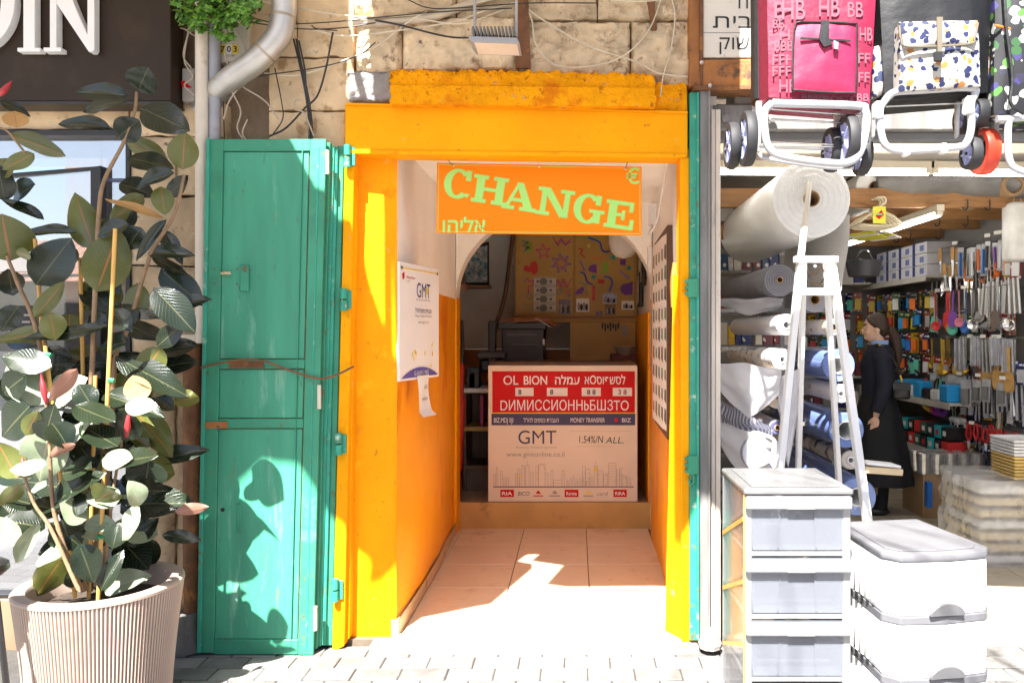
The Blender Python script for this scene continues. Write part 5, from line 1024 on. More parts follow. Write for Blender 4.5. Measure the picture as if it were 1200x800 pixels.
def white_tower():
    wd, dp, zt = .425, .50, .665; t_ = thing('drawer_tower', 'white drawer tower with grey lid and half-moon handles', 'drawers', (1.275, -.60, 0), R(9))
    def rb(x0, y0, z0, x1, y1, z1, name, m, bev, par=t_): return MB().ab((x0, y0, z0), (x1, y1, z1)).build(name, m, par, bevel=bev, local=True, seg=3, smooth=40)
    h, d = wd / 2, dp / 2
    oc = [(-h, -d + .05), (-h + .045, -d - .004), (0, -d - .02), (h - .045, -d - .004), (h, -d + .05), (h, d), (-h + .05, d)]
    MB().prism(oc, (0, 0, zt - .028), (1, 0, 0), (0, 1, 0), .028).build('lid', dgp, t_, bevel=.008, local=True, seg=2, smooth=40)
    ic = [(x * .85, y * .85) for x, y in oc]; MB().prism(ic, (0, 0, zt + .0002), (1, 0, 0), (0, 1, 0), .004).build('lid_panel', dgp, t_, bevel=.003, local=True)
    oc2 = [(x * .985, y * .985) for x, y in oc]; oc3 = [(x * .995, y * .995) for x, y in oc]
    for i in range(3):
        z1 = zt - .029 - i * .222; z0 = z1 - .19
        MB().prism(oc3, (0, 0, z0 - .031), (1, 0, 0), (0, 1, 0), .030).build('frame_ring', dgp, t_, bevel=.004, local=True)
        dw = MB().prism(oc2, (0, 0, z0), (1, 0, 0), (0, 1, 0), z1 - z0).build('drawer', mat('white_drawer', (.80, .80, .80), .35, .03), t_, bevel=.006, local=True, seg=2, smooth=35)
        arc_ = [(.068 * math.cos(math.pi * q / 12), .045 * math.sin(math.pi * q / 12)) for q in range(13)]
        MB().prism(arc_, (.0, -d - .016, z0 + .002), (1, 0, 0), (0, 0, 1), .014).build('handle', mat('grey_handle', (.09, .09, .095), .4), dw, bevel=.003, local=True)
        for q in range(9): MB().ab((-h * .985 - .002, -d + .10 + q * .04, z0 + .02), (-h * .985 + .002, -d + .115 + q * .04, z1 - .02)).build('side_rib', mat('white_drawer', (.80, .80, .80)), dw, local=True)
white_tower()
# ================================================================ goods on the stall's right wall
def item_mesh(kind, m1, m2):
    k = MB()
    if kind == 'spatula': k.bar((0, 0, 0), (0, 0, -.17), .014, .007); k.prism([(-.022, -.16), (.022, -.16), (.030, -.20), (.030, -.26), (.018, -.275), (-.018, -.275), (-.030, -.26), (-.030, -.20)], (0, .003, 0), (1, 0, 0), (0, 0, 1), .005)
    elif kind == 'spoon':
        k.tube([(0, 0, 0), (0, 0, -.10), (0, .004, -.19)], [.007, .005, .005], 6); k.lathe([(0, -.018), (.026, -.012), (.036, 0), (.030, .004), (0, -.008)], (0, .0, -.225), 10, (0, -1, 0))
    elif kind == 'ladle': k.bar((0, 0, 0), (0, 0, -.22), .016, .005); k.lathe([(0, -.04), (.03, -.032), (.045, -.008), (.048, 0), (.042, 0), (0, -.03)], (0, -.02, -.25), 10, (0, -.5, .85))
    elif kind == 'knife': k.prism([(-.012, -.0), (.012, 0), (.014, -.09), (-.012, -.09)], (0, .004, 0), (1, 0, 0), (0, 0, 1), .009, 0); k.prism([(-.010, -.09), (.012, -.09), (.010, -.19), (0, -.21)], (0, .0, 0), (1, 0, 0), (0, 0, 1), .002, 1)
    elif kind == 'pack': k.box((0, 0, -.09), (.075, .006, .18)); k.box((0, -.012, -.11), (.05, .022, .10), None, 1)
    elif kind == 'long_pack': k.box((0, 0, -.12), (.045, .006, .24)); k.tube([(0, -.012, -.04), (0, -.012, -.22)], .012, 6, True, 1)
    elif kind == 'fork': k.bar((0, 0, 0), (0, 0, -.12), .012, .004); [k.bar((x, 0, -.15), (x, 0, -.20), .003, .003) for x in (-.012, -.004, .004, .012)]; k.bar((-.014, 0, -.135), (.014, 0, -.135), .004, .03, (0, 1, 0))
    elif kind == 'pliers': k.tube([(-.006, 0, 0), (-.020, 0, -.07), (-.004, 0, -.12)], .007, 6, True, 0); k.tube([(.006, 0, 0), (.020, 0, -.07), (.004, 0, -.12)], .007, 6, True, 0); k.prism([(-.012, -.12), (.012, -.12), (.005, -.18), (-.005, -.18)], (0, .004, 0), (1, 0, 0), (0, 0, 1), .008, 1)
    elif kind == 'bundle':
        for q in range(5): k.bar((-.03 + q * .015, .004 * (q % 2), 0), (-.034 + q * .017, .004 * (q % 2), -.24), .012, .006, (0, 0, 1), q % 2)
    return k.mesh(kind, [m1, m2], 0.0, 40)
plast = {n_: mat('plastic_' + n_.replace(' ', '_'), c, .4, .06) for n_, c in {'lilac': (.45, .22, .55), 'mint green': (.12, .55, .40), 'red': (.6, .03, .03), 'purple': (.2, .05, .34), 'orange': (.75, .16, .02), 'blue': (.03, .16, .55), 'pink': (.7, .2, .3), 'yellow': (.7, .5, .04), 'black': (.015, .015, .016), 'white': (.7, .7, .7), 'bright blue': (.02, .30, .65), 'turquoise': (.02, .45, .5)}.items()}
goldm = mat('gold_metal', (.65, .42, .06), .3, .15, 30, metal=.7); clearp = mat('clear_wrap', (.42, .42, .43), .2, .2, 20); tanw = mat('tan_handle', (.50, .28, .08), .5, .15, 20)
MESHC = {}
PT = MB().box((0, 0, 0), (.045, .002, .026)).mesh('price_tag', paper)
def hang(kind, c1, c2, y, z, off, label, cat, group, rot=None, s=1):
    y += rnd.uniform(-.014, .014); z += rnd.uniform(-.02, .008); s *= rnd.uniform(.86, 1.1); off += rnd.uniform(-.03, .03)
    key = (kind, c1.name, c2.name)
    if key not in MESHC: MESHC[key] = item_mesh(kind, c1, c2)
    inst(MESHC[key], kind, None, (XW - off, y, z), (rnd.uniform(-.05, .05), rnd.uniform(-.05, .05), R(-52) + rnd.uniform(-.3, .3) if rot is None else rot), (s, s, s), label, cat, group)
# rails
rails = []
for z in (2.16, 1.79, 1.40, 1.10, .72):
    t_ = thing('wall_rail', 'grey hook rail on the stall wall at %s height' % {2.16: 'ceiling', 1.79: 'eye', 1.40: 'shoulder', 1.10: 'waist', .72: 'knee'}[z], 'rail', (XW - .02, 3.0, z)); rails.append(t_)
    MB().ab((XW - .03, 2.0, z + .005), (XW - .012, 3.35, z + .025)).build('bar', grey_metal, t_)
    for q in range(16): MB().tube([(XW - .03, 2.05 + q * .085, z + .012), (XW - .20, 2.05 + q * .085, z + .008)], .003, 5).build('hook', chrome, t_)
for i, cn in enumerate(['lilac', 'mint green', 'red', 'purple', 'red', 'orange', 'mint green', 'purple', 'pink', 'blue']):
    hang('spatula' if i % 3 == 1 else 'spoon', plast[cn], plast[cn], 3.22 - i * .05, 1.80 - .003 * (i % 2), .16 + .02 * (i % 3), '%s silicone %s on the eye height rail' % (cn, 'spatula' if i % 3 == 1 else 'spoon'), 'utensil', 'silicone utensils on the rail', s=1.25)
for i in range(14): hang(['ladle', 'spoon', 'fork', 'spatula'][i % 4], chrome, chrome, 2.70 - i * .05, 1.80, .12 + .05 * (i % 3), 'shiny steel %s hanging on the eye height rail' % ['ladle', 'spoon', 'fork', 'spatula'][i % 4], 'utensil', 'steel %s on the rail' % ['ladles', 'spoons', 'forks', 'spatulas'][i % 4], s=1.2)
for i in range(8): hang('bundle', plast['white'], grey_metal, 2.42 - i * .055, 1.84, .14, 'bundle of pale plastic strips on the eye height rail', 'bundle', 'plastic strip bundles on the rail', s=1.1)
for i in range(16): hang('knife', tanw, chrome, 3.35 - i * .035, 2.16 - (.12 if i % 2 else 0), .12 + .04 * (i % 3), 'knife with tan wooden handle on the ceiling height rail', 'knife', 'wooden handled knives on the rail', s=1.15)
for i in range(10): hang('long_pack', clearp, plast[['blue', 'black', 'purple', 'white', 'orange'][i % 5]], 2.80 - i * .07, 2.14, .15, '%s tool in clear wrap on the ceiling height rail' % ['blue', 'black', 'purple', 'white', 'orange'][i % 5], 'pack', 'wrapped tools on the top rail')
for i in range(8): hang('pliers', plast['orange'], chrome, 2.75 - i * .07, 1.985, .13, 'pliers with orange grips above the eye height rail', 'pliers', 'orange pliers')
for i in range(12): hang(['spoon', 'fork', 'ladle'][i % 3], goldm, goldm, 3.35 - i * .055, 1.41, .13 + .05 * (i % 2), 'gold coloured %s on the shoulder height rail' % ['spoon', 'fork', 'ladle'][i % 3], 'utensil', 'gold %s' % ['spoons', 'forks', 'ladles'][i % 3], s=1.05)
for i in range(14): hang('bundle', clearp, chrome, 2.78 - i * .055, 1.42, .12 + .05 * (i % 3), 'wrapped cutlery bundle on the shoulder height rail', 'bundle', 'wrapped cutlery bundles')
for i in range(9): hang('spatula', tanw, tanw, 2.40 - i * .045, 1.36, .16, 'tan wooden spatula on the shoulder height rail', 'spatula', 'wooden spatulas', s=1.15)
for i in range(26): hang(['long_pack', 'bundle', 'pack'][i % 3], clearp, [chrome, plast['black'], grey_metal][i % 3], 3.3 - i * .05, 1.10, .10 + .05 * (i % 3), 'clear wrapped %s on the waist height rail' % ['steel rod', 'cutlery bundle', 'grey gadget'][i % 3], 'pack', 'clear wrapped %s at waist height' % ['rods', 'bundles', 'gadgets'][i % 3], s=1.1)
for i, cn in enumerate(['red', 'black', 'yellow', 'black', 'mint green', 'black']): hang('pliers', plast[cn], plast['black'], 3.3 - i * .06, 1.06, .2, '%s handled shears at waist height' % cn if i in (0, 2, 4) else 'black handled shears at waist height', 'shears', 'shears on the waist rail')
for i in range(15): hang('pliers', plast['red'], chrome, 2.75 - i * .05, .74, .12 + .05 * (i % 2), 'red handled scissors on the knee height rail', 'scissors', 'red scissors on the rail')
for i in range(6): hang('long_pack', paper, plast['black'], 2.95 - i * .04, .76, .15, 'black gadget on white card on the knee height rail', 'pack', 'gadgets on white card', s=1.3)
for nm, y, z, r0, r1, m_ in (('frisbee ring', 3.25, .86, .10, .065, plast['yellow']), ('magenta tape reel', 3.15, .80, .06, .03, mat('magenta_reel', (.5, .02, .3), .4)), ('purple tape reel', 3.05, .80, .06, .02, plast['purple'])):
    k = MB(); k.lathe([(r1, -.012), (r0, -.012), (r0, .012), (r1, .012)], (XW - .2, y, z), 20, (-1, -.7, 0), closed=True); k.build('reel', m_, label='%s hanging low on the stall wall' % ('yellow ' + nm if 'frisbee' in nm else nm), cat='reel', smooth=40)
prints = [(n_, pattern('printed_card_' + n_, c_, 38, .35, c_[0], .5)) for n_, c_ in (('red and white', ['#8a1018', '#d8d0c8', '#8a1018', '#22201e']), ('navy and white', ['#141c48', '#d0d0d4', '#2a50a0', '#141c48']), ('black and silver', ['#101010', '#70706e', '#1a1a1a', '#b0aca4']), ('green and cream', ['#1d4a24', '#cfc8a8', '#2c6a30']), ('yellow and black', ['#a88410', '#161410', '#b89a20']), ('orange and grey', ['#a84810', '#60605c', '#c8c4bc']))]
for r_, z in enumerate((2.02, 1.62, 1.24, .94, .58)):
    for i in range(13):
        nm, m_ = prints[rnd.randrange(6)]; hang(['pack', 'long_pack', 'pack', 'bundle'][rnd.randrange(4)], m_, [clearp, chrome, plast['black'], plast['white']][rnd.randrange(4)], 2.02 + i * .105, z, .06 + rnd.uniform(0, .1), '%s printed pack among the hanging utensils' % nm, 'pack', '%s packs among the utensils' % nm, s=.9)
for i in range(18):
    z = (2.185, 1.815, 1.425, 1.125, .745)[i % 5]; y = 2.05 + rnd.random() * 1.25; o_ = rnd.uniform(.19, .22)
    inst(PT, 'price_tag', None, (XW - o_, y, z), (0, 0, R(-60)), None, 'small white price tag clipped to a wall hook', 'price tag', 'price tags on the wall hooks')
# shelves with boxes at the far end of that wall and on the back wall
def shelf_row(x0, y0, x1, y1, z, label):
    t_ = thing('goods_shelf', label, 'shelf', ((x0 + x1) / 2, (y0 + y1) / 2, z - .02)); MB().ab((x0, y0, z - .02), (x1, y1, z)).build('board', mat('pale_shelf', (.48, .45, .40), .5), t_, bevel=.002); MB().ab((x0 - .003, y0, z - .05), (x0, y1, z - .001)).build('edge_strip', mat('pale_shelf', (.48, .45, .40)), t_); return t_
hts = {1.94: 'top', .89: 'middle', .47: 'bottom'}
for z in hts: shelf_row(XW - .34, 3.05 if z > 1 else 2.62, XW, 4.58, z, '%s pale shelf on the stall wall beyond the hooks' % hts[z])
blb = mat('white_blue_box', (.56, .55, .58), .5, .08, 10); 
for i in range(12):
    y = 3.10 + (i % 4) * .30; z = 1.9405 + (i // 4) * .098; t_ = thing('carton', 'long white box with navy end on the top shelf', 'box', (XW - .18, y + .14, z), group='white and navy boxes on the top shelf')
    MB().ab((XW - .31, y, z), (XW - .04, y + .24, z + .094)).build('box', blb, t_, bevel=.003); MB().ab((XW - .312, y + .241, z + .001), (XW - .04, y + .285, z + .093)).build('navy_end', mat('navy_carton', (.02, .04, .18), .5), t_)
    MB().ab((XW - .3115, y + .06, z + .02), (XW - .3102, y + .14, z + .07)).build('print', mat('blue_print', (.12, .16, .35), .5), t_)
for i in range(22):
    c_ = [plast['red'], plast['black'], plast['turquoise'], plast['black'], mat('dark_green_tin', (.02, .10, .07), .4)][i % 5]; nm = ['red', 'black', 'turquoise', 'black', 'dark green'][i % 5]
    y = 2.70 + (i % 11) * .13; z = .4705 + (i // 11) * .115; t_ = thing('tin', '%s square tin on the bottom shelf' % nm, 'tin', (XW - .25, y, z), group='%s tins on the bottom shelf' % nm)
    MB().ab((XW - .32, y, z), (XW - .16, y + .115, z + .10)).build('body', c_, t_, bevel=.004); MB().ab((XW - .323, y + .03, z + .03), (XW - .32, y + .08, z + .07)).build('sticker', paper if i % 3 else plast['red'], t_)
for i in range(9):
    y = 2.68 + i * .17; cn = ['bright blue', 'white', 'black', 'bright blue', 'white', 'bright blue', 'turquoise', 'black', 'white'][i]; h_ = .09 + .05 * (cn == 'bright blue')
    MB().ab((XW - .33, y, .8905), (XW - .12, y + .15, .8905 + h_)).build('storage_box', plast[cn], label='%s plastic box on the middle shelf' % cn, cat='box', group='%s boxes on the middle shelf' % cn, bevel=.012)
# packs hanging on the far section and the back wall
far = ['red', 'blue', 'white', 'black', 'orange', 'yellow', 'mint green', 'bright blue']
for r_, z in enumerate((1.84, 1.66, 1.46, 1.26)):
    for i in range(16):
        cn = far[rnd.randrange(8)]; cnm, card = prints[rnd.randrange(6)]
        hang('pack', card, plast[cn], 3.42 + i * .074 + rnd.uniform(-.01, .01), z, .08 + rnd.uniform(0, .16), '%s blister pack on %s card, far part of the stall wall' % (cn, cnm), 'pack', '%s on %s blister packs' % (cn, cnm))
    for i in range(12):
        cn = far[rnd.randrange(8)]; cnm, card = prints[rnd.randrange(6)]
        key = ('pack', card.name, plast[cn].name)
        if key not in MESHC: MESHC[key] = item_mesh('pack', card, plast[cn])
        inst(MESHC[key], 'pack', None, (1.85 + i * .12 + rnd.uniform(-.02, .02), YB - .05, z + rnd.uniform(-.03, .03)), (0, 0, rnd.uniform(-.4, .4)), (1.1, 1.1, 1.1), '%s blister pack on %s card on the back wall' % (cn, cnm), 'pack', '%s on %s packs on the back wall' % (cn, cnm))
for z, wl in ((.35, 'lowest'), (.70, 'second lowest'), (1.02, 'middle'), (1.95, 'highest')):
    sh = MB().ab((1.8, YB - .35, z - .02), (XW - .36, YB, z)).build('goods_shelf', mat('pale_shelf', (.48, .45, .40)), label='%s shelf board on the stall back wall' % wl, cat='shelf', bevel=.002); x = 1.85
    while x < 2.85:
        wd = rnd.uniform(.06, .16); c_ = rnd.randrange(10); MB().ab((x, YB - .33, z + .0005), (x + wd - .008, YB - .1, z + rnd.uniform(.12, .26))).build('pack', packm[c_], label='%s box on the %s back wall shelf' % (names_[c_], wl), cat='box', group='%s boxes on the back wall' % names_[c_], bevel=.004); x += wd
# goods hung from the joists
hg = thing('hanger_bundle', 'bundle of cream plastic clothes hangers with a yellow tag', 'hangers', W(1030, 272, 1.6))
for q in range(5):
    y = 1.58 + q * .05; c = W(1030, 262, 1.6); pts = [(c.x - .10, y, c.z - .01), (c.x - .14, y, c.z), (c.x - .09, y, c.z + .045), (c.x, y, c.z + .085), (c.x + .09, y, c.z + .045), (c.x + .14, y, c.z), (c.x + .13, y, c.z - .015), (c.x, y, c.z - .018), (c.x - .10, y, c.z - .012)]
    MB().tube(pts, .0085, 6).build('hanger', mat('cream_plastic', (.70, .62, .44), .4), hg, smooth=60)
    MB().tube(curve([(c.x, y, c.z + .08), (c.x + .005, y, c.z + .115), (c.x + .035, y, c.z + .135), (c.x + .03, y, c.z + .17), (c.x - .02, y, c.z + .17)], 4), .007, 6).build('hook', mat('cream_plastic', (.70, .62, .44)), hg, smooth=60)
MB().rect(1023, 242, 1038, 262, 1.565, .002).build('tag', mat('yellow_tag', (.68, .66, .04), .5), hg); MB().pix([(1026, 253), (1033, 246), (1036, 252), (1030, 257)], 1.563, .001).build('tag_print', red_i, hg); MB().rect(1028, 250, 1034, 252, 1.5625, .001).build('tag_print', plast['mint green'], hg)
for q in range(6): MB().box(W(1010 + q * 5, 275 + q % 3 * 2, 1.9), (.07, .25, .008), Euler((0, .2, .5)).to_matrix()).build('hanger_pack', [mat('yellow_tag', (.68, .66, .04)), paper][q % 2], label='%s hanger pack under the hanger bundle' % ['yellow', 'pale card'][q % 2], cat='pack', group='%s hanger packs' % ['yellow', 'pale'][q % 2])
wbag = thing('hanging_bag', 'clear bag of white plastic hung from the joist by strings', 'bag', W(1192, 308, 1.7))
k = MB(); k.box(W(1192, 272, 1.7), (.16, .14, .40)); k.build('bag', mat('white_bag', (.74, .73, .70), .3, .1, 12, .6, 20), wbag, bevel=.03, seg=2, smooth=60)
for a in (1186, 1198): MB().tube([W(a, 240, 1.7), W(1192, 222, 1.7)], .003, 5).build('string', cable_w, wbag)
for i, (u, v) in enumerate(((1134, 243), (1160, 243), (1101, 262), (1134, 262), (1067, 278), (1102, 277), (1053, 281))):
    y = 1.68 if v < 250 else (2.22 if v < 270 else 2.8); MB().tube(uvpath([(u, v - 9), (u, v), (u - 3, v + 3), (u - 6, v)], y), .005, 6).build('ceiling_hook', black_m, label='black hook screwed into a ceiling joist', cat='hook', group='hooks on the joists', smooth=50)
bkt = thing('wire_basket_lamp', 'dark metal pot hung on cords above the aisle', 'pot', W(1012, 320, 2.4)); MB().lathe([(.0, 0), (.11, .0), (.13, .08), (.135, .12), (.125, .12), (.1, .01)], W(1012, 324, 2.4), 16).build('pot', mat('dark_grey_plastic', (.05, .05, .055)), bkt, smooth=40)
MB().tube(uvpath([(1000, 310), (1008, 295), (1018, 295), (1026, 312)], 2.4), .004, 5).build('handle', chrome, bkt)
# ---------------------------------------------------------------- goods on the stall floor
bx = thing('cardboard_box', 'brown cardboard box taped shut on the stall floor', 'box', (2.86, 2.75, 0))
MB().ab((2.72, 2.55, 0), (3.05, 2.95, .345)).build('carton', carton, bx, bevel=.004); MB().ab((2.86, 2.549, .0), (2.90, 2.552, .345)).build('tape', mat('brown_tape', (.30, .18, .08), .3), bx)
MB().rect(1087, 565, 1093, 595, 2.44, .06).build('narrow_carton', plast['blue'], label='slim blue carton standing beside the cardboard box', cat='box', bevel=.003)
foil = mat('foil', (.62, .60, .58), .28, .2, 30, metal=.7)
for i in range(11):
    x = 2.74 + (i % 6) * .105; y = 2.58 + (i // 6) * .16; k = MB(); k.lathe([(.052, 0), (.058, .16), (.050, .165), (0, .165)], (x, y, .346), 14)
    k.build('foil_tray_stack', foil, label='ribbed stack of silver foil trays on the cardboard box', cat='trays', group='foil tray stacks', smooth=20)
wr = thing('wrapped_stack', 'stack of basins wrapped in clear crinkled plastic on the stall floor', 'wrapped stack', (2.85, 1.5, 0))
def wrap(x0, x1, y0, y1, z0, z1, seed, name, m):
    def fn(i, j):
        a = 2 * math.pi * i; cx, cy = (x0 + x1) / 2, (y0 + y1) / 2; q = abs(math.cos(a)) ** 5 + abs(math.sin(a)) ** 5; rr = q ** -.2
        n_ = (abs(noise.fractal(Vector((math.cos(a) * 4, math.sin(a) * 4 + seed, j * 3)), 1, 2.3, 5)) - .2) * .045
        s = 1 if j < .85 else (1 - j) / .15
        return Vector((cx + ((x1 - x0) / 2 * rr + n_) * math.cos(a) * (.15 + .85 * s ** .5), cy + ((y1 - y0) / 2 * rr + n_) * math.sin(a) * (.15 + .85 * s ** .5), z0 + (z1 - z0) * min(1, j / .85) + n_ * .3))
    k = MB(); k.grid(fn, 130, 44); return k.build(name, m, wr, smooth=40)
crk = clearplastic('crinkled_wrap', (.62, .61, .58), .40, .08)
for q in range(7): MB().ab((2.52, 1.28, .01 + q * .072), (3.1, 1.75, .055 + q * .072)).build('basin_rim', mat('pale_yellow_plastic', (.68, .55, .30), .4) if q % 3 else white_pl, wr, bevel=.012)
wrap(2.46, 3.16, 1.22, 1.80, .0, .54, 3, 'plastic_wrap', crk)
bs = thing('basin_stack', 'stack of square basins, white ones above yellow ones', 'basins', (2.95, 1.5, .5))
for q in range(12):
    z = .525 + q * .021; k = MB(); s = .165 + q * .0008
    k.lathe([(s * 1.16, z), (s * 1.24, z + .019), (s * 1.18, z + .019), (s * 1.1, z + .002)], (2.90, 1.46, 0), 4); 
    k2 = MB(); c45 = math.cos(R(45)); k2.v = [Vector((2.90 + (p_.x - 2.90) * c45 - (p_.y - 1.46) * c45, 1.46 + (p_.x - 2.90) * c45 + (p_.y - 1.46) * c45, p_.z)) for p_ in k.v]; k2.f = k.f; k2.mi = k.mi
    k2.build('basin', mat('yellow_basin', (.72, .50, .16), .4) if q < 7 else white_pl, bs, bevel=.006)
bk = thing('laundry_basket', 'white slotted plastic basket on the floor by the shelves', 'basket', W(1076, 572, 3.6))
c = Vector((W(1076, 572, 3.6).x, 3.6, 0)); k = MB()
for q in range(13):
    x = c.x - .16 + q * .0267; k.ab((x - .005, 3.44, .03), (x + .005, 3.445, .20))
k.build('slat_wall', white_pl, bk); MB().ab((c.x - .165, 3.43, .20), (c.x + .165, 3.75, .225)).build('rim', white_pl, bk, bevel=.004); MB().ab((c.x - .15, 3.445, .0), (c.x + .15, 3.74, .03)).build('base', white_pl, bk, bevel=.004); MB().ab((c.x - .15, 3.46, .03), (c.x + .15, 3.73, .19)).build('liner', mat('dark_grey_plastic', (.05, .05, .055)), bk)
MB().ab((c.x - .14, 3.46, .226), (c.x + .13, 3.72, .36)).build('clear_tub', clearplastic('smoky_tub', (.3, .3, .3), .7, .2), label='smoky clear tub resting on the white basket', cat='tub', bevel=.02)

# ================================================================ the woman in the aisle
def ell(k, c, r, rot=None, n=14):
    M = rot or Matrix.Identity(3); c = Vector(c); k2 = MB(); k2.lathe([(math.sin(math.pi * i / 10), -math.cos(math.pi * i / 10)) for i in range(11)], (0, 0, 0), n)
    k.add([c + M @ Vector((p_.x * r[0], p_.y * r[1], p_.z * r[2])) for p_ in k2.v], k2.f); return k
PX, PY = 2.43, 2.72
pe = thing('person', 'person in navy jumper and long black skirt standing in the stall aisle', 'person', (PX, PY, 0), R(-16))
skin = mat('skin', (.70, .43, .30), .5, .06, 20); navy = mat('navy_knit', (.008, .010, .022), .85, .2, 60, .3, 200); blk = mat('black_skirt', (.006, .006, .007), .8, .2, 8); hairm = mat('brown_hair', (.045, .022, .012), .42, .4, 30, .4, 120, aniso=(6, 6, 1))
HX = -.02                                                  # she faces -x in her own frame
k = MB(); ell(k, (HX, 0, 1.505), (.088, .070, .098)); ell(k, (HX - .022, 0, 1.445), (.066, .055, .072)); ell(k, (HX - .068, 0, 1.412), (.020, .026, .018))
k.tube([(HX - .080, 0, 1.505), (HX - .094, 0, 1.482), (HX - .106, 0, 1.468), (HX - .088, 0, 1.459)], [.007, .010, .013, .008], 8); ell(k, (HX - .083, 0, 1.444), (.010, .020, .007)); ell(k, (HX - .081, 0, 1.432), (.010, .018, .007)); ell(k, (HX - .074, 0, 1.528), (.018, .05, .012))
for s in (-1, 1): ell(k, (HX + .012, s * .070, 1.478), (.020, .010, .030)); ell(k, (HX - .055, s * .036, 1.462), (.026, .018, .024))
k.tube([(HX + .012, 0, 1.44), (HX + .022, 0, 1.36), (.008, 0, 1.28)], [.050, .048, .075], 12)
k.tube([(.0, 0, 1.30), (0, 0, 1.18), (.0, 0, 1.0), (.01, 0, .86), (.0, 0, .80)], [.09, .115, .10, .12, .11], 12)
for s in (-1, 1):
    k.tube([(.02, s * .085, .84), (.0, s * .085, .62), (-.005, s * .08, .46), (.02, s * .08, .30), (.02, s * .08, .09), (.0, s * .08, .05)], [.085, .068, .052, .054, .036, .036], 12)
    k.tube([(.01, s * .155, 1.30), (.03, s * .185, 1.06), (-.02, s * .19, .86), (-.03, s * .185, .80)], [.05, .042, .032, .024], 10)
    ell(k, (-.036, s * .185, .755), (.034, .015, .045)); 
    for q, (dx, l_) in enumerate(((-.028, .055), (-.010, .068), (.008, .072), (.024, .060))): k.tube([(-.036 + dx, s * .185, .73), (-.040 + dx, s * .182, .70), (-.050 + dx, s * .172, .73 - l_)], [.009, .0085, .007], 6)
    k.tube([(-.060, s * .180, .775), (-.080, s * .172, .75), (-.088, s * .166, .722)], [.010, .009, .007], 6)
body = k.build('body', skin, pe, local=True, remesh=.0065)
hp = []
k = MB(); ell(k, (HX + .016, 0, 1.520), (.090, .078, .096)); ell(k, (HX + .05, 0, 1.49), (.06, .068, .08)); k.tube([(HX + .09, 0, 1.50), (HX + .125, 0, 1.47), (HX + .150, 0, 1.41), (HX + .165, 0, 1.33), (HX + .175, .0, 1.24), (HX + .17, 0, 1.17)], [.022, .034, .042, .040, .030, .008], 10)
for s in (-1, 1): k.tube([(HX - .062, s * .035, 1.575), (HX - .052, s * .060, 1.545), (HX - .005, s * .074, 1.515), (HX + .05, s * .066, 1.47)], [.012, .014, .014, .012], 8)
k.build('hair', hairm, pe, local=True, remesh=.007)
for s in (-1, 1):
    e = MB(); ell(e, (HX - .082, s * .032, 1.492), (.008, .013, .006)); e.build('eye', white_pl, pe, local=True); e = MB(); ell(e, (HX - .0885, s * .033, 1.492), (.004, .006, .006)); e.build('iris', black_m, pe, local=True)
    e = MB(); e.tube([(HX - .088, s * .014, 1.512), (HX - .086, s * .032, 1.519), (HX - .072, s * .050, 1.513)], .0042, 6); e.build('eyebrow', hairm, pe, local=True)
    e = MB(); ell(e, (HX + .010, s * .082, 1.452), (.006, .006, .006)); e.build('earring', white_pl, pe, local=True)
e = MB(); ell(e, (HX - .090, 0, 1.438), (.006, .020, .008)); e.build('lips', mat('lips', (.42, .14, .11), .45), pe, local=True)
def rings(rs, n=28, fold=0):
    k = MB()
    def fn(i, j):
        q = j * (len(rs) - 1); a = int(min(q, len(rs) - 2)); f = q - a; A, B = rs[a], rs[a + 1]; c = [A[t] * (1 - f) + B[t] * f for t in range(4)]; an = 2 * math.pi * i
        fr = 1 + fold * (1 - j) * math.sin(an * 9 + 2 * math.sin(an * 2)) ; return Vector((c[0] + c[1] * fr * math.cos(an), c[2] * fr * math.sin(an), c[3]))
    k.grid(fn, n, len(rs) * 4); return k
k = MB(); k.tube([(.012, 0, 1.345), (.012, 0, 1.32)], .06, 14)
k.grid(lambda i, j: rings_pt(i, j), 2, 2) if False else None
sw = [(.0, .125, .155, .92), (.0, .128, .158, 1.0), (.0, .125, .155, 1.08), (-.005, .135, .165, 1.18), (.005, .125, .18, 1.27), (.012, .10, .165, 1.32), (.014, .07, .09, 1.355), (.014, .05, .05, 1.365)]
kk = rings(sw); L8 = len(kk.v) - 29; kk.add([kk.v[i] for i in range(28)], [tuple(range(28))]); kk.add([kk.v[L8 + i] for i in range(28)], [tuple(range(28))])
for s in (-1, 1): kk.tube([(.012, s * .120, 1.305), (.02, s * .175, 1.24), (.035, s * .205, 1.06), (.01, s * .212, .96), (-.025, s * .205, .83)], [.066, .070, .062, .056, .046], 12)
kk.build('sweater', navy, pe, local=True, remesh=.011)
kk = rings([(.02, .25, .25, .25), (.012, .225, .225, .45), (.005, .19, .20, .68), (.0, .16, .18, .85), (.0, .128, .160, .955)], 72, .045); kk.build('skirt', blk, pe, local=True, smooth=70)
kk = rings([(.012, .066, .078, 1.335), (.010, .070, .080, 1.372), (.012, .060, .066, 1.392), (.012, .055, .060, 1.375)], 28); kk.build('collar', mat('light_blue_cotton', (.26, .40, .70), .7), pe, local=True, smooth=60)
for s in (-1, 1): MB().tube([(.03, s * .08, .35), (.024, s * .08, .10), (.01, s * .08, .05)], [.060, .043, .044], 12).build('stocking', blk, pe, local=True, smooth=60); e = MB(); ell(e, (-.03, s * .08, .033), (.115, .042, .034)); e.build('shoe', black_m, pe, local=True, smooth=60)
hb_ = thing('handbag', 'small black handbag with gold clasp slung across the back', 'bag', (PX, PY, .9), R(-16))
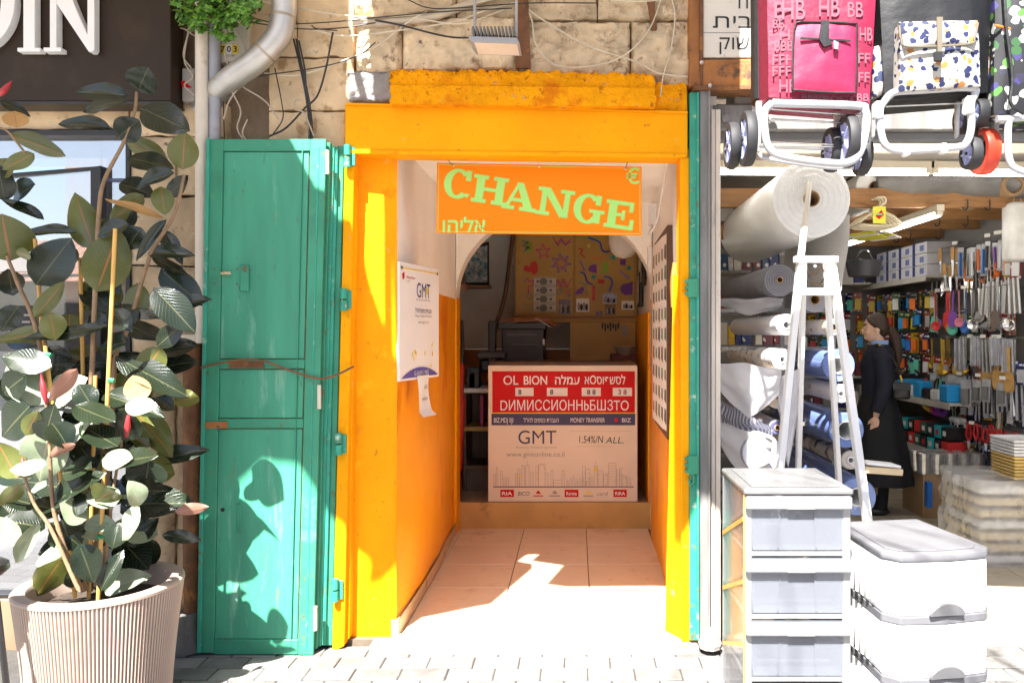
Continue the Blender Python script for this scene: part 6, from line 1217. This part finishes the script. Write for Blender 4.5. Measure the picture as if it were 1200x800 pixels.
MB().box((.155, -.17, .10), (.13, .07, .13)).build('pouch', mat('black_leather', (.012, .011, .011), .35), hb_, bevel=.02, local=True, seg=2, smooth=50); MB().box((.155, -.208, .135), (.13, .008, .06)).build('flap', mat('black_leather', (.012, .011, .011)), hb_, bevel=.003, local=True)
MB().tube(curve([(-.03, -.10, .455), (.02, -.135, .44), (.10, -.20, .33), (.14, -.215, .22)], 6), .010, 6).build('strap', mat('black_leather', (.012, .011, .011)), hb_, local=True)
for q in ((.145, -.22, .215), (.150, -.222, .195), (.155, -.222, .178), (.0, -.14, .455)): e = MB(); ell(e, q, (.009, .006, .012)); e.build('gold_ring', goldm, hb_, local=True)
# ================================================================ shopping trolleys hanging over the stall front
hpole = thing('hanging_rail', 'steel rail the shopping trolleys hang from', 'rail', (1.4, -.9, 3.1)); MB().tube([(.5, -.9, 3.12), (2.6, -.9, 3.12)], .018, 8).build('bar', steel, hpole)
for x in (.56, 2.5): MB().tube([(x, -.9, 3.12), (x, .12, 3.25)], .014, 8).build('bracket', steel, hpole)
magenta = mat('magenta_cloth', (.20, .003, .030), .55, .12, 6, .3, 40); greyband = mat('printed_grey', (.15, .055, .08), .6, .1); blackc = mat('black_nylon', (.005, .005, .006), .5, .2, 8, .6, 10); whitet = mat('white_tube', (.40, .40, .42), .35, .06); lilac_h = mat('lilac_hub', (.34, .38, .62), .4, .05)
fl1 = pattern('navy_orange_flower_cloth', ['#10183c', '#a09c94', '#141d48', '#a06c34', '#101a44', '#a8a49c', '#18244e', '#a8a49c'], 46, .6, '#a4a098', .50)
fl2 = pattern('green_purple_flower_cloth', ['#a0a29c', '#1f4a20', '#2a245a', '#0c0c10', '#3c6a24', '#a6a8a0', '#1a1830', '#a0a09a', '#14162c'], 30, .6, '#0a0b12', .50)
def soft_bag(front, y, dep, m, par, name='bag', seed=0, bulge=.02):
    """front = four photograph corners (tl, tr, br, bl) at depth y; the bag has depth dep"""
    tl, tr, br, bl = [W(*q, y) for q in front]; nu, nv = 14, 14
    def face(i, j, yy, s):
        p_ = (tl * (1 - i) + tr * i) * (1 - j) + (bl * (1 - i) + br * i) * j; e = (math.sin(math.pi * min(1, max(0, i))) * math.sin(math.pi * min(1, max(0, j)))) ** .5
        n_ = noise.fractal(Vector((p_.x * 9, seed, p_.z * 9)), 1, 2, 3) * .006
        return Vector((p_.x, yy - s * (bulge * e + n_), p_.z))
    k = MB(); k.grid(lambda i, j: face(i, j, y, 1), nu, nv); n0 = (nu + 1) * (nv + 1); k.grid(lambda i, j: face(i, j, y + dep, -.5), nu, nv)
    ring = [i for i in range(nu + 1)] + [j * (nu + 1) + nu for j in range(1, nv + 1)] + [nv * (nu + 1) + i for i in range(nu - 1, -1, -1)] + [j * (nu + 1) for j in range(nv - 1, 0, -1)]
    for q in range(len(ring)): a, b = ring[q], ring[(q + 1) % len(ring)]; k.f.append([a, b, n0 + b, n0 + a]); k.mi.append(0)
    return k.build(name, m, par, smooth=50)
def wheel(u, v, y, rpx, par, tm_=rubber, hm=lilac_h, wd=.034):
    c = W(u, v, y); r = rpx * px(y); w_ = MB(); prof = [(r * .72, -wd / 2), (r * .96, -wd / 2), (r, -wd / 4), (r, wd / 4), (r * .96, wd / 2), (r * .72, wd / 2)]
    w_.lathe(prof, c, 26, (1, 0, 0), closed=True); wh = w_.build('wheel', tm_, par, smooth=40)
    h_ = MB(); h_.lathe([(0, -wd * .42), (r * .2, -wd * .46), (r * .3, -wd * .30), (r * .73, -wd * .34), (r * .73, wd * .34), (r * .3, wd * .30), (r * .2, wd * .46), (0, wd * .42)], c, 20, (1, 0, 0)); h_.build('hub', hm, wh, smooth=40)
    MB().lathe([(0, -wd * .62), (r * .1, -wd * .6), (r * .1, wd * .6), (0, wd * .62)], c, 10, (1, 0, 0)).build('axle_cap', black_m, wh)
    for q in range(5):
        a = q * 1.2566; d = Vector((0, math.cos(a), math.sin(a))); 
        for s in (-1, 1): MB().bar(c + d * r * .26 + Vector((s * wd * .36, 0, 0)), c + d * r * .7 + Vector((s * wd * .36, 0, 0)), .006, .01, (1, 0, 0)).build('spoke', hm, wh)
def loop(pts, y, r, par, name='stand_tube', m=whitet): MB().tube(uvpath(pts, y, 6), r, 10).build(name, m, par, smooth=60)
CYT = -1.0
t1 = thing('shopping_trolley', 'magenta shopping trolley printed with grey letters, hung over the stall', 'trolley', W(955, 195, CYT))
soft_bag([(897, -130), (1034, -130), (1019, 123), (901, 114)], CYT, .20, magenta, t1, 'bag', 1)
MB().pix([(884, -130), (897, -130), (895, 120), (885, 118)], CYT + .14, .08).build('back_panel', blackc, t1, bevel=.01)
MB().tube([W(889, -130, CYT + .24), W(885, 118, CYT + .22), W(883, 175, CYT + .18)], .010, 8).build('back_tube', whitet, t1)
pk = soft_bag([(932, 26), (1003, 28), (1003, 109), (929, 105)], CYT - .03, .03, mat('magenta_pocket', (.25, .006, .045), .55, .1, 6, .2, 30), t1, 'pocket', 4, .012)
MB().tube(uvpath([(938, 26), (998, 28), (1004, 36), (1003, 102), (997, 109), (936, 106), (929, 98), (931, 34), (938, 26)], CYT - .032, 3), .0035, 6).build('piping', blackc, pk)
MB().bar(W(938, 45, CYT - .045), W(997, 48, CYT - .045), .006, .005, (0, 1, 0)).build('zip', blackc, pk); MB().pix([(963, 24), (972, 24), (971, 44), (976, 52), (966, 55), (960, 46)], CYT - .056, .008).build('strap_end', blackc, pk); MB().pix([(977, 47), (983, 50), (982, 58), (977, 57)], CYT - .062, .006).build('zip_pull', chrome, pk)
for (u, v, h_, s, w_) in ((928, 14, 24, 'HB', 27), (969, 12, 22, 'HB', 24), (912, 14, 20, 'B', 12), (1000, 14, 18, 'BB', 18), (1013, 42, 16, 'HB', 15), (911, 30, 10, 'BB', 14), (917, 56, 12, 'BBB', 22), (915, 72, 13, 'FFF', 22), (915, 85, 12, 'FFF', 22), (922, 102, 16, 'HB', 20), (952, 115, 7, 'BBBB', 26), (985, 117, 8, 'ROSTO', 40), (1011, 70, 12, 'FF', 14), (1011, 92, 12, 'FF', 13), (1010, 115, 9, 'BB', 14), (918, 43, 13, 'H', 12), (940, -30, 30, 'HB', 30), (990, -32, 26, 'HB', 28)):
    c = W(u, v, CYT); i = (u - 899) / 124; j = (v + 130) / 250; e = (math.sin(math.pi * max(.01, min(.99, i))) * math.sin(math.pi * max(.01, min(.99, j)))) ** .5
    text(s, c + Vector((0, -.02 * e - .0045, 0)), h_ * px(CYT), greyband, t1, width=w_ * px(CYT), bold=.012)
loop([(905, 121), (1002, 124), (1014, 130), (1015, 150), (1008, 178), (995, 190), (970, 191), (920, 184), (903, 176), (897, 160), (896, 132), (905, 121)], CYT - .02, .0135, t1)
loop([(889, 180), (900, 186), (970, 196), (1000, 196)], CYT + .05, .008, t1, 'lower_tube')
for a, b in (((904, 128), (1010, 136)), ((904, 140), (1006, 145)), ((889, 172), (985, 172)), ((896, 166), (1010, 171))): MB().tube([W(*a, CYT + .06), W(*b, CYT + .06)], .0035, 6).build('rod', chrome, t1)
for u0 in (886, 978, 1003): MB().pix([(u0, 118), (u0 + 8, 118), (u0 + 6, 178), (u0 + 1, 178)], CYT + .10, .02).build('leg_plate', steel, t1, bevel=.004)
for u, v, y, r in ((858, 171, CYT + .12, 27), (876, 163, CYT + .02, 32), (975, 176, CYT + .13, 26), (993, 166, CYT + .04, 31), (1010, 182, CYT + .14, 24)): wheel(u, v, y, r, t1)
MB().tube([W(857, 171, CYT + .12), W(1012, 176, CYT + .12)], .006, 6).build('axle', chrome, t1)
t2 = thing('shopping_trolley', 'black shopping trolley with navy and orange flower print pocket', 'trolley', W(1090, 180, CYT))
soft_bag([(1024, -130), (1164, -130), (1158, 108), (1037, 118)], CYT + .02, .20, blackc, t2, 'bag', 6, .03)
soft_bag([(1021, 56), (1044, 50), (1042, 110), (1024, 114)], CYT + .05, .12, fl1, t2, 'side_pocket', 8, .02); soft_bag([(1151, 44), (1163, 48), (1160, 102), (1150, 104)], CYT + .05, .12, fl1, t2, 'side_pocket', 9, .015)
pk = soft_bag([(1054, 29), (1146, 28), (1149, 101), (1054, 107)], CYT - .04, .05, fl1, t2, 'pocket', 10, .02); fp = soft_bag([(1054, 26), (1146, 24), (1142, 50), (1060, 55)], CYT - .065, .02, fl1, t2, 'pocket_flap', 12, .008)
MB().tube(uvpath([(1054, 30), (1056, 47), (1066, 55), (1134, 52), (1142, 44), (1146, 27)], CYT - .072, 4), .004, 6).build('piping', mat('olive_piping', (.12, .10, .07), .6), fp)
MB().pix([(1098, 20), (1105, 20), (1104, 62), (1099, 62)], CYT - .082, .006).build('strap', mat('olive_piping', (.12, .10, .07)), fp); MB().rect(1095, 60, 1105, 72, CYT - .086, .012).build('buckle', black_m, fp, bevel=.003)
loop([(1040, 114), (1050, 108), (1080, 106), (1125, 103), (1142, 105), (1142, 112), (1138, 122), (1138, 150), (1132, 168), (1118, 173), (1060, 177), (1040, 172), (1033, 158), (1031, 130), (1040, 114)], CYT - .01, .0125, t2)
MB().tube([W(1038, 125, CYT + .05), W(1128, 121, CYT + .05)], .0035, 6).build('rod', chrome, t2)
for u0 in (1022, 1121): MB().pix([(u0, 118), (u0 + 6, 118), (u0 + 4, 160), (u0, 162)], CYT + .08, .02).build('leg_plate', steel, t2, bevel=.004)
for u, v in ((1031, 128), (1138, 122)): MB().rect(u - 5, v - 10, u + 5, v + 10, CYT - .03, .04).build('tube_clamp', white_pl, t2, bevel=.006)
for u, v in ((1064, 176), (1108, 173)): MB().rect(u - 4, v - 6, u + 4, v + 6, CYT - .028, .036).build('foot_clip', white_pl, t2, bevel=.006)
for u, v, y, r in ((1147, 133, CYT + .06, 17), (1138, 180, CYT + .05, 19), (1129, 140, CYT + .14, 17)): wheel(u, v, y, r, t2)
MB().pix([(1140, 130), (1150, 130), (1144, 182), (1134, 182)], CYT + .075, .012).build('wheel_arm', black_m, t2, bevel=.004)
t3 = thing('shopping_trolley', 'dark shopping trolley with green and purple flower print', 'trolley', W(1190, 205, CYT))
soft_bag([(1168, -130), (1260, -130), (1254, 136), (1164, 134)], CYT, .22, fl2, t3, 'bag', 14, .03)
MB().tube(uvpath([(1176, -60), (1178, 20), (1186, 90), (1184, 120), (1200, 134)], CYT - .03, 5), .006, 6).build('piping', blackc, t3); MB().tube(uvpath([(1166, 30), (1184, 34)], CYT - .02, 3), .004, 6).build('orange_piping', plast['orange'], t3)
loop([(1168, 140), (1240, 140), (1244, 180), (1230, 205), (1195, 200), (1183, 188), (1181, 160), (1182, 142)], CYT - .005, .012, t3); MB().pix([(1165, 140), (1172, 140), (1168, 185), (1164, 185)], CYT + .08, .02).build('leg_plate', steel, t3, bevel=.003)
wheel(1153, 178, CYT + .10, 27, t3, mat('red_tyre', (.62, .05, .02), .4), black_m, .045)
for t_, us in ((t1, (915, 1010)), (t2, (1045, 1140)), (t3, (1185, 1240))):
    for u in us: q = W(u, -125, CYT + .08); MB().tube([q, Vector((q.x, -.9, 3.12))], .010, 6).build('handle_tube', whitet, t_)

# ================================================================ planter and rubber plant
pc_ = Vector((-1.845, -.60, 0)); RB, RT = .240, .285
pot = thing('planter', 'round beige planter with fine vertical ribs', 'planter', pc_)
potm = mat('beige_planter', (.42, .325, .265), .65, .05, 5)
def potf(i, j):
    a = 2 * math.pi * i; r = (RB + (RT - RB) * j ** 1.3) ; return pc_ + Vector((r * math.cos(a), r * math.sin(a), .02 + .455 * j))
n_r = 132; k = MB()
for i in range(n_r):
    a0 = 2 * math.pi * i / n_r; w_ = 2 * math.pi / n_r
    for j in range(6):
        rr = [(RB + (RT - RB) * (q / 6) ** 1.3) for q in (j, j + 1)]; zz = [.02 + .455 * q / 6 for q in (j, j + 1)]
        fr_ = [(0, -.002), (.14, .005), (.4, .0072), (.66, .005), (.78, -.002), (1, -.002)]
        for (f0, d0), (f1, d1) in zip(fr_, fr_[1:]):
            P_ = lambda f, d, q: pc_ + Vector(((rr[q] + d) * math.cos(a0 + f * w_), (rr[q] + d) * math.sin(a0 + f * w_), zz[q]))
            k.add([P_(f0, d0, 0), P_(f1, d1, 0), P_(f1, d1, 1), P_(f0, d0, 1)], [(0, 1, 2, 3)])
k.build('ribbed_wall', potm, pot)
MB().lathe([(RT - .055, .38), (RT - .05, .470), (RT - .04, .484), (RT + .002, .486), (RT + .008, .480), (RT + .008, .470), (RT - .004, .468)], pc_, 64, caps=False).build('rim', potm, pot, smooth=40)
MB().lathe([(.0, .0), (RB - .01, 0), (RB + .002, .02), (RB - .02, .021)], pc_, 48).build('base', potm, pot, smooth=40)
k = MB(); k.grid(lambda i, j: pc_ + Vector(((RT - .05) * j * math.cos(2 * math.pi * i), (RT - .05) * j * math.sin(2 * math.pi * i), .405 + .012 * noise.noise(Vector((i * 9, j * 6, 0))))), 30, 8); k.build('soil', mat('dark_soil', (.05, .035, .025), .95, .3, 30, 1.2, 60), pot, smooth=60)
rp = thing('rubber_plant', 'large rubber plant with broad glossy dark leaves tied to canes', 'plant', pc_ + Vector((0, 0, .41)))
def leaf_mat(name, top, under, rib, rough=.32):
    m = bpy.data.materials.new(name); m.use_nodes = True; N = m.node_tree.nodes; L = m.node_tree.links; b = N['Principled BSDF']
    ge = N.new('ShaderNodeNewGeometry'); uv = N.new('ShaderNodeUVMap'); sp = N.new('ShaderNodeSeparateXYZ'); L.new(uv.outputs[0], sp.inputs[0])
    oi = N.new('ShaderNodeObjectInfo')
    def math_(op, a, bb=None):
        n = N.new('ShaderNodeMath'); n.operation = op; (L.new(a, n.inputs[0]) if not isinstance(a, (int, float)) else setattr(n.inputs[0], 'default_value', a))
        if bb is not None: (L.new(bb, n.inputs[1]) if not isinstance(bb, (int, float)) else setattr(n.inputs[1], 'default_value', bb))
        return n.outputs[0]
    d = math_('ABSOLUTE', math_('SUBTRACT', sp.outputs[1], .5)); rb_ = math_('LESS_THAN', d, .022)
    vein = math_('MULTIPLY', math_('LESS_THAN', math_('FRACT', math_('ADD', math_('MULTIPLY', sp.outputs[0], 13), math_('MULTIPLY', d, -8))), .12), .22)
    mx = N.new('ShaderNodeMix'); mx.data_type = 'RGBA'; L.new(ge.outputs['Backfacing'], mx.inputs[0]); mx.inputs[6].default_value = (*top, 1); mx.inputs[7].default_value = (*under, 1)
    nz = N.new('ShaderNodeTexNoise'); nz.inputs['Scale'].default_value = 7; tc = N.new('ShaderNodeTexCoord'); L.new(tc.outputs['Object'], nz.inputs['Vector'])
    hs = N.new('ShaderNodeHueSaturation'); L.new(mx.outputs[2], hs.inputs['Color']); mr = N.new('ShaderNodeMapRange'); mr.inputs[3].default_value = .65; mr.inputs[4].default_value = 1.4; L.new(math_('MULTIPLY', math_('ADD', nz.outputs[0], oi.outputs['Random']), .5), mr.inputs[0]); L.new(mr.outputs[0], hs.inputs['Value'])
    m2 = N.new('ShaderNodeMix'); m2.data_type = 'RGBA'; L.new(math_('MAXIMUM', rb_, vein), m2.inputs[0]); L.new(hs.outputs[0], m2.inputs[6]); m2.inputs[7].default_value = (*rib, 1)
    L.new(m2.outputs[2], b.inputs['Base Color']); b.inputs['Roughness'].default_value = rough; b.inputs['Specular IOR Level'].default_value = .5
    bp = N.new('ShaderNodeBump'); bp.inputs['Strength'].default_value = .25; bp.inputs['Distance'].default_value = .004; L.new(math_('ADD', vein, math_('MULTIPLY', d, -1.5)), bp.inputs['Height']); L.new(bp.outputs[0], b.inputs['Normal'])
    return m
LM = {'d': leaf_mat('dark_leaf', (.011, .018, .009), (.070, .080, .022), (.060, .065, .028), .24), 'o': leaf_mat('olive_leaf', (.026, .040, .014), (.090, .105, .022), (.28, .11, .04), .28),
      'l': leaf_mat('sunlit_leaf', (.22, .27, .17), (.15, .16, .07), (.34, .34, .22), .3), 'p': leaf_mat('pink_brown_leaf', (.16, .07, .05), (.24, .11, .075), (.34, .16, .10), .45), 'b': leaf_mat('dry_tan_leaf', (.40, .22, .07), (.46, .29, .13), (.34, .18, .07), .7)}  # the 'l' kind has sunlight painted into its leaf colour
LMESH = {}
def leaf_mesh(kind, var):
    if (kind, var) in LMESH: return LMESH[kind, var]
    r2 = random.Random(var * 5 + 1); droop = (.05, .16, -.06, .24)[var]; fold = (.10, .22, .05, .30)[var]; nu, nv = 10, 4; k = MB(); k.uv = []
    for j in range(nv + 1):
        for i in range(nu + 1):
            t = i / nu; s = j / nv * 2 - 1; wv = (math.sin(math.pi * min(1, t ** .86)) ** .66 * (1 - .25 * t ** 6) if 0 < t < 1 else 0) * .5
            k.v.append(Vector((t, s * wv, -droop * t * t + fold * abs(s) * wv * .8 + .022 * math.sin(t * 9 + s * 3 + var * 2) * abs(s)))); k.uv.append((t, j / nv))
    for j in range(nv):
        for i in range(nu): k.f.append([j * (nu + 1) + i, j * (nu + 1) + i + 1, (j + 1) * (nu + 1) + i + 1, (j + 1) * (nu + 1) + i]); k.mi.append(0)
    me = k.mesh('leaf', LM[kind], 0, 80); LMESH[kind, var] = me; return me
PO = ORG[rp.name]
def leaf(bu, bv, tu, tv, wpx, kind='d', y=-.6, dy=None, face=None, var=None, up=.55):
    a = W(bu, bv, y); b = W(tu, tv, y + (rnd.uniform(-.07, .05) if dy is None else dy)); d = b - a; ln = d.length; d.normalize()
    tocam = (Vector((0, CY, CZ)) - a).normalized(); n_ = tocam + Vector((rnd.uniform(-.25, .25), 0, up + rnd.uniform(-.15, .2)))
    if face == 'u' or (face is None and kind in ('o', 'p')): n_ = -(tocam + Vector((rnd.uniform(-.2, .2), 0, -.25)))
    n_ = (n_ - d * n_.dot(d)).normalized(); s = n_.cross(d); wd = wpx * px(y) * 1.22
    M = Matrix.Identity(4)
    for r_ in range(3): M[r_][0] = d[r_] * ln; M[r_][1] = s[r_] * wd; M[r_][2] = n_[r_] * ln * .9; M[r_][3] = (a - PO)[r_]
    o = bpy.data.objects.new('leaf', leaf_mesh(kind, rnd.randrange(4) if var is None else var)); COL.objects.link(o); o.parent = rp; o.matrix_local = M
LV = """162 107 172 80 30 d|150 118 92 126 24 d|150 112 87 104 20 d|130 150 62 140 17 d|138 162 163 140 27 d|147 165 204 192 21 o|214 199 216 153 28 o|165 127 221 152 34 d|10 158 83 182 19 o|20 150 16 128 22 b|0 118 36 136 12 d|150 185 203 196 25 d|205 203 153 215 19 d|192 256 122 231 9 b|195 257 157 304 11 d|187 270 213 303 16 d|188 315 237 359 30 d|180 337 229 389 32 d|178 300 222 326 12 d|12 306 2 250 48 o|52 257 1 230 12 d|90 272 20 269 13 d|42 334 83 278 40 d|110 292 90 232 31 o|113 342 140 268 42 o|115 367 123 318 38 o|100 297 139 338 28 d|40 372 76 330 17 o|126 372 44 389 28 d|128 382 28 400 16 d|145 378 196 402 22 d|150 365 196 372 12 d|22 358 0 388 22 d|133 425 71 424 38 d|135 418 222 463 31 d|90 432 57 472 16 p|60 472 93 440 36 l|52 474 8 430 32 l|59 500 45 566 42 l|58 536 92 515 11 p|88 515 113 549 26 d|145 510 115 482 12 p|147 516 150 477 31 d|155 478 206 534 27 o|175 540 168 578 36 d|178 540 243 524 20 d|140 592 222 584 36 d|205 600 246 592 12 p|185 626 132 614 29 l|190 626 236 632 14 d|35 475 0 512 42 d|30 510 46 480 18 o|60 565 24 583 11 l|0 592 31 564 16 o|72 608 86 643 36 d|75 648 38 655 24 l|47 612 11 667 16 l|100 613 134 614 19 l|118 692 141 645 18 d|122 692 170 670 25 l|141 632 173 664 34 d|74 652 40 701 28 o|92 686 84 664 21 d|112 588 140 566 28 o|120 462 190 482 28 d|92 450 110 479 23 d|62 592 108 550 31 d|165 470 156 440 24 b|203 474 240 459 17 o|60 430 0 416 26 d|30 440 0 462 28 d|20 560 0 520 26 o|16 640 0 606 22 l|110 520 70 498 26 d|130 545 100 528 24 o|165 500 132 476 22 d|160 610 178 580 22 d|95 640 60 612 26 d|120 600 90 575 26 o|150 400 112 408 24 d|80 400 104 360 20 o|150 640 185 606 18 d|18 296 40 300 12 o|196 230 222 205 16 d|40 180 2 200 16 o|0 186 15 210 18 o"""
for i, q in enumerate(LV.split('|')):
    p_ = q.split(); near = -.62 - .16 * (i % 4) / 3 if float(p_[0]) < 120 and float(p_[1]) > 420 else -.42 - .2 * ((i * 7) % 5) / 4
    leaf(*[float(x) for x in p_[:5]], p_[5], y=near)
for i in range(60):                                        # the denser inside of the plant
    u = rnd.uniform(20, 200); v = rnd.uniform(400, 640); a = rnd.uniform(0, 6.28); l_ = rnd.uniform(34, 62)
    leaf(u, v, u + l_ * math.cos(a), v + l_ * .7 * math.sin(a), rnd.uniform(20, 32), rnd.choice('dddo'), y=rnd.uniform(-.48, -.30))
for i in range(26):                                        # lower leaves out in the sun, half with sunlight painted into the colour
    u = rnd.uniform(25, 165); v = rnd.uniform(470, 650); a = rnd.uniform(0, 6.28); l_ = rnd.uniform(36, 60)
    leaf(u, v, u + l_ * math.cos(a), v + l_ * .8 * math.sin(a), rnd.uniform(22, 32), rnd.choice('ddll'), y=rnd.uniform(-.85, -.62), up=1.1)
for i in range(30):                                        # upper leaves round the stems
    u = rnd.uniform(5, 205); v = rnd.uniform(215, 440); a = rnd.uniform(0, 6.28); l_ = rnd.uniform(34, 58)
    leaf(u, v, u + l_ * math.cos(a), v + l_ * .8 * math.sin(a), rnd.uniform(16, 27), rnd.choice('dddo'), y=rnd.uniform(-.60, -.36))
stemm = mat('brown_stem', (.24, .15, .08), .7, .25, 20, .4, 60); cane = mat('bamboo_cane', (.62, .36, .09), .5, .12, 10, aniso=(4, 4, 1))
for pts, r0, r1, y in (([(105, 692), (112, 640), (128, 540), (135, 420), (150, 385), (176, 300), (204, 252), (216, 205)], .016, .008, -.52), ([(100, 692), (90, 610), (105, 480), (112, 330), (116, 250), (122, 212), (146, 165), (158, 130), (160, 108)], .015, .007, -.56), ([(95, 692), (75, 640), (62, 590), (58, 520), (54, 474)], .013, .006, -.74),
                       ([(98, 692), (70, 560), (46, 400), (20, 330), (8, 300)], .014, .008, -.6), ([(115, 692), (125, 640), (132, 580), (143, 515)], .010, .006, -.66), ([(100, 692), (84, 640), (96, 600)], .02, .012, -.62), ([(30, 180), (10, 155), (0, 150)], .006, .005, -.6), ([(92, 690), (60, 620), (40, 590), (28, 555)], .010, .006, -.78)):
    q = uvpath(pts, y, 5); MB().tube(q, [.78 * (r0 + (r1 - r0) * i / (len(q) - 1)) for i in range(len(q))], 8).build('stem', stemm, rp, smooth=60)
for a, b, y in (((135, 268), (115, 705), -.68), ((41, 280), (56, 470), -.55), ((94, 302), (102, 640), -.5), ((53, 405), (88, 700), -.64), ((112, 440), (104, 700), -.60)): MB().tube([W(*a, y), W(*b, y)], .0075, 8).build('cane', cane, rp, smooth=50)
for u, v, tu, tv, y in ((54, 472, 48, 438, -.74), (148, 512, 152, 477, -.66), (30, 555, 26, 535, -.78), (0, 112, 14, 95, -.6)): MB().tube([W(u, v, y), W((u * 2 + tu) / 3, (v * 2 + tv) / 3, y - .01), W((u + 2 * tu) / 3, (v + 2 * tv) / 3, y), W(tu, tv, y)], [.006, .012, .009, .001], 8).build('leaf_sheath', mat('red_sheath', (.42, .025, .03), .4), rp, smooth=60)
k = MB(); k.tube([W(98, 668, -.63) + Vector((.035 * math.cos(q * .45), .03 * math.sin(q * .45), .03 * math.sin(q * .45 + .5))) for q in range(15)], .003, 5); k.build('tie_ring', mat('orange_tie', (.6, .3, .05), .6), rp)
for u, v, y in ((130, 445, -.685), (118, 628, -.685), (56, 415, -.65)): MB().tube([W(u - 3, v, y), W(u + 4, v + 1, y)], .009, 6).build('cane_tie', mat('green_tie', (.02, .25, .1), .6), rp)
st_ = thing('cafe_stool', 'black round stool seat peeking out beside the planter', 'stool', W(-12, 790, -.95))
zc = W(-24, 664, -.95); MB().lathe([(0, .02), (.065, .02), (.085, .008), (.088, -.012), (.07, -.03), (0, -.03)], zc, 24).build('seat', black_m, st_, smooth=40)
for a in range(3): MB().tube([zc + Vector((.05 * math.cos(a * 2.1), .05 * math.sin(a * 2.1), -.03)), Vector((zc.x + .12 * math.cos(a * 2.1), zc.y + .12 * math.sin(a * 2.1), 0))], .01, 6).build('leg', black_m, st_)

# ivy spilling over the pipes
iv = thing('ivy', 'bright green ivy spilling over the pipes by the meter box', 'ivy', W(255, 40, -.14))
k = MB(); r2 = random.Random(5); stems_ = []
for pts in ([(262, -60), (256, -20), (245, 12), (232, 30)], [(262, -60), (268, -10), (266, 20), (258, 40)], [(262, -60), (285, -20), (297, 8), (292, 22)], [(262, -60), (238, -20), (222, 5), (217, 20)], [(262, -60), (258, 0), (248, 18), (238, 24)], [(262, -60), (275, -14), (283, 14), (280, 20)]): stems_.append(uvpath(pts, -.15, 8))
lf = [(0, -.5), (.18, -.38), (.5, -.30), (.34, -.02), (.46, .28), (.20, .26), (0, .55), (-.20, .26), (-.46, .28), (-.34, -.02), (-.5, -.30), (-.18, -.38)]
for s_ in stems_:
    for q in s_:
        for _ in range(3):
            c = q + Vector((r2.uniform(-.035, .035), r2.uniform(-.07, .03), r2.uniform(-.04, .03))); sz = r2.uniform(.030, .052); M = Euler((r2.uniform(.5, 1.7), r2.uniform(-.6, .6), r2.uniform(-.8, .8))).to_matrix()
            n0 = len(k.v); k.v.append(c + M @ Vector((0, 0, .003))); k.v += [c + M @ Vector((x * sz, y * sz, -.004 * abs(x))) for x, y in lf]
            for t in range(12): k.f.append([n0, n0 + 1 + t, n0 + 1 + (t + 1) % 12]); k.mi.append(r2.randrange(3))
ivm = [mat('ivy_leaf', (.085, .22, .018), .5, .2, 30), mat('ivy_leaf_pale', (.14, .30, .03), .5, .2, 30), mat('ivy_leaf_dark', (.045, .13, .015), .5, .2, 30)]
k.build('ivy_leaves', ivm, iv, kind='stuff')
for s_ in stems_: MB().tube(s_, .003, 5).build('vine', stemm, iv)

# ================================================================ across the street (seen in the shop window) and a bare tree
op = thing('market_hall', 'low stone market hall with tiled roof across the street', 'building', (-4, -13, 0))
MB().ab((-22, -16, 0), (16, -13, 2.6)).build('wall', mat('far_stone', (.50, .42, .32), .9, .15, 2), op)
k = MB(); k.add([(-22.5, -12.6, 2.55), (16.5, -12.6, 2.55), (16.5, -15, 3.7), (-22.5, -15, 3.7), (-22.5, -17.4, 2.55), (16.5, -17.4, 2.55)], [(0, 1, 2, 3), (3, 2, 5, 4), (0, 3, 4), (1, 5, 2)]); k.build('roof', mat('red_roof_tile', (.36, .16, .09), .8, .2, 3, stripes=((.22, .09, .05), 0, 4, .3)), op)
for x in range(-20, 15, 4): MB().ab((x, -13.02, 0), (x + 1.6, -12.97, 2.1)).build('doorway', mat('dark_doorway', (.05, .05, .05), .6), op)
tr_ = thing('street_tree', 'bare branched street tree on the far side of the pavement', 'tree', (1.9, -6.2, 0)); barkm = mat('bark', (.12, .09, .07), .9, .2, 12, .6, 30); MB().tube(curve([(1.9, -6.2, 0), (1.88, -6.1, 1.6), (1.8, -5.9, 3.2), (1.6, -5.5, 4.6)], 5), [.11, .11, .105, .1, .1, .095, .09, .09, .085, .08, .08, .075, .07, .065, .06, .05], 8).build('trunk', barkm, tr_, smooth=60)
r3 = random.Random(11)
def branch(p_, d, l_, r, lev):
    pts = [p_]; q = p_.copy(); dd = d.copy()
    for s in range(5): dd = (dd + Vector((r3.uniform(-.25, .25), r3.uniform(-.25, .25), r3.uniform(-.12, .2)))).normalized(); q = q + dd * l_ / 5; pts.append(q.copy())
    MB().tube(pts, [r * (1 - .14 * i) for i in range(6)], 5).build('branch', barkm, tr_)
    if lev:
        for s in (1, 2, 3, 4): branch(pts[s], (dd + Vector((r3.uniform(-.9, .9), r3.uniform(-.9, .9), r3.uniform(-.2, .6)))).normalized(), l_ * .6, r * .5, lev - 1)
for d in ((-.4, .9, .25), (-.8, .4, .5), (.3, .9, .4)): branch(Vector((1.6, -5.5, 4.5)), Vector(d).normalized(), 2.4, .03, 2)
